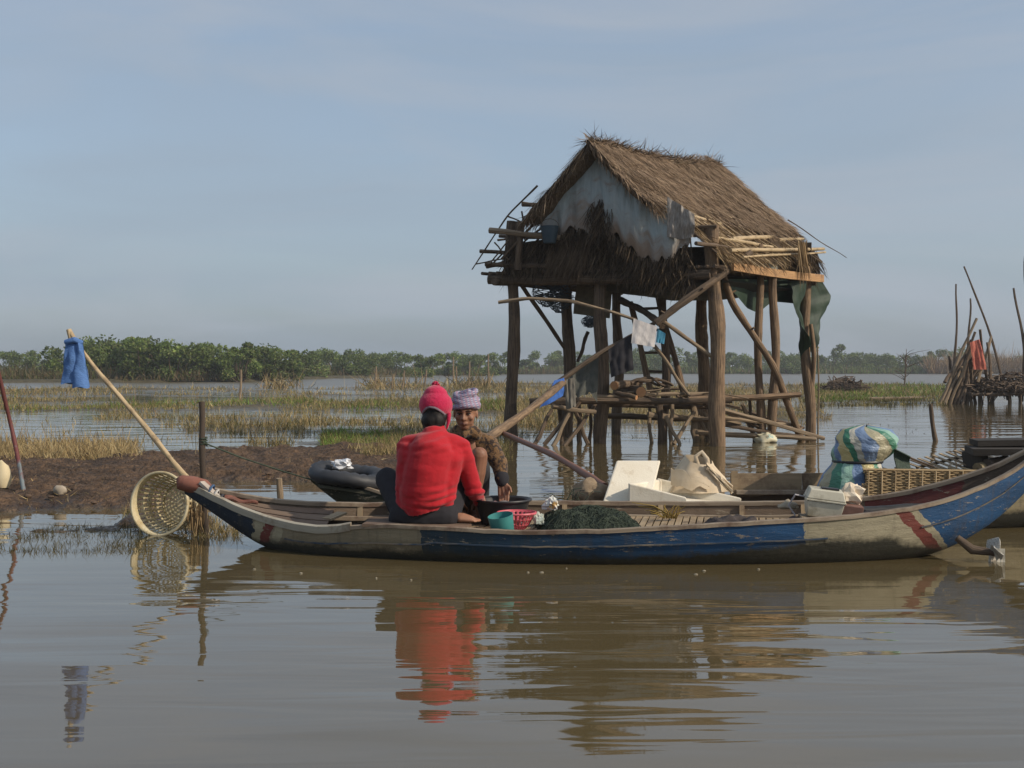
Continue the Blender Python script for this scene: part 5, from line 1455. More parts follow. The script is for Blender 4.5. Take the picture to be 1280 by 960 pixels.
mb = MB(); mb.tube([c + Vector((.02, -.05, .12)), c + Vector((.0, -.06, .19)), c + Vector((.05, -.05, .225)), c + Vector((.09, -.06, .17)), c + Vector((.10, -.07, .08))], [.018, .016, .016, .018, .02], 8, flat=.5); mb.build('bag_handle', M_BAGC, bag)
mb = MB(); mb.grid(lambda a, b: c + Vector((-.20 + a * .30, -.13 - .05 * math.sin(a * 3), .10 - .10 * a - b * (.12 - .05 * a) + .05 * float(fbm(a * 4, b * 2, 0, 6, 3)))), 14, 8, thick=.008); mb.build('bag_flap', M_BAGC, bag)
mb = MB(); mb.grid(lambda a, b: c + Vector((.08 + a * .2, -.10, .09 - .19 * a + b * .05)) + Vector((0, -.02 * math.sin(b * 9 + a * 4), .01 * math.sin(b * 14))), 12, 8, thick=.008); mb.build('bag_flap', M_BAGC, bag)
# striped plastic sack: two bulges squeezed by a cord
def sack_material():
    m = material('striped_sack', (0.9, 0.9, 0.9), (1.1, 1.1, 1.1), 4, rough=.42, bump=.03, bscale=14, spec=.4, coords='tc')
    t = m.node_tree; n_ = t.nodes.new; l_ = t.links.new; p = t.nodes['Principled BSDF']
    at = n_('ShaderNodeAttribute'); at.attribute_name = 'tc'; sp = n_('ShaderNodeSeparateXYZ'); l_(at.outputs['Vector'], sp.inputs[0])
    ml = n_('ShaderNodeMath'); ml.operation = 'MULTIPLY'; ml.inputs[1].default_value = 2.0
    dn = n_('ShaderNodeTexNoise'); dn.inputs['Scale'].default_value = 7; dn.inputs['Detail'].default_value = 4; l_(at.outputs['Vector'], dn.inputs['Vector'])
    ds = n_('ShaderNodeMath'); ds.operation = 'MULTIPLY_ADD'; ds.inputs[1].default_value = .09; l_(dn.outputs[0], ds.inputs[0]); l_(sp.outputs['X'], ds.inputs[2]); l_(ds.outputs[0], ml.inputs[0])
    fr_ = n_('ShaderNodeMath'); fr_.operation = 'FRACT'; l_(ml.outputs[0], fr_.inputs[0])
    cr = n_('ShaderNodeValToRGB'); cr.color_ramp.interpolation = 'CONSTANT'
    el = cr.color_ramp.elements
    cols_ = [(0, (.16, .23, .36)), (.16, (.36, .33, .22)), (.32, (.06, .20, .13)), (.44, (.24, .40, .33)), (.58, (.15, .23, .38)), (.70, (.50, .42, .20)), (.84, (.05, .18, .11)), (.92, (.48, .46, .38))]
    el[0].position, el[0].color = 0, (*cols_[0][1], 1); el[1].position, el[1].color = cols_[1][0], (*cols_[1][1], 1)
    for q, cc_ in cols_[2:]:
        e = el.new(q); e.color = (*cc_, 1)
    l_(fr_.outputs[0], cr.inputs[0])
    old = p.inputs['Base Color'].links[0].from_socket
    mu = n_('ShaderNodeMix'); mu.data_type = 'RGBA'; mu.blend_type = 'MULTIPLY'; mu.inputs[0].default_value = 1
    l_(cr.outputs[0], mu.inputs[6]); l_(old, mu.inputs[7]); l_(mu.outputs[2], p.inputs['Base Color'])
    return m
sk = empty('striped_sack', W(1075, 620, 9.2), 'bulging blue, green and yellow striped plastic sack tied with a cord', 'sack')
sc0 = W(1072, 625, 9.2)
def sackf(a, b):
    th = a * 2 * PI
    z = b
    hz = z * .57 + .05 * math.sin(th * 2 + 1) * (z > .8) * (z - .8)
    rad = np.interp(z, [0, .15, .35, .47, .52, .57, .68, .84, .95, 1.0], [.235, .24, .215, .18, .17, .19, .225, .222, .165, .012])
    cx = np.interp(z, [0, .5, .75, 1], [-.05, -.01, .055, .06])
    f = 1 + .20 * float(fbm(math.cos(th) * 1.6, math.sin(th) * 1.6, z * 4, 19, 4)) + .09 * abs(float(fbm(math.cos(th) * 5, math.sin(th) * 5, z * 6, 23, 3))) * (1 if z < .97 else 0)
    return sc0 + Vector((cx + rad * f * 1.05 * math.cos(th), rad * f * .8 * math.sin(th), hz))
mb = MB(); mb.grid(sackf, 64, 34, tcfn=lambda a, b: (a + (.10 * b if b < .52 else .34 * b), b * .6, 0)); mb.build('sack_body', sack_material(), sk)
mb = MB(); mb.tube([sackf(a, .52) + Vector((0, 0, .0)) for a in np.linspace(0, 1, 33)], .012, 6); mb.build('cord', M_BLKP, sk)
hp = sackf(.93, .62)
mb = MB(); mb.grid(lambda a, b: hp + Vector((.02 + a * .12, -.03 + .03 * math.sin(b * 6), .05 - b * .20 - a * .06)) , 8, 10, thick=.01); mb.build('sack_flap', M_GREENT, sk)
pole('mooring_rope', [W(1112, 562, 9.15), W(1150, 577, 9.3), W(1190, 592, 9.35)], .009, .009, M_STICK, None, 6, .002, 'dark rope running from the striped sack towards the stern', 'rope')
# woven bamboo panel basket
fbk = empty('woven_basket', W(1158, 618, 8.98), 'long flat basket of woven bamboo splints lying along the canoe behind', 'basket')
M_SPL = material('bamboo_splint', (0.30, 0.21, 0.11), (0.42, 0.31, 0.17), 14, GR, .75, .002)
bx0, bx1 = W(1082, 0, 8.95).x, W(1238, 0, 8.95).x
zt, zb = W(0, 588, 8.95).z, W(0, 618, 8.95).z
for k in range(15):
    z = zb + (zt - zb) * k / 14
    pts_ = [Vector((bx0 + (bx1 - bx0) * i / 26 - (.03 if k < 7 else 0), 8.95 + .006 * (1 if (i + k) % 2 else -1), z + random.uniform(-.002, .002) - .012 * i / 26)) for i in range(27)]
    mb = MB(); mb.tube(pts_, .0058, 5); mb.build('splint', M_SPL, fbk)
for k in range(10):
    x = bx0 + (bx1 - bx0) * (k + .15) / 9.3
    mb = MB(); mb.tube([Vector((x, 8.936, zb - .008)), Vector((x + .004, 8.934, zt - .004))], .006, 5); mb.build('stay', M_BAMBOO, fbk)
for z in (zb - .01, zt + .006):
    mb = MB(); mb.tube([Vector((bx0 - .02, 8.95, z)), Vector((bx1, 8.95, z - .012))], .011, 6); mb.build('rim', M_SPL, fbk)
for k in range(9):
    x = bx0 + .02 + (bx1 - bx0) * k / 9
    for (z0_, y1_) in ((zb, 9.32), (zt - .01, 9.3)):
        mb = MB(); mb.tube([Vector((x, 8.955, z0_)), Vector((x, y1_, z0_))], .007, 4); mb.build('cross_splint', M_SPL, fbk)
mb = MB(); mb.grid(lambda a, b: Vector((bx0 + a * (bx1 - bx0), 8.975, zb + b * (zt - zb - .015))), 4, 2, thick=.003); mb.build('lining', material('basket_lining', (.08, .06, .04), (.13, .10, .06), 20), fbk, smooth=False)
mb = MB(); mb.grid(lambda a, b: Vector((bx0 + a * (bx1 - bx0), 8.97 + b * .35, zt - .022)), 4, 2, thick=.003); mb.build('basket_top', material('basket_top', (.16, .12, .075), (.22, .17, .10), 30), fbk, smooth=False)
# bamboo slat raft panel
raft = empty('slat_panel', W(1175, 585, 9.4), 'fan of flat bamboo slats resting behind the woven basket', 'panel')
for k in range(10):
    p0 = W(1130 + k * 9, 577 - k * 2.0, 9.62); p1 = p0 + Vector((.30 - .012 * k, -.26, -.12))
    mb = MB(); mb.beam(p0, p1, .046, .008); mb.build('slat', M_DECK, raft, smooth=False)
for q in (.25, .75):
    p0 = W(1130, 577, 9.62) + Vector((.30 * q, -.26 * q, -.12 * q - .014)); p1 = W(1211, 559, 9.62) + Vector((.20 * q, -.26 * q, -.12 * q - .014))
    mb = MB(); mb.tube([p0, p1], .012, 6); mb.build('batten', M_STICK, raft)
# burlap coil by the push pole
M_BURLAP = material('burlap', (0.22, 0.16, 0.10), (0.32, 0.24, 0.16), 24, rough=.95, bump=.004, coords='obj')
crumple('burlap_bundle', W(738, 616, 9.3), (.13, .10, .10), M_BURLAP, 'brown burlap bundle at the lower end of the push pole', 'bundle', 83, .5)
mb = MB(); rr = random.Random(9)
for k in range(10):
    p0 = W(705 + rr.uniform(-6, 30), 626, 9.1); e = p0 + Vector((rr.gauss(.05, .08), rr.gauss(0, .04), rr.uniform(.03, .1)))
    mb.tube([p0, p0.lerp(e, .5) + Vector((0, 0, .04)), e], .003, 4)
tag(mb.build('net_tangle', M_NETC, loc=W(715, 626, 9.1)), 'loose green cord tangle beside the burlap bundle', 'cord')
# rubber tube on the moored bow
M_RUB = material('inner_tube', (0.022, 0.023, 0.026), (0.05, 0.052, 0.058), 5, rough=.55, spec=.4, bump=.004)
tb = MB(); c = W(435, 594, 9.1); Rt = Matrix.Rotation(.13, 3, 'Y') @ Matrix.Rotation(.10, 3, 'X')
P_ = [c + Rt @ Vector((.235 * math.cos(a), .20 * math.sin(a), .01 * math.sin(3 * a))) for a in np.linspace(0, 2 * PI, 41)]
tb.tube(P_, [.066 + .006 * math.sin(3 * i) for i in range(41)], 14, caps=False, flat=.85)
tag(tb.build('inner_tube', M_RUB, loc=c), 'black rubber inner tube lying on the bow of the canoe behind', 'tube')
crumple('clear_bag', W(428, 581, 9.12), (.075, .06, .04), material('clear_plastic', (.55, .56, .58), (.7, .71, .73), 12, rough=.15, spec=.6, coords='obj'), 'shiny clear plastic bag on top of the rubber tube', 'bag', 91, 1.0, n=18, sharp=True)
mb = MB(); mb.beam(W(400, 606, 9.0), W(470, 616, 8.98), .16, .02); mb.build('bow_plank', material('bow_plank', (.06, .058, .04), (.1, .095, .065), 8, GR), boat2, smooth=False)

# ------------------------------------------------------------------ people
def blob(name, mb, voxel, smooth=6, iters=None, disp=None):
    """fuse overlapping pieces into one continuous skin"""
    o = mb.build(name, None, fix=True)
    o.data.materials.clear()
    r_ = o.modifiers.new('fuse', 'REMESH'); r_.mode = 'VOXEL'; r_.voxel_size = voxel; r_.use_smooth_shade = True
    s_ = o.modifiers.new('relax', 'SMOOTH'); s_.iterations = smooth; s_.factor = .5
    dg = bpy.context.evaluated_depsgraph_get()
    me = bpy.data.meshes.new_from_object(o.evaluated_get(dg))
    bpy.data.objects.remove(o)
    if disp is not None:
        co = np.zeros(len(me.vertices) * 3, np.float32); me.vertices.foreach_get('co', co); co = co.reshape(-1, 3)
        no = np.zeros(len(me.vertices) * 3, np.float32); me.vertices.foreach_get('normal', no); no = no.reshape(-1, 3)
        co = co + no * disp(co)[:, None]
        me.vertices.foreach_set('co', co.ravel()); me.update()
    me.polygons.foreach_set('use_smooth', [True] * len(me.polygons))
    me.name = name
    return me
def place(me, name, mat, parent=None, base=None):
    o0 = origin(parent) if parent is not None else Vector(base)
    me.transform(Matrix.Translation(-o0))
    me.materials.clear()
    return link_mesh(name, me, mat, parent, None if parent is not None else o0)
def split_faces(me, fn):
    """material index per face from its centre"""
    n_ = len(me.polygons); c_ = np.zeros(n_ * 3, np.float32); me.polygons.foreach_get('center', c_)
    me.polygons.foreach_set('material_index', fn(c_.reshape(-1, 3)).astype(np.int32))

def mat_skin(name, c1, c2):
    m = material(name, c1, c2, 9, rough=.5, spec=.35, coords='obj', bump=.0015, bscale=60)
    p = m.node_tree.nodes['Principled BSDF']
    p.inputs['Subsurface Weight'].default_value = .12; p.inputs['Subsurface Radius'].default_value = (.02, .008, .004); p.inputs['Subsurface Scale'].default_value = .5
    return m
SKIN = mat_skin('skin', (0.27, 0.135, 0.08), (0.34, 0.175, 0.105))
SKIN2 = mat_skin('skin_older', (0.22, 0.11, 0.068), (0.29, 0.15, 0.092))

def hand(mb, wrist, dirn, palmn, s=1.0, curl=.6, thumb=1):
    """palm, four bent fingers of different length and a thumb; dirn points along the fingers, palmn out of the palm"""
    d = Vector(dirn).normalized(); n = Vector(palmn); n = (n - d * n.dot(d)).normalized(); b = d.cross(n)
    w = Vector(wrist)
    for k in (-.5, 0, .5):
        mb.capsule([w + b * k * .04 * s, w + d * .085 * s + b * k * .062 * s], [.017 * s, .016 * s], 8)
    for i, (off, ln) in enumerate(((-1.5, .068), (-.5, .078), (.5, .073), (1.5, .056))):
        p = w + d * .088 * s + b * off * .021 * s
        pts_ = [p]; dd = d.copy()
        for q in range(3):
            dd = (dd * math.cos(curl * .55) + n * math.sin(curl * .55)).normalized() if q else (dd + n * curl * .3).normalized()
            pts_.append(pts_[-1] + dd * ln * s * (.42, .33, .25)[q])
        mb.capsule(pts_, [.0098 * s, .0092 * s, .0085 * s, .0075 * s], 8)
    p = w + d * .025 * s - b * thumb * .03 * s
    mb.capsule([p, p + (d * .7 - b * thumb * .7 + n * .3) * .035 * s, p + (d * 1.3 - b * thumb * .75 + n * .7) * .045 * s], [.013 * s, .0105 * s, .009 * s], 8)

def foot(mb, ankle, dirn, s=1.0, zfloor=0.17):
    a = Vector(ankle); d = Vector(dirn); d.z = 0; d.normalize(); b = Vector((0, 0, 1)).cross(d)
    h = Vector((a.x, a.y, zfloor)) - d * .03
    mb.capsule([a, h + Vector((0, 0, .04))], [.036 * s, .034 * s], 10)
    mb.capsule([h + Vector((0, 0, .033)), h + d * .10 * s + Vector((0, 0, .034)), h + d * .16 * s + Vector((0, 0, .022))], [.033 * s, .032 * s, .024 * s], 10)
    mb.capsule([h + d * .08 * s + b * .02 + Vector((0, 0, .026)), h + d * .165 * s + b * .02 + Vector((0, 0, .02))], [.024 * s, .018 * s], 10)
    mb.capsule([h + d * .08 * s - b * .02 + Vector((0, 0, .026)), h + d * .155 * s - b * .022 + Vector((0, 0, .018))], [.024 * s, .016 * s], 10)
    for i, (o_, ln, r_) in enumerate(((.034, .055, .0125), (.014, .052, .0095), (-.003, .046, .009), (-.019, .038, .0085), (-.033, .028, .008))):
        p = h + d * .155 * s + b * o_ * s + Vector((0, 0, .014))
        mb.capsule([p, p + d * ln * s * .5 + Vector((0, 0, .003)), p + d * ln * s + Vector((0, 0, -.003))], [r_ * s] * 3, 8)

def head(mb, c, fwd, up, s=1.0, face=True):
    """skull, jaw, nose, brow, cheeks, lips, chin and ears around c (mid-head); height about .22 s"""
    f = Vector(fwd).normalized(); u = Vector(up); u = (u - f * u.dot(f)).normalized(); r_ = f.cross(u)
    M_ = Matrix((r_, f, u)).transposed()
    c = Vector(c)
    def P(x, y, z): return c + M_ @ Vector((x * s, y * s, z * s))
    mb.ball(P(0, -.012, .03), (.073 * s, .092 * s, .082 * s), 20, M_)
    mb.ball(P(0, .02, -.025), (.062 * s, .068 * s, .078 * s), 18, M_)
    mb.ball(P(0, .045, -.082), (.034 * s, .032 * s, .026 * s), 12, M_)
    if face:
        mb.capsule([P(-.038, .076, .022), P(0, .086, .020), P(.038, .076, .022)], [.011 * s, .012 * s, .011 * s], 8)
        mb.capsule([P(0, .086, .012), P(0, .100, -.018), P(0, .103, -.027)], [.008 * s, .011 * s, .013 * s], 8)
        for q in (-1, 1):
            mb.ball(P(q * .013, .092, -.029), (.009 * s,) * 3, 8)
            mb.ball(P(q * .040, .064, -.022), (.022 * s, .018 * s, .019 * s), 10)
            mb.ball(P(q * .030, .071, .001), (.0125 * s, .010 * s, .009 * s), 10)
        mb.capsule([P(-.022, .080, -.056), P(0, .088, -.050), P(.022, .080, -.056)], [.0055 * s, .0075 * s, .0055 * s], 8)
        mb.capsule([P(-.019, .080, -.063), P(0, .087, -.064), P(.019, .080, -.063)], [.006 * s, .0085 * s, .006 * s], 8)
    for q in (-1, 1):
        mb.ball(P(q * .073, -.005, -.008), (.009 * s, .02 * s, .031 * s), 10, M_)
    return P, M_

def folds(amp, seed, fx=6, fz=22):
    def f(co):
        a = fbm(co[:, 0] * fx + 3 * co[:, 2], co[:, 1] * fx, co[:, 2] * fz, seed, 3)
        return (amp * a + amp * .7 * np.abs(fbm(co[:, 0] * 9, co[:, 1] * 9, co[:, 2] * 16, seed + 5, 2))).astype(np.float32)
    return f

# ---- the person in red, seen from behind
D1 = 7.72
hip = W(527, 628, D1 - .02); waist = W(531, 600, D1 - .05); chest = W(539, 566, D1); nb = W(546, 540, D1 + .08); hd = W(545, 517, D1 + .13)
sL, sR = W(509, 559, D1 + .03), W(575, 560, D1 + .03)
eR, hR = W(592, 611, D1 + .10), W(598, 626, D1 + .30)
eL, hL = W(506, 604, D1 + .24), W(566, 624, D1 + .36)
hipL, hipR = W(508, 638, D1 + .0), W(552, 638, D1 + .0)
kL, aL = W(484, 599, D1 + .27), W(497, 640, D1 + .20)
kR, aR = W(575, 598, D1 + .24), W(566, 648, D1 - .02)
body = MB()
body.capsule([hip, waist, chest, nb], [.13, .12, .13, .06], 16)
body.capsule([nb, hd], [.048, .05], 12)
for s_, e_, h_, pn in ((sR, eR, hR, (0, .3, -1)), (sL, eL, hL, (0, .3, -1))):
    body.capsule([chest.lerp(s_, .6), s_], [.06, .048], 12)
    body.capsule([s_, e_, e_.lerp(h_, .95)], [.043, .036, .026], 12)
    hand(body, h_, (h_ - e_).normalized() + Vector((.3, .4, -.35)), pn, .95, .8, 1 if s_ is sR else -1)
for h_, k_, a_, fd_ in ((hipL, kL, aL, (-.2, 1, 0)), (hipR, kR, aR, (1, -.05, 0))):
    body.capsule([h_, k_], [.085, .055], 12)
    body.capsule([k_, k_.lerp(a_, .4), a_], [.052, .05, .036], 12)
    foot(body, a_, fd_, .95, .208 if h_ is hipR else .18)
head(body, hd, (.25, 1, -.25), (0, .12, 1), 1.05)
me = blob('person', body, .0065, 4)
p1 = place(me, 'person', SKIN, None, Vector((hip.x, hip.y, .2)))
tag(p1, 'person in a red long sleeved top and crimson knit cap, sitting with back turned', 'person')
shirt = MB()
nbl = nb - Vector((0, .0, .012))
shirt.capsule([W(529, 622, D1 - .05), W(531, 612, D1 - .06), W(534, 588, D1 - .07), W(540, 566, D1 - .04), W(543, 553, D1 + .02)], [.150, .150, .148, .150, .108], 20)
shirt.capsule([W(512, 626, D1 - .02), W(513, 585, D1 - .02), W(514, 566, D1)], [.082, .088, .082], 14)
shirt.capsule([W(550, 626, D1 - .02), W(556, 590, D1 - .02), W(564, 568, D1)], [.085, .10, .085], 14)
shirt.capsule([W(513, 627, D1 - .03), W(530, 628, D1 - .055), W(552, 626, D1 - .03)], [.082, .092, .085], 14)
shirt.capsule([W(515, 600, D1 - .04), W(532, 600, D1 - .07), W(552, 600, D1 - .04)], [.09, .11, .095], 14)
shirt.capsule([W(516, 575, D1 - .03), W(536, 574, D1 - .06), W(560, 575, D1 - .03)], [.088, .105, .09], 14)
shirt.capsule([sL, W(543, 549, D1 + .0), sR], [.066, .078, .066], 14)
shirt.capsule([W(545, 548, D1 + .04), nb + Vector((0, 0, .006))], [.075, .062], 14)
shirt.capsule([sR, sR.lerp(eR, .5), eR], [.068, .062, .056], 14)
shirt.capsule([eR, hR.lerp(eR, .06)], [.056, .038], 14)
shirt.capsule([sL, eL, hL.lerp(eL, .1)], [.066, .054, .038], 14)
def shirt_disp(co):
    base_ = folds(.016, 31, 3.0, 16)(co)
    up = np.clip((co[:, 2] - .62) / .1, 0, 1); low = np.clip((.50 - co[:, 2]) / .12, 0, 1)
    w_ = np.sin(co[:, 2] * 130 + 5 * np.sin(co[:, 0] * 7) + 4 * fbm(co[:, 0] * 4, co[:, 1] * 4, co[:, 2] * 3, 7, 2))
    return (base_ * (.5 + low) + .0075 * w_ * (low + .6 * up) * np.clip(fbm(co[:, 0] * 5 + 2, co[:, 1] * 5, co[:, 2] * 5, 17, 2) * 2 + .5, 0, 1)).astype(np.float32)
me = blob('shirt', shirt, .0075, 16, disp=shirt_disp)
bm = bmesh.new(); bm.from_mesh(me)
hz_ = W(0, 639, D1).z
bmesh.ops.delete(bm, geom=[v for v in bm.verts if v.co.z < hz_ + .012 * math.sin(v.co.x * 23) + .05 * (v.co.x - hip.x) and v.co.x < eR.x - .05], context='VERTS'); bm.to_mesh(me); bm.free()
M_RED = material('red_knit', (0.42, 0.010, 0.019), (0.35, 0.008, 0.015), 7, rough=.9, bump=.002, bscale=60, coords='obj', sheen=.15)
top_ = place(me, 'top', M_RED, p1); md = top_.modifiers.new('cloth', 'SOLIDIFY'); md.thickness = .006; md.offset = 0
tr = MB()
tr.capsule([W(507, 643, D1 - .03), W(530, 644, D1 - .04), W(554, 643, D1 - .03)], [.10, .105, .10], 16)
tr.capsule([W(500, 648, D1 - .02), W(528, 650, D1 - .04), W(560, 648, D1 - .02)], [.075, .075, .075], 14)
tr.capsule([hipL, kL], [.105, .078], 14); tr.capsule([kL, aL.lerp(kL, .1)], [.075, .058], 14)
tr.capsule([hipR, kR], [.10, .074], 14); tr.capsule([kR, aR.lerp(kR, .08)], [.07, .050], 14)
me = blob('trousers', tr, .0085, 5, disp=folds(.009, 51, 7, 9))
co = np.zeros(len(me.vertices) * 3, np.float32); me.vertices.foreach_get('co', co); co = co.reshape(-1, 3); co[:, 2] = np.maximum(co[:, 2], .206); me.vertices.foreach_set('co', co.ravel())
place(me, 'trousers', M_BLACKC, p1)
Ph, Mh = head(MB(), hd, (.25, 1, -.25), (0, .12, 1), 1.07, False)
hair = MB()
hair.ball(Ph(0, -.020, .03), (.083, .096, .088), 20, Mh); hair.ball(Ph(0, -.050, -.050), (.080, .066, .070), 18, Mh)
hair.ball(Ph(-.01, -.082, -.06), (.05, .04, .05), 14, Mh); hair.ball(Ph(0, -.055, -.095), (.062, .05, .05), 14, Mh)
hair.capsule([Ph(.06, -.03, -.02), Ph(.058, -.03, -.075)], [.022, .014], 8); hair.capsule([Ph(-.06, -.03, -.02), Ph(-.062, -.03, -.08)], [.022, .014], 8)
me = blob('hair', hair, .007, 3, disp=folds(.004, 61, 30, 6))
place(me, 'hair', material('black_hair', (.006, .005, .005), (.016, .013, .012), 30, (1, 1, .2), .55, .004, coords='obj', spec=.2), p1)
capm = MB()
capm.ball(Ph(0, -.012, .050), (.107, .120, .098), 24, Mh); capm.ball(Ph(0, -.022, .105), (.078, .088, .068), 18, Mh)
me = blob('cap', capm, .006, 3, disp=folds(.003, 71, 14, 30))
# the cap is cut off along an arch that shows the hair at the nape and covers the ears
inv = Mh.transposed(); co = np.zeros(len(me.vertices) * 3, np.float32); me.vertices.foreach_get('co', co); co = co.reshape(-1, 3)
loc = (co - np.array(hd)) @ np.array(Mh)
bm = bmesh.new(); bm.from_mesh(me); bm.verts.ensure_lookup_table()
kill = [v for v in bm.verts if loc[v.index][2] < .020 - 3.2 * abs(loc[v.index][0]) ** 1.7]
bmesh.ops.delete(bm, geom=kill, context='VERTS')
edge_v = {v for e in bm.edges if e.is_boundary for v in e.verts}
ring_ = sorted([(math.atan2((Mh.transposed() @ (v.co - hd)).x, -(Mh.transposed() @ (v.co - hd)).y), v.co.copy()) for v in edge_v], key=lambda q: q[0])
bm.to_mesh(me); bm.free()
M_CAP = material('crimson_knit', (0.42, 0.010, 0.055), (0.50, 0.018, 0.075), 60, rough=.95, bump=.004, bscale=110, coords='obj', sheen=.3)
co_ = place(me, 'cap', M_CAP, p1)
md = co_.modifiers.new('knit', 'SOLIDIFY'); md.thickness = .006; md.offset = 0
mb = MB()
def rim_pt(a):
    x = .100 * math.sin(a); y = -.012 - .112 * math.cos(a)
    return Ph(x, y, .019 - 3.0 * abs(x) ** 1.7)
ang = np.array([q[0] for q in ring_]); cop = np.array([tuple(q[1]) for q in ring_])
rp_ = []
for a in np.linspace(-PI, PI, 33):
    w_ = np.exp(-(((ang - a + PI) % (2 * PI) - PI) / .16) ** 2); rp_.append(Vector((cop * w_[:, None]).sum(0) / w_.sum()))
mb.tube(rp_, .0085, 6, caps=False); cr_ = mb.build('cap_edge', material('cap_edge', (.22, .17, .22), (.32, .26, .30), 60, rough=.9, coords='obj'), p1)
mb = MB()
for q in (1,):
    mb.capsule([Ph(q * .088, -.02, -.01), Ph(q * .086, -.015, -.05), Ph(q * .075, -.005, -.095)], [.016, .013, .006], 10)
mb.build('ear_flap', M_CAP, p1)
pm = Ph(0, -.03, .172); mb = MB(); rr = random.Random(3)
for k in range(70):
    d = Vector((rr.gauss(0, 1), rr.gauss(0, 1), rr.gauss(0, 1))).normalized()
    mb.capsule([pm + d * .006, pm + d * .024], [.007, .005], 5)
mb.build('pompom', M_CAP, p1)

# ---- the older person facing the camera
D2 = 8.28
hip = W(580, 622, D2 + .15); chest = W(586, 566, D2 + .12); nb = W(584, 544, D2 + .02); hd = W(582, 516, D2 - .05)
sR_, sL_ = W(562, 556, D2 + .08), W(611, 555, D2 + .06)
eL_, hL_ = W(625, 582, D2 - .02), W(628, 603, D2 - .10)
eR_, hR_ = W(556, 592, D2 - .1), W(600, 622, D2 - .2)
hA, kA, aA = W(592, 626, D2 + .15), W(599, 569, D2 - .16), W(592, 630, D2 - .10)
hB, kB, aB = W(570, 626, D2 + .15), W(576, 580, D2 - .16), W(578, 634, D2 - .12)
body = MB()
body.capsule([hip, chest, nb], [.13, .13, .055], 16); body.capsule([nb, hd], [.05, .052], 12)
for s_, e_, h_, th_ in ((sL_, eL_, hL_, 1), (sR_, eR_, hR_, -1)):
    body.capsule([chest.lerp(s_, .6), s_], [.06, .048], 12)
    body.capsule([s_, e_, e_.lerp(h_, .96)], [.045, .037, .026], 12)
    hand(body, h_, Vector((.12, -.25, -.9)), (-.2, -.9, -.1), .95, .7, th_)
for h_, k_, a_ in ((hA, kA, aA), (hB, kB, aB)):
    body.capsule([h_, k_], [.085, .058], 12); body.capsule([k_, k_.lerp(a_, .35), a_], [.056, .058, .036], 14)
    foot(body, a_, (.15, -1, 0), .95, .17)
FW, UP = (-.10, -1, -.10), (.04, .1, 1)
P2, M2 = head(body, hd, FW, UP, 1.06)
me = blob('person', body, .0055, 3)
p2 = place(me, 'person', SKIN2, None, Vector((hip.x, hip.y, .17)))
tag(p2, 'older person in a checked head scarf and brown patterned jacket, squatting and facing the camera', 'person')
M_EYE = material('eye_white', (.20, .16, .14), None, rough=.25); M_IRIS = material('iris', (.012, .008, .006), None, rough=.2); M_LIP = material('lip', (.20, .075, .06), (.16, .06, .05), 20, rough=.5)
M_BROW = material('brow', (.03, .022, .018), None, rough=.9)
for q in (-1, 1):
    mb = MB(); mb.ball(P2(q * .030, .0775, .001), (.0105, .006, .0042), 12, M2); e_ = mb.build('eye', M_EYE, p2)
    mb = MB(); mb.ball(P2(q * .030 - .001, .0830, .000), (.0048, .0025, .0042), 10, M2); mb.build('iris', M_IRIS, e_)
    mb = MB(); mb.capsule([P2(q * .044, .076, .006), P2(q * .03, .0845, .009), P2(q * .016, .083, .005)], [.003, .0035, .003], 6); mb.build('eyelid', M_BROW, p2)
    mb = MB(); mb.capsule([P2(q * .048, .078, .022), P2(q * .03, .090, .027), P2(q * .013, .091, .022)], [.0035, .0045, .004], 6); mb.build('eyebrow', M_BROW, p2)
mb = MB(); mb.capsule([P2(-.020, .0855, -.0605), P2(0, .0945, -.0560), P2(.020, .0855, -.0605)], [.002, .003, .002], 6); mb.build('mouth', M_LIP, p2)
# jacket
jk = MB()
jk.capsule([hip + Vector((0, 0, .06)), chest - Vector((0, 0, .02)), chest + Vector((0, 0, .05))], [.155, .150, .105], 16)
jk.capsule([sR_, nb + Vector((0, .06, -.03)), sL_], [.068, .075, .068], 14)
jk.capsule([sL_, eL_], [.070, .056], 14); jk.capsule([eL_, eL_.lerp(hL_, .80)], [.055, .048], 14)
jk.capsule([sR_, eR_], [.066, .054], 14); jk.capsule([eR_, eR_.lerp(hR_, .85)], [.054, .04], 14)
me = blob('jacket', jk, .007, 4, disp=folds(.014, 81, 9, 12))
def jacket_material():
    m = material('leopard_jacket', (0.12, 0.066, 0.028), (0.19, 0.11, 0.05), 10, rough=.9, bump=.008, bscale=55, coords='obj', sheen=.2)
    t = m.node_tree; n_ = t.nodes.new; l_ = t.links.new; p = t.nodes['Principled BSDF']
    tcn = n_('ShaderNodeTexCoord')
    v_ = n_('ShaderNodeTexNoise'); v_.inputs['Scale'].default_value = 42; v_.inputs['Detail'].default_value = 2; l_(tcn.outputs['Object'], v_.inputs['Vector'])
    mr = n_('ShaderNodeMapRange'); mr.inputs[1].default_value = .50; mr.inputs[2].default_value = .56; l_(v_.outputs[0], mr.inputs[0])
    old = p.inputs['Base Color'].links[0].from_socket
    mx_ = n_('ShaderNodeMix'); mx_.data_type = 'RGBA'; mx_.inputs[7].default_value = (.035, .022, .016, 1)
    l_(mr.outputs[0], mx_.inputs[0]); l_(old, mx_.inputs[6]); l_(mx_.outputs[2], p.inputs['Base Color'])
    return m
place(me, 'jacket', jacket_material(), p2)
mb = MB(); mb.capsule([eL_.lerp(hL_, .74), eL_.lerp(hL_, .92)], [.052, .046], 12); mb.build('cuff', M_BLACKC, p2)
tr = MB()
tr.capsule([hA.lerp(kA, -.1), hA.lerp(kA, .72)], [.11, .085], 14)
tr.capsule([hB.lerp(kB, -.1), kB], [.11, .078], 14); tr.capsule([kB, aB.lerp(kB, .1)], [.075, .055], 14)
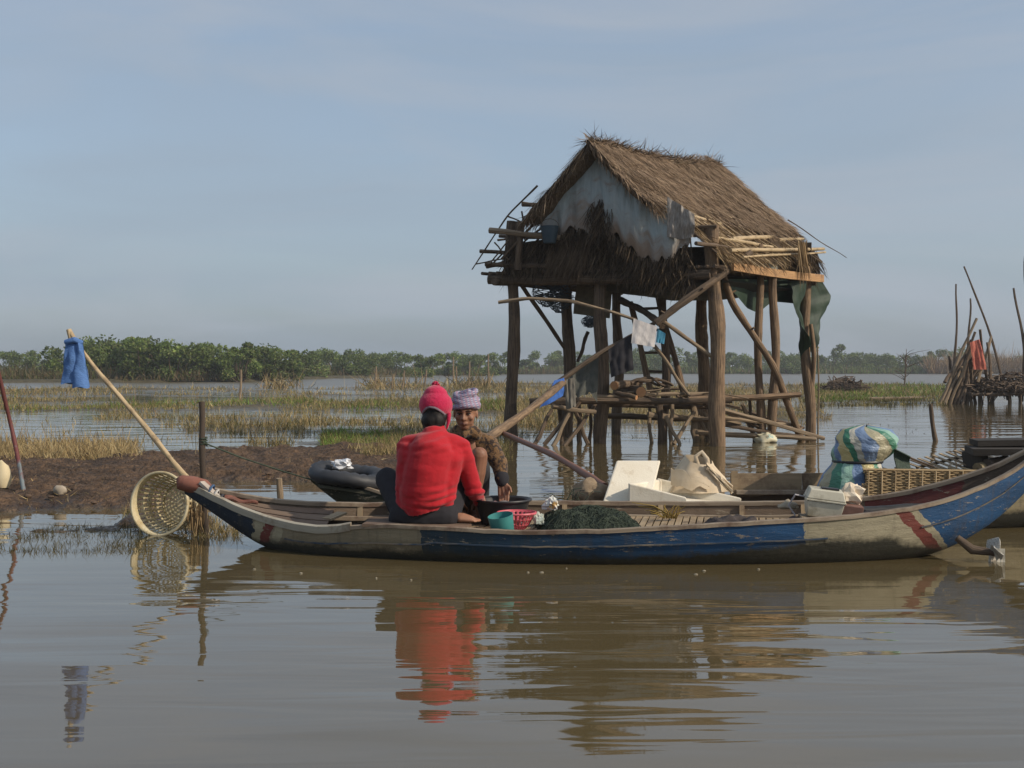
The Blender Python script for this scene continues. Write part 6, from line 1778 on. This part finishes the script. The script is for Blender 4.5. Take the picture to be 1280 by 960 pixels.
tr.capsule([hA + Vector((-.03, 0, .0)), hB], [.12, .12], 14)
me = blob('trousers', tr, .009, 4, disp=folds(.008, 91, 8, 9))
co = np.zeros(len(me.vertices) * 3, np.float32); me.vertices.foreach_get('co', co); co = co.reshape(-1, 3); co[:, 2] = np.maximum(co[:, 2], .165); me.vertices.foreach_set('co', co.ravel())
place(me, 'trousers', material('charcoal_trousers', (.028, .028, .032), (.05, .05, .055), 14, rough=.9, coords='obj'), p2)
# checked scarf wound round the head
sf = MB()
for k in range(5):
    q = k / 4
    ring = [P2((.084 - .006 * abs(q - .4)) * math.cos(a) * (1 - .22 * q), -.008 + (.098 - .012 * q) * math.sin(a) * (1 - .2 * q), .042 + .020 * k + .010 * math.sin(a + k) + .012 * math.cos(a) * (1 if k % 2 else -1)) for a in np.linspace(0, 2 * PI, 25)]
    sf.tube(ring, .019, 8, caps=False)
sf.ball(P2(0, -.01, .085), (.072, .088, .055), 18, M2); sf.ball(P2(.0, -.04, .03), (.078, .072, .06), 16, M2)
sf.capsule([P2(-.05, .02, .118), P2(-.02, .03, .142), P2(.03, .02, .125)], [.02, .022, .018], 10); sf.ball(P2(.06, -.03, .11), (.03, .03, .025), 10, M2)
me = blob('scarf', sf, .0055, 2, disp=folds(.004, 99, 12, 25))
def scarf_material():
    m = material('checked_scarf', (.9, .9, .9), (1.05, 1.05, 1.05), 8, rough=.9, bump=.002, bscale=60, coords='obj')
    t = m.node_tree; n_ = t.nodes.new; l_ = t.links.new; p = t.nodes['Principled BSDF']
    tcn = n_('ShaderNodeTexCoord'); mp_ = n_('ShaderNodeMapping'); mp_.inputs['Rotation'].default_value = (.2, .25, .1); l_(tcn.outputs['Object'], mp_.inputs[0])
    def wave(dirn, sc):
        w_ = n_('ShaderNodeTexWave'); w_.bands_direction = dirn; w_.inputs['Scale'].default_value = sc; w_.inputs['Distortion'].default_value = 2.5; w_.inputs['Detail'].default_value = 1
        l_(mp_.outputs[0], w_.inputs['Vector'])
        g = n_('ShaderNodeMath'); g.operation = 'GREATER_THAN'; g.inputs[1].default_value = .55; l_(w_.outputs['Fac'], g.inputs[0]); return g.outputs[0]
    def mix(f, a, b):
        q = n_('ShaderNodeMix'); q.data_type = 'RGBA'; l_(f, q.inputs[0])
        for i, s in ((6, a), (7, b)):
            if isinstance(s, tuple): q.inputs[i].default_value = (*s, 1)
            else: l_(s, q.inputs[i])
        return q.outputs[2]
    a = mix(wave('Z', 22), (.40, .37, .42), (.13, .15, .28))
    c_ = mix(wave('X', 12), a, (.30, .21, .28))
    old = p.inputs['Base Color'].links[0].from_socket
    mu = n_('ShaderNodeMix'); mu.data_type = 'RGBA'; mu.blend_type = 'MULTIPLY'; mu.inputs[0].default_value = 1
    l_(c_, mu.inputs[6]); l_(old, mu.inputs[7]); l_(mu.outputs[2], p.inputs['Base Color'])
    return m
place(me, 'head_scarf', scarf_material(), p2)
sm = MB(); sm.capsule([P2(-.055, -.01, -.11), P2(0, .05, -.135), P2(.055, -.01, -.11)], [.03, .03, .03], 10); sm.capsule([P2(-.06, -.02, -.14), P2(.06, -.02, -.14)], [.05, .05], 10)
me = blob('collar', sm, .007, 3, disp=folds(.006, 101, 14, 14)); place(me, 'collar', MATS['leopard_jacket'], p2)

# ------------------------------------------------------------------ left bank
sp_ = W(87, 413, 8.9); ep_ = W(234, 598, 8.42)
bp_ = pole('bamboo_pole', [sp_, W(120, 462, 8.8), W(160, 512, 8.68), W(200, 557, 8.55), ep_], .015, .022, M_BAMBOO, None, 9, .010, 'long pale bamboo pole leaning over the bow with blue shorts at its tip', 'pole')
mb = MB(); mb.tube([W(86, 412, 8.9), W(92, 436, 8.88)], .02, 8); o = mb.build('fork', M_BAMBOO, bp_)
# shorts
shp = empty('shorts', W(94, 430, 8.78), 'light blue shorts drying on the tip of the bamboo pole', 'shorts')
M_SHORT = material('blue_shorts', (0.10, 0.21, 0.47), (0.075, 0.16, 0.37), 9, (1, 3, 1), .85, .006)
def leg_f(cx0, cx1, sgn):
    def f(a, b):
        th = a * 2 * PI
        cx = cx0 + (cx1 - cx0) * b; w_ = np.interp(b, [0, .3, 1], [7, 8.5, 10.5])
        px = cx + w_ * math.cos(th); py = 427 + b * 55 + 2.5 * sgn * b
        return W(px, py, 8.76) + Vector((0, .035 * math.sin(th) * (.6 + b * .6) + .03 * float(fbm(a * 6 + cx0, b * 3, 0, 6, 3)), .006 * math.sin(th * 3)))
    return f
for c0, c1, s_ in ((90, 87, -1), (96, 101, 1)):
    mb = MB(); mb.grid(leg_f(c0, c1, s_), 24, 14); mb.build('leg', M_SHORT, shp)
mb = MB(); mb.tube([W(82, 428, 8.76), W(93, 425, 8.74), W(103, 429, 8.76)], [.02, .024, .018], 8); mb.build('waistband', M_SHORT, shp)
# stake, rope, small stakes
pole('mooring_stake', [G(258, 668) + Vector((0, 0, -.3)), W(254, 580, 8.66), W(252, 502, 8.66)], .024, .021, material('dark_stake', (.05, .038, .03), (.10, .075, .055), 16, GR, .85, .004), None, 9, .006, 'upright dark mooring stake behind the bow of the blue canoe', 'stake', knots=2)
pole('mooring_rope', [W(254, 553, 8.63), W(300, 572, 8.8), W(350, 588, 8.95), W(402, 603, 9.0)], .006, .006, M_NETC, None, 5, .002, 'thin rope from the mooring stake to the moored canoe', 'rope')
mb = MB(); cst = W(254, 552, 8.66)
mb.tube([cst + Vector((.027 * math.cos(a), .027 * math.sin(a), .003 * a - .03)) for a in np.linspace(0, 20, 50)], .006, 5)
tag(mb.build('rope_knot', M_NETC, loc=cst), 'greenish rope wound around the mooring stake', 'rope')
pole('short_stake', [G(352, 634) + Vector((0, 0, -.2)), W(349, 598, 10.3)], .03, .026, M_STAKE, None, 8, .004, 'short wooden stub in the shallow water behind the bow', 'stake')
lp = G(34, 618, .06)
pole('painted_pole', [lp + Vector((0, 0, -.15)), W(16, 540, 11.2), W(-8, 440, 11.0)], .022, .018, material('red_pole', (.15, .045, .04), (.10, .035, .03), 10, GR, .6, c3=(.16, .19, .20), s3=1.0, t3=(.52, .56)), None, 8, .004, 'thin dark red pole leaning at the left edge of the frame', 'pole')
crumple('cream_jug', G(2, 612, .08) + Vector((0, 0, .12)), (.085, .075, .14), material('cream_jug', (.56, .46, .28), (.64, .55, .36), 5, rough=.6), 'cream plastic jug lying on the mud at the left edge', 'jug', 17, .2, n=16)
crumple('pale_stone', G(75, 617, .09) + Vector((0, 0, .03)), (.06, .05, .045), material('pale_stone', (.42, .36, .28), (.30, .25, .19), 8, rough=.9), 'small pale stone on the mud behind the white basket', 'stone', 23, .35, n=14)
r = random.Random(44)
mb = MB()
for k in range(170):
    px, py = r.uniform(-60, 480), r.uniform(575, 632)
    p = G(px, py, .08)
    z = ground_z(p.x, p.y)
    if z < .03: continue
    s = r.uniform(.008, .03)
    mb.ball((p.x, p.y, z + s * .3), (s * r.uniform(.8, 1.8), s * r.uniform(.8, 1.5), s * .7), 6)
o = mb.build('mud_clods', material('mud_clod', (.07, .045, .03), (.14, .095, .065), 9, rough=.9, coords='obj'), fix=False)
tag(o, 'scattered clods of mud on the brown bank', 'clods', kind='stuff')

# white plastic basket lying on its side, mouth towards the camera
bk = empty('plastic_basket', G(205, 668), 'off white latticed plastic basket lying on its side by the bow', 'basket')
M_BSK = material('ivory_plastic', (0.58, 0.48, 0.27), (0.70, 0.63, 0.45), 4, rough=.5, spec=.4, c3=(.42, .30, .13), s3=3.5, t3=(.52, .66), trans=.12)
cm = W(199, 630, 8.62)                         # middle of the mouth
axis = Vector((.27, .95, -.10)).normalized()       # from the mouth to the bottom
ux = axis.cross(Vector((0, 0, 1))).normalized(); uy = ux.cross(axis).normalized()
def bp3(r_, z, a): return cm + axis * z + ux * (r_ * math.cos(a)) + uy * (r_ * math.sin(a))
zs = [0, .03, .05, .10, .115, .165, .18, .235, .25, .285, .30]
rs = [float(np.interp(z, [0, .30], [.222, .150])) for z in zs]
nB = 72
V_, F_ = [], []
for z, r_ in zip(zs, rs):
    for j in range(nB): V_.append(bp3(r_, z, 2 * PI * j / nB))
for i in range(len(zs) - 1):
    for j in range(nB):
        if i in (2, 4, 6, 8) and j % 2 == 0: continue
        if i == 2 and j % 2 == 0 and False: continue
        F_.append((i * nB + j, i * nB + (j + 1) % nB, (i + 1) * nB + (j + 1) % nB, (i + 1) * nB + j))
mb = MB(); mb.add(V_, F_); o = mb.build('side_wall', M_BSK, bk, fix=False)
md = o.modifiers.new('thickness', 'SOLIDIFY'); md.thickness = .005
V_, F_ = [], []
rr_ = [.150, .135, .12, .108, .094, .082, .068, .056, .042, .03, .0]
for r_ in rr_:
    for j in range(36): V_.append(bp3(r_, .30, 2 * PI * j / 36))
for i in range(len(rr_) - 1):
    for j in range(36):
        if i % 2 == 1 and j % 2 == 0: continue
        F_.append((i * 36 + j, i * 36 + (j + 1) % 36, (i + 1) * 36 + (j + 1) % 36, (i + 1) * 36 + j))
mb = MB(); mb.add(V_, F_); o = mb.build('bottom', M_BSK, bk, fix=False)
md = o.modifiers.new('thickness', 'SOLIDIFY'); md.thickness = .005
mb = MB(); mb.tube([bp3(.226, .0, a) for a in np.linspace(0, 2 * PI, 61)], .011, 8, caps=False); mb.build('rim', M_BSK, bk)
mb = MB(); mb.tube([bp3(rs[4] + .003, .162, a) for a in np.linspace(0, 2 * PI, 61)], .006, 6, caps=False); mb.build('band', M_BSK, bk)
# straw tuft between basket and stake
rng2 = random.Random(77); pts, dirs = [], []
for k in range(200):
    p = G(246 + rng2.gauss(0, 6), 668) + Vector((0, rng2.uniform(-.05, .1), rng2.uniform(.08, .24)))
    pts.append(p); dirs.append(Vector((rng2.gauss(.02, .12), rng2.gauss(0, .12), -1)))
P = np.array([tuple(p) for p in pts]); D = np.array([tuple(d) for d in dirs])
me = strand_mesh('straw_bundle', P, D, RNG.uniform(.08, .2, len(P)), RNG.uniform(.004, .009, len(P)), STRAW[RNG.integers(0, 4, len(P))], .1, off=G(246, 668))
tag(link_mesh('straw_bundle', me, M_STRAND, None, G(246, 668)), 'bundle of wet straw hanging beside the mooring stake and basket', 'straw')

# ------------------------------------------------------------------ stakes in the marsh
r = random.Random(12)
midlab = {}
for px, top, base_, lb in ((300, 462, 496, 'lone thin stake in the marsh above the mooring stake'), (468, 458, 486, 'thin stake at the near end of the dry brush fence'), (503, 463, 486, 'crooked stake in the gap left of the crimson cap'),
                           (567, 446, 484, 'dark stake just right of the crimson cap on the marsh'), (571, 458, 484, 'short stake beside the dark one beyond the head scarf'), (586, 452, 484, 'slanted stake beyond the head scarf'),
                           (610, 443, 486, 'pale upright stake left of the front stilt of the hut'), (530, 462, 485, 'thin stake standing directly beyond the crimson cap'), (489, 468, 486, 'short stake amid the dry brush beyond the cap')):
    b = G(px, base_, .03)
    pole('marsh_stake', [b + Vector((0, 0, -.3)), W(px + r.uniform(-1, 4), top, b.y)], .055, .04, M_STAKE, None, 6, .02, lb, 'stake', 'stakes on the marsh', seg=4)
pts, dirs = [], []
for k in range(900):
    c0 = r.choice(((600, 10), (575, 12), (470, 8), (350, 14), (500, 18)))
    b = G(c0[0] + r.gauss(0, c0[1]), r.uniform(482, 487), 0)
    pts.append(b); dirs.append(Vector((r.gauss(0, .6), r.gauss(0, .6), 1)))
P = np.array([tuple(p) for p in pts]); D = np.array([tuple(d) for d in dirs])
me = strand_mesh('dry_brush', P, D, RNG.uniform(.3, 1.2, len(P)), RNG.uniform(.03, .06, len(P)), np.vstack([DRY, BRN])[RNG.integers(0, 8, len(P))], .3)
tag(link_mesh('dry_brush', me, M_BLADE), 'dry brown brush clumps around the marsh stakes', 'brush', kind='stuff')

# brush pile and sapling right of the hut
def brush_pile(name, c, rx, ry, rz, n_, label, par=None, seed=1):
    q = random.Random(seed); m_ = MB()
    for k in range(n_):
        a = q.uniform(0, 6.28); s = q.random() ** .5
        x, y = s * math.cos(a), s * math.sin(a); z = q.uniform(.05, 1) * (1 - s * .75)
        p = Vector(c) + Vector((x * rx, y * ry, z * rz)); d = Vector((q.gauss(0, 1), q.gauss(0, 1), q.gauss(0, .35))).normalized() * q.uniform(.2, .5)
        m_.tube([p - d, p + Vector((0, 0, q.uniform(-.05, .08))), p + d], [.03, .026, .014], 4)
    if par is None:
        return tag(m_.build(name, M_STICK, loc=c, fix=False), label, 'brushwood')
    o = m_.build(name, M_STICK, par, fix=False); o['kind'] = 'stuff'; return o
brush_pile('brushwood_pile', G(1055, 491), 1.05, .8, .85, 420, 'dark heap of cut brushwood on the green spit right of the hut', seed=5)
sap = empty('bare_sapling', G(1130, 485), 'bare twiggy sapling on the green spit between hut and leaning stakes', 'sapling')
b = G(1130, 485); mb = MB(); mb.tube([b + Vector((0, 0, -.2)), b + Vector((.1, 0, 1.0)), W(1133, 436, b.y)], [.05, .035, .015], 6); mb.build('trunk', M_STICK, sap)
for k in range(26):
    p = b + Vector((.08, 0, r.uniform(.3, 2.2))); e = p + Vector((r.gauss(0, .5), r.gauss(0, .4), r.uniform(.1, .6)))
    mb = MB(); mb.tube([p, p.lerp(e, .5) + Vector((0, 0, .06)), e], [.018, .014, .006], 4); mb.build('branch', M_STICK, sap)
pole('water_stake', [G(1172, 551) + Vector((0, 0, -.3)), W(1163, 505, 19.8)], .045, .035, M_STICK, None, 8, .006, 'short dark stake leaning in open water before the stake pile', 'stake')
pole('spit_log', [G(1082, 498, .05), G(1155, 497.5, .06)], .06, .05, M_STAKE, None, 7, .01, 'pale log lying along the edge of the green spit', 'log')
# leaning stakes with brush platform at the right edge
DS = 40.0
tp = empty('stake_stack', W(1215, 505, DS), 'cluster of poles leaning together in the water near the right edge', 'stakes')
for a, b in (((1172, 502), (1221, 398)), ((1178, 504), (1212, 440)), ((1183, 505), (1228, 445)), ((1190, 506), (1216, 430)), ((1195, 505), (1222, 435)), ((1200, 506), (1218, 440)), ((1186, 503), (1208, 450)), ((1176, 503), (1205, 460)),
             ((1229, 505), (1218, 440)), ((1238, 505), (1225, 412)), ((1242, 505), (1234, 428)), ((1209, 505), (1210, 455)), ((1203, 505), (1212, 460)), ((1222, 470), (1239, 420)), ((1192, 472), (1186, 445)), ((1181, 470), (1199, 443)), ((1214, 505), (1210, 470)), ((1174, 505), (1214, 425)), ((1180, 506), (1219, 415)), ((1186, 506), (1222, 440)), ((1192, 505), (1226, 450)), ((1197, 506), (1214, 436)), ((1178, 503), (1202, 458)), ((1188, 506), (1228, 460)), ((1205, 506), (1216, 452)), ((1219, 506), (1214, 462))):
    pole('stake', [W(a[0], a[1] + 8, DS + r.uniform(-.6, .6)), W(*b, DS + r.uniform(-.4, .4))], .06, .042, r.choice((M_STAKE, M_STICK, M_POSTD)), tp, 7, .03, seg=5)
pl_ = empty('brush_platform', W(1250, 505, DS), 'dark brushwood heaped on a low platform at the right edge', 'brushwood')
brush_pile('brushwood', W(1262, 492, DS + .3), 1.9, .9, .75, 620, '', pl_, 8)
for px in (1225, 1237, 1262, 1275, 1300):
    pole('leg', [W(px, 512, DS + r.uniform(-.3, .5)), W(px, 478, DS + .2)], .07, .06, M_STAKE, pl_, 6, .02, seg=3)
for k in range(3):
    pole('bearer', [W(1214, 493 - 4 * k, DS - .4 + .4 * k), W(1330, 490 - 4 * k, DS - .2 + .4 * k)], .06, .05, M_STICK, pl_, 6, .03, seg=4)
cloth('red_cloth', material('red_check', (.50, .12, .09), (.62, .25, .17), 9, rough=.9, c3=(.36, .05, .05), s3=9), (W(1212, 428, DS - .6), W(1224, 424, DS - .6), W(1234, 462, DS - .5), W(1217, 462, DS - .5)), 'faded red checked cloth hung on the leaning stakes', 'cloth', 14, 14, .06)
for a, b, r0, lb in (((1192, 470), (1195, 355), .05, 'thin tall pole just left of the leaning stakes'), ((1207, 470), (1213, 373), .05, 'thin upright pole rising behind the leaning stakes'),
                     ((1260, 478), (1205, 333), .05, 'long thin pole leaning far left over the brush platform'), ((1284, 470), (1267, 360), .06, 'bent thin pole at the very right edge'), ((1278, 402), (1281, 320), .04, 'pole tip cut by the right edge of the frame')):
    pole('thin_pole', [W(a[0], a[1] + (22 if a[0] != 1278 else 100), DS + 1), W((a[0] + b[0]) / 2 + 2, (a[1] + b[1]) / 2, DS + 1), W(*b, DS + 1)], r0, r0 * .6, M_STICK, None, 6, .03, lb, 'pole', seg=5)

# bits of litter floating by the boat
mb = MB(); r = random.Random(21)
for px, py in [(757 - 640 + 560, 716), (376, 717), (318, 712), (660, 716), (708, 711), (948, 712), (880, 714)] + [(r.uniform(330, 1180), r.uniform(708, 730)) for _ in range(3)]:
    p = G(px, py); s = r.uniform(.004, .010)
    mb.ball((p.x, p.y, .002), (s * 1.6, s, .006), 7)
tag(mb.build('floating_litter', material('floating_bits', (.34, .31, .24), (.14, .12, .08), 60, coords='obj'), fix=False), 'small pale bits floating along the side of the blue canoe', 'litter', kind='stuff')

# ------------------------------------------------------------------ haze
hz = MB(); x0, x1, y0, y1, z0, z1 = -3010, 3010, -42, 6010, -1.2, 7.5
hz.add([(x0, y0, z0), (x1, y0, z0), (x1, y1, z0), (x0, y1, z0), (x0, y0, z1), (x1, y0, z1), (x1, y1, z1), (x0, y1, z1)], [(3, 2, 1, 0), (4, 5, 6, 7), (0, 1, 5, 4), (1, 2, 6, 5), (2, 3, 7, 6), (3, 0, 4, 7)])
hm_ = bpy.data.materials.new('haze_air'); hm_.use_nodes = True
t = hm_.node_tree; t.nodes.remove(t.nodes['Principled BSDF'])
pv = t.nodes.new('ShaderNodeVolumePrincipled')
pv.inputs['Color'].default_value = (.86, .90, .96, 1); pv.inputs['Density'].default_value = 0.0007; pv.inputs['Anisotropy'].default_value = .2
t.links.new(pv.outputs[0], t.nodes['Material Output'].inputs['Volume'])
tag(hz.build('haze', hm_, smooth=False), 'thin pale haze over the marsh', 'haze', kind='stuff')
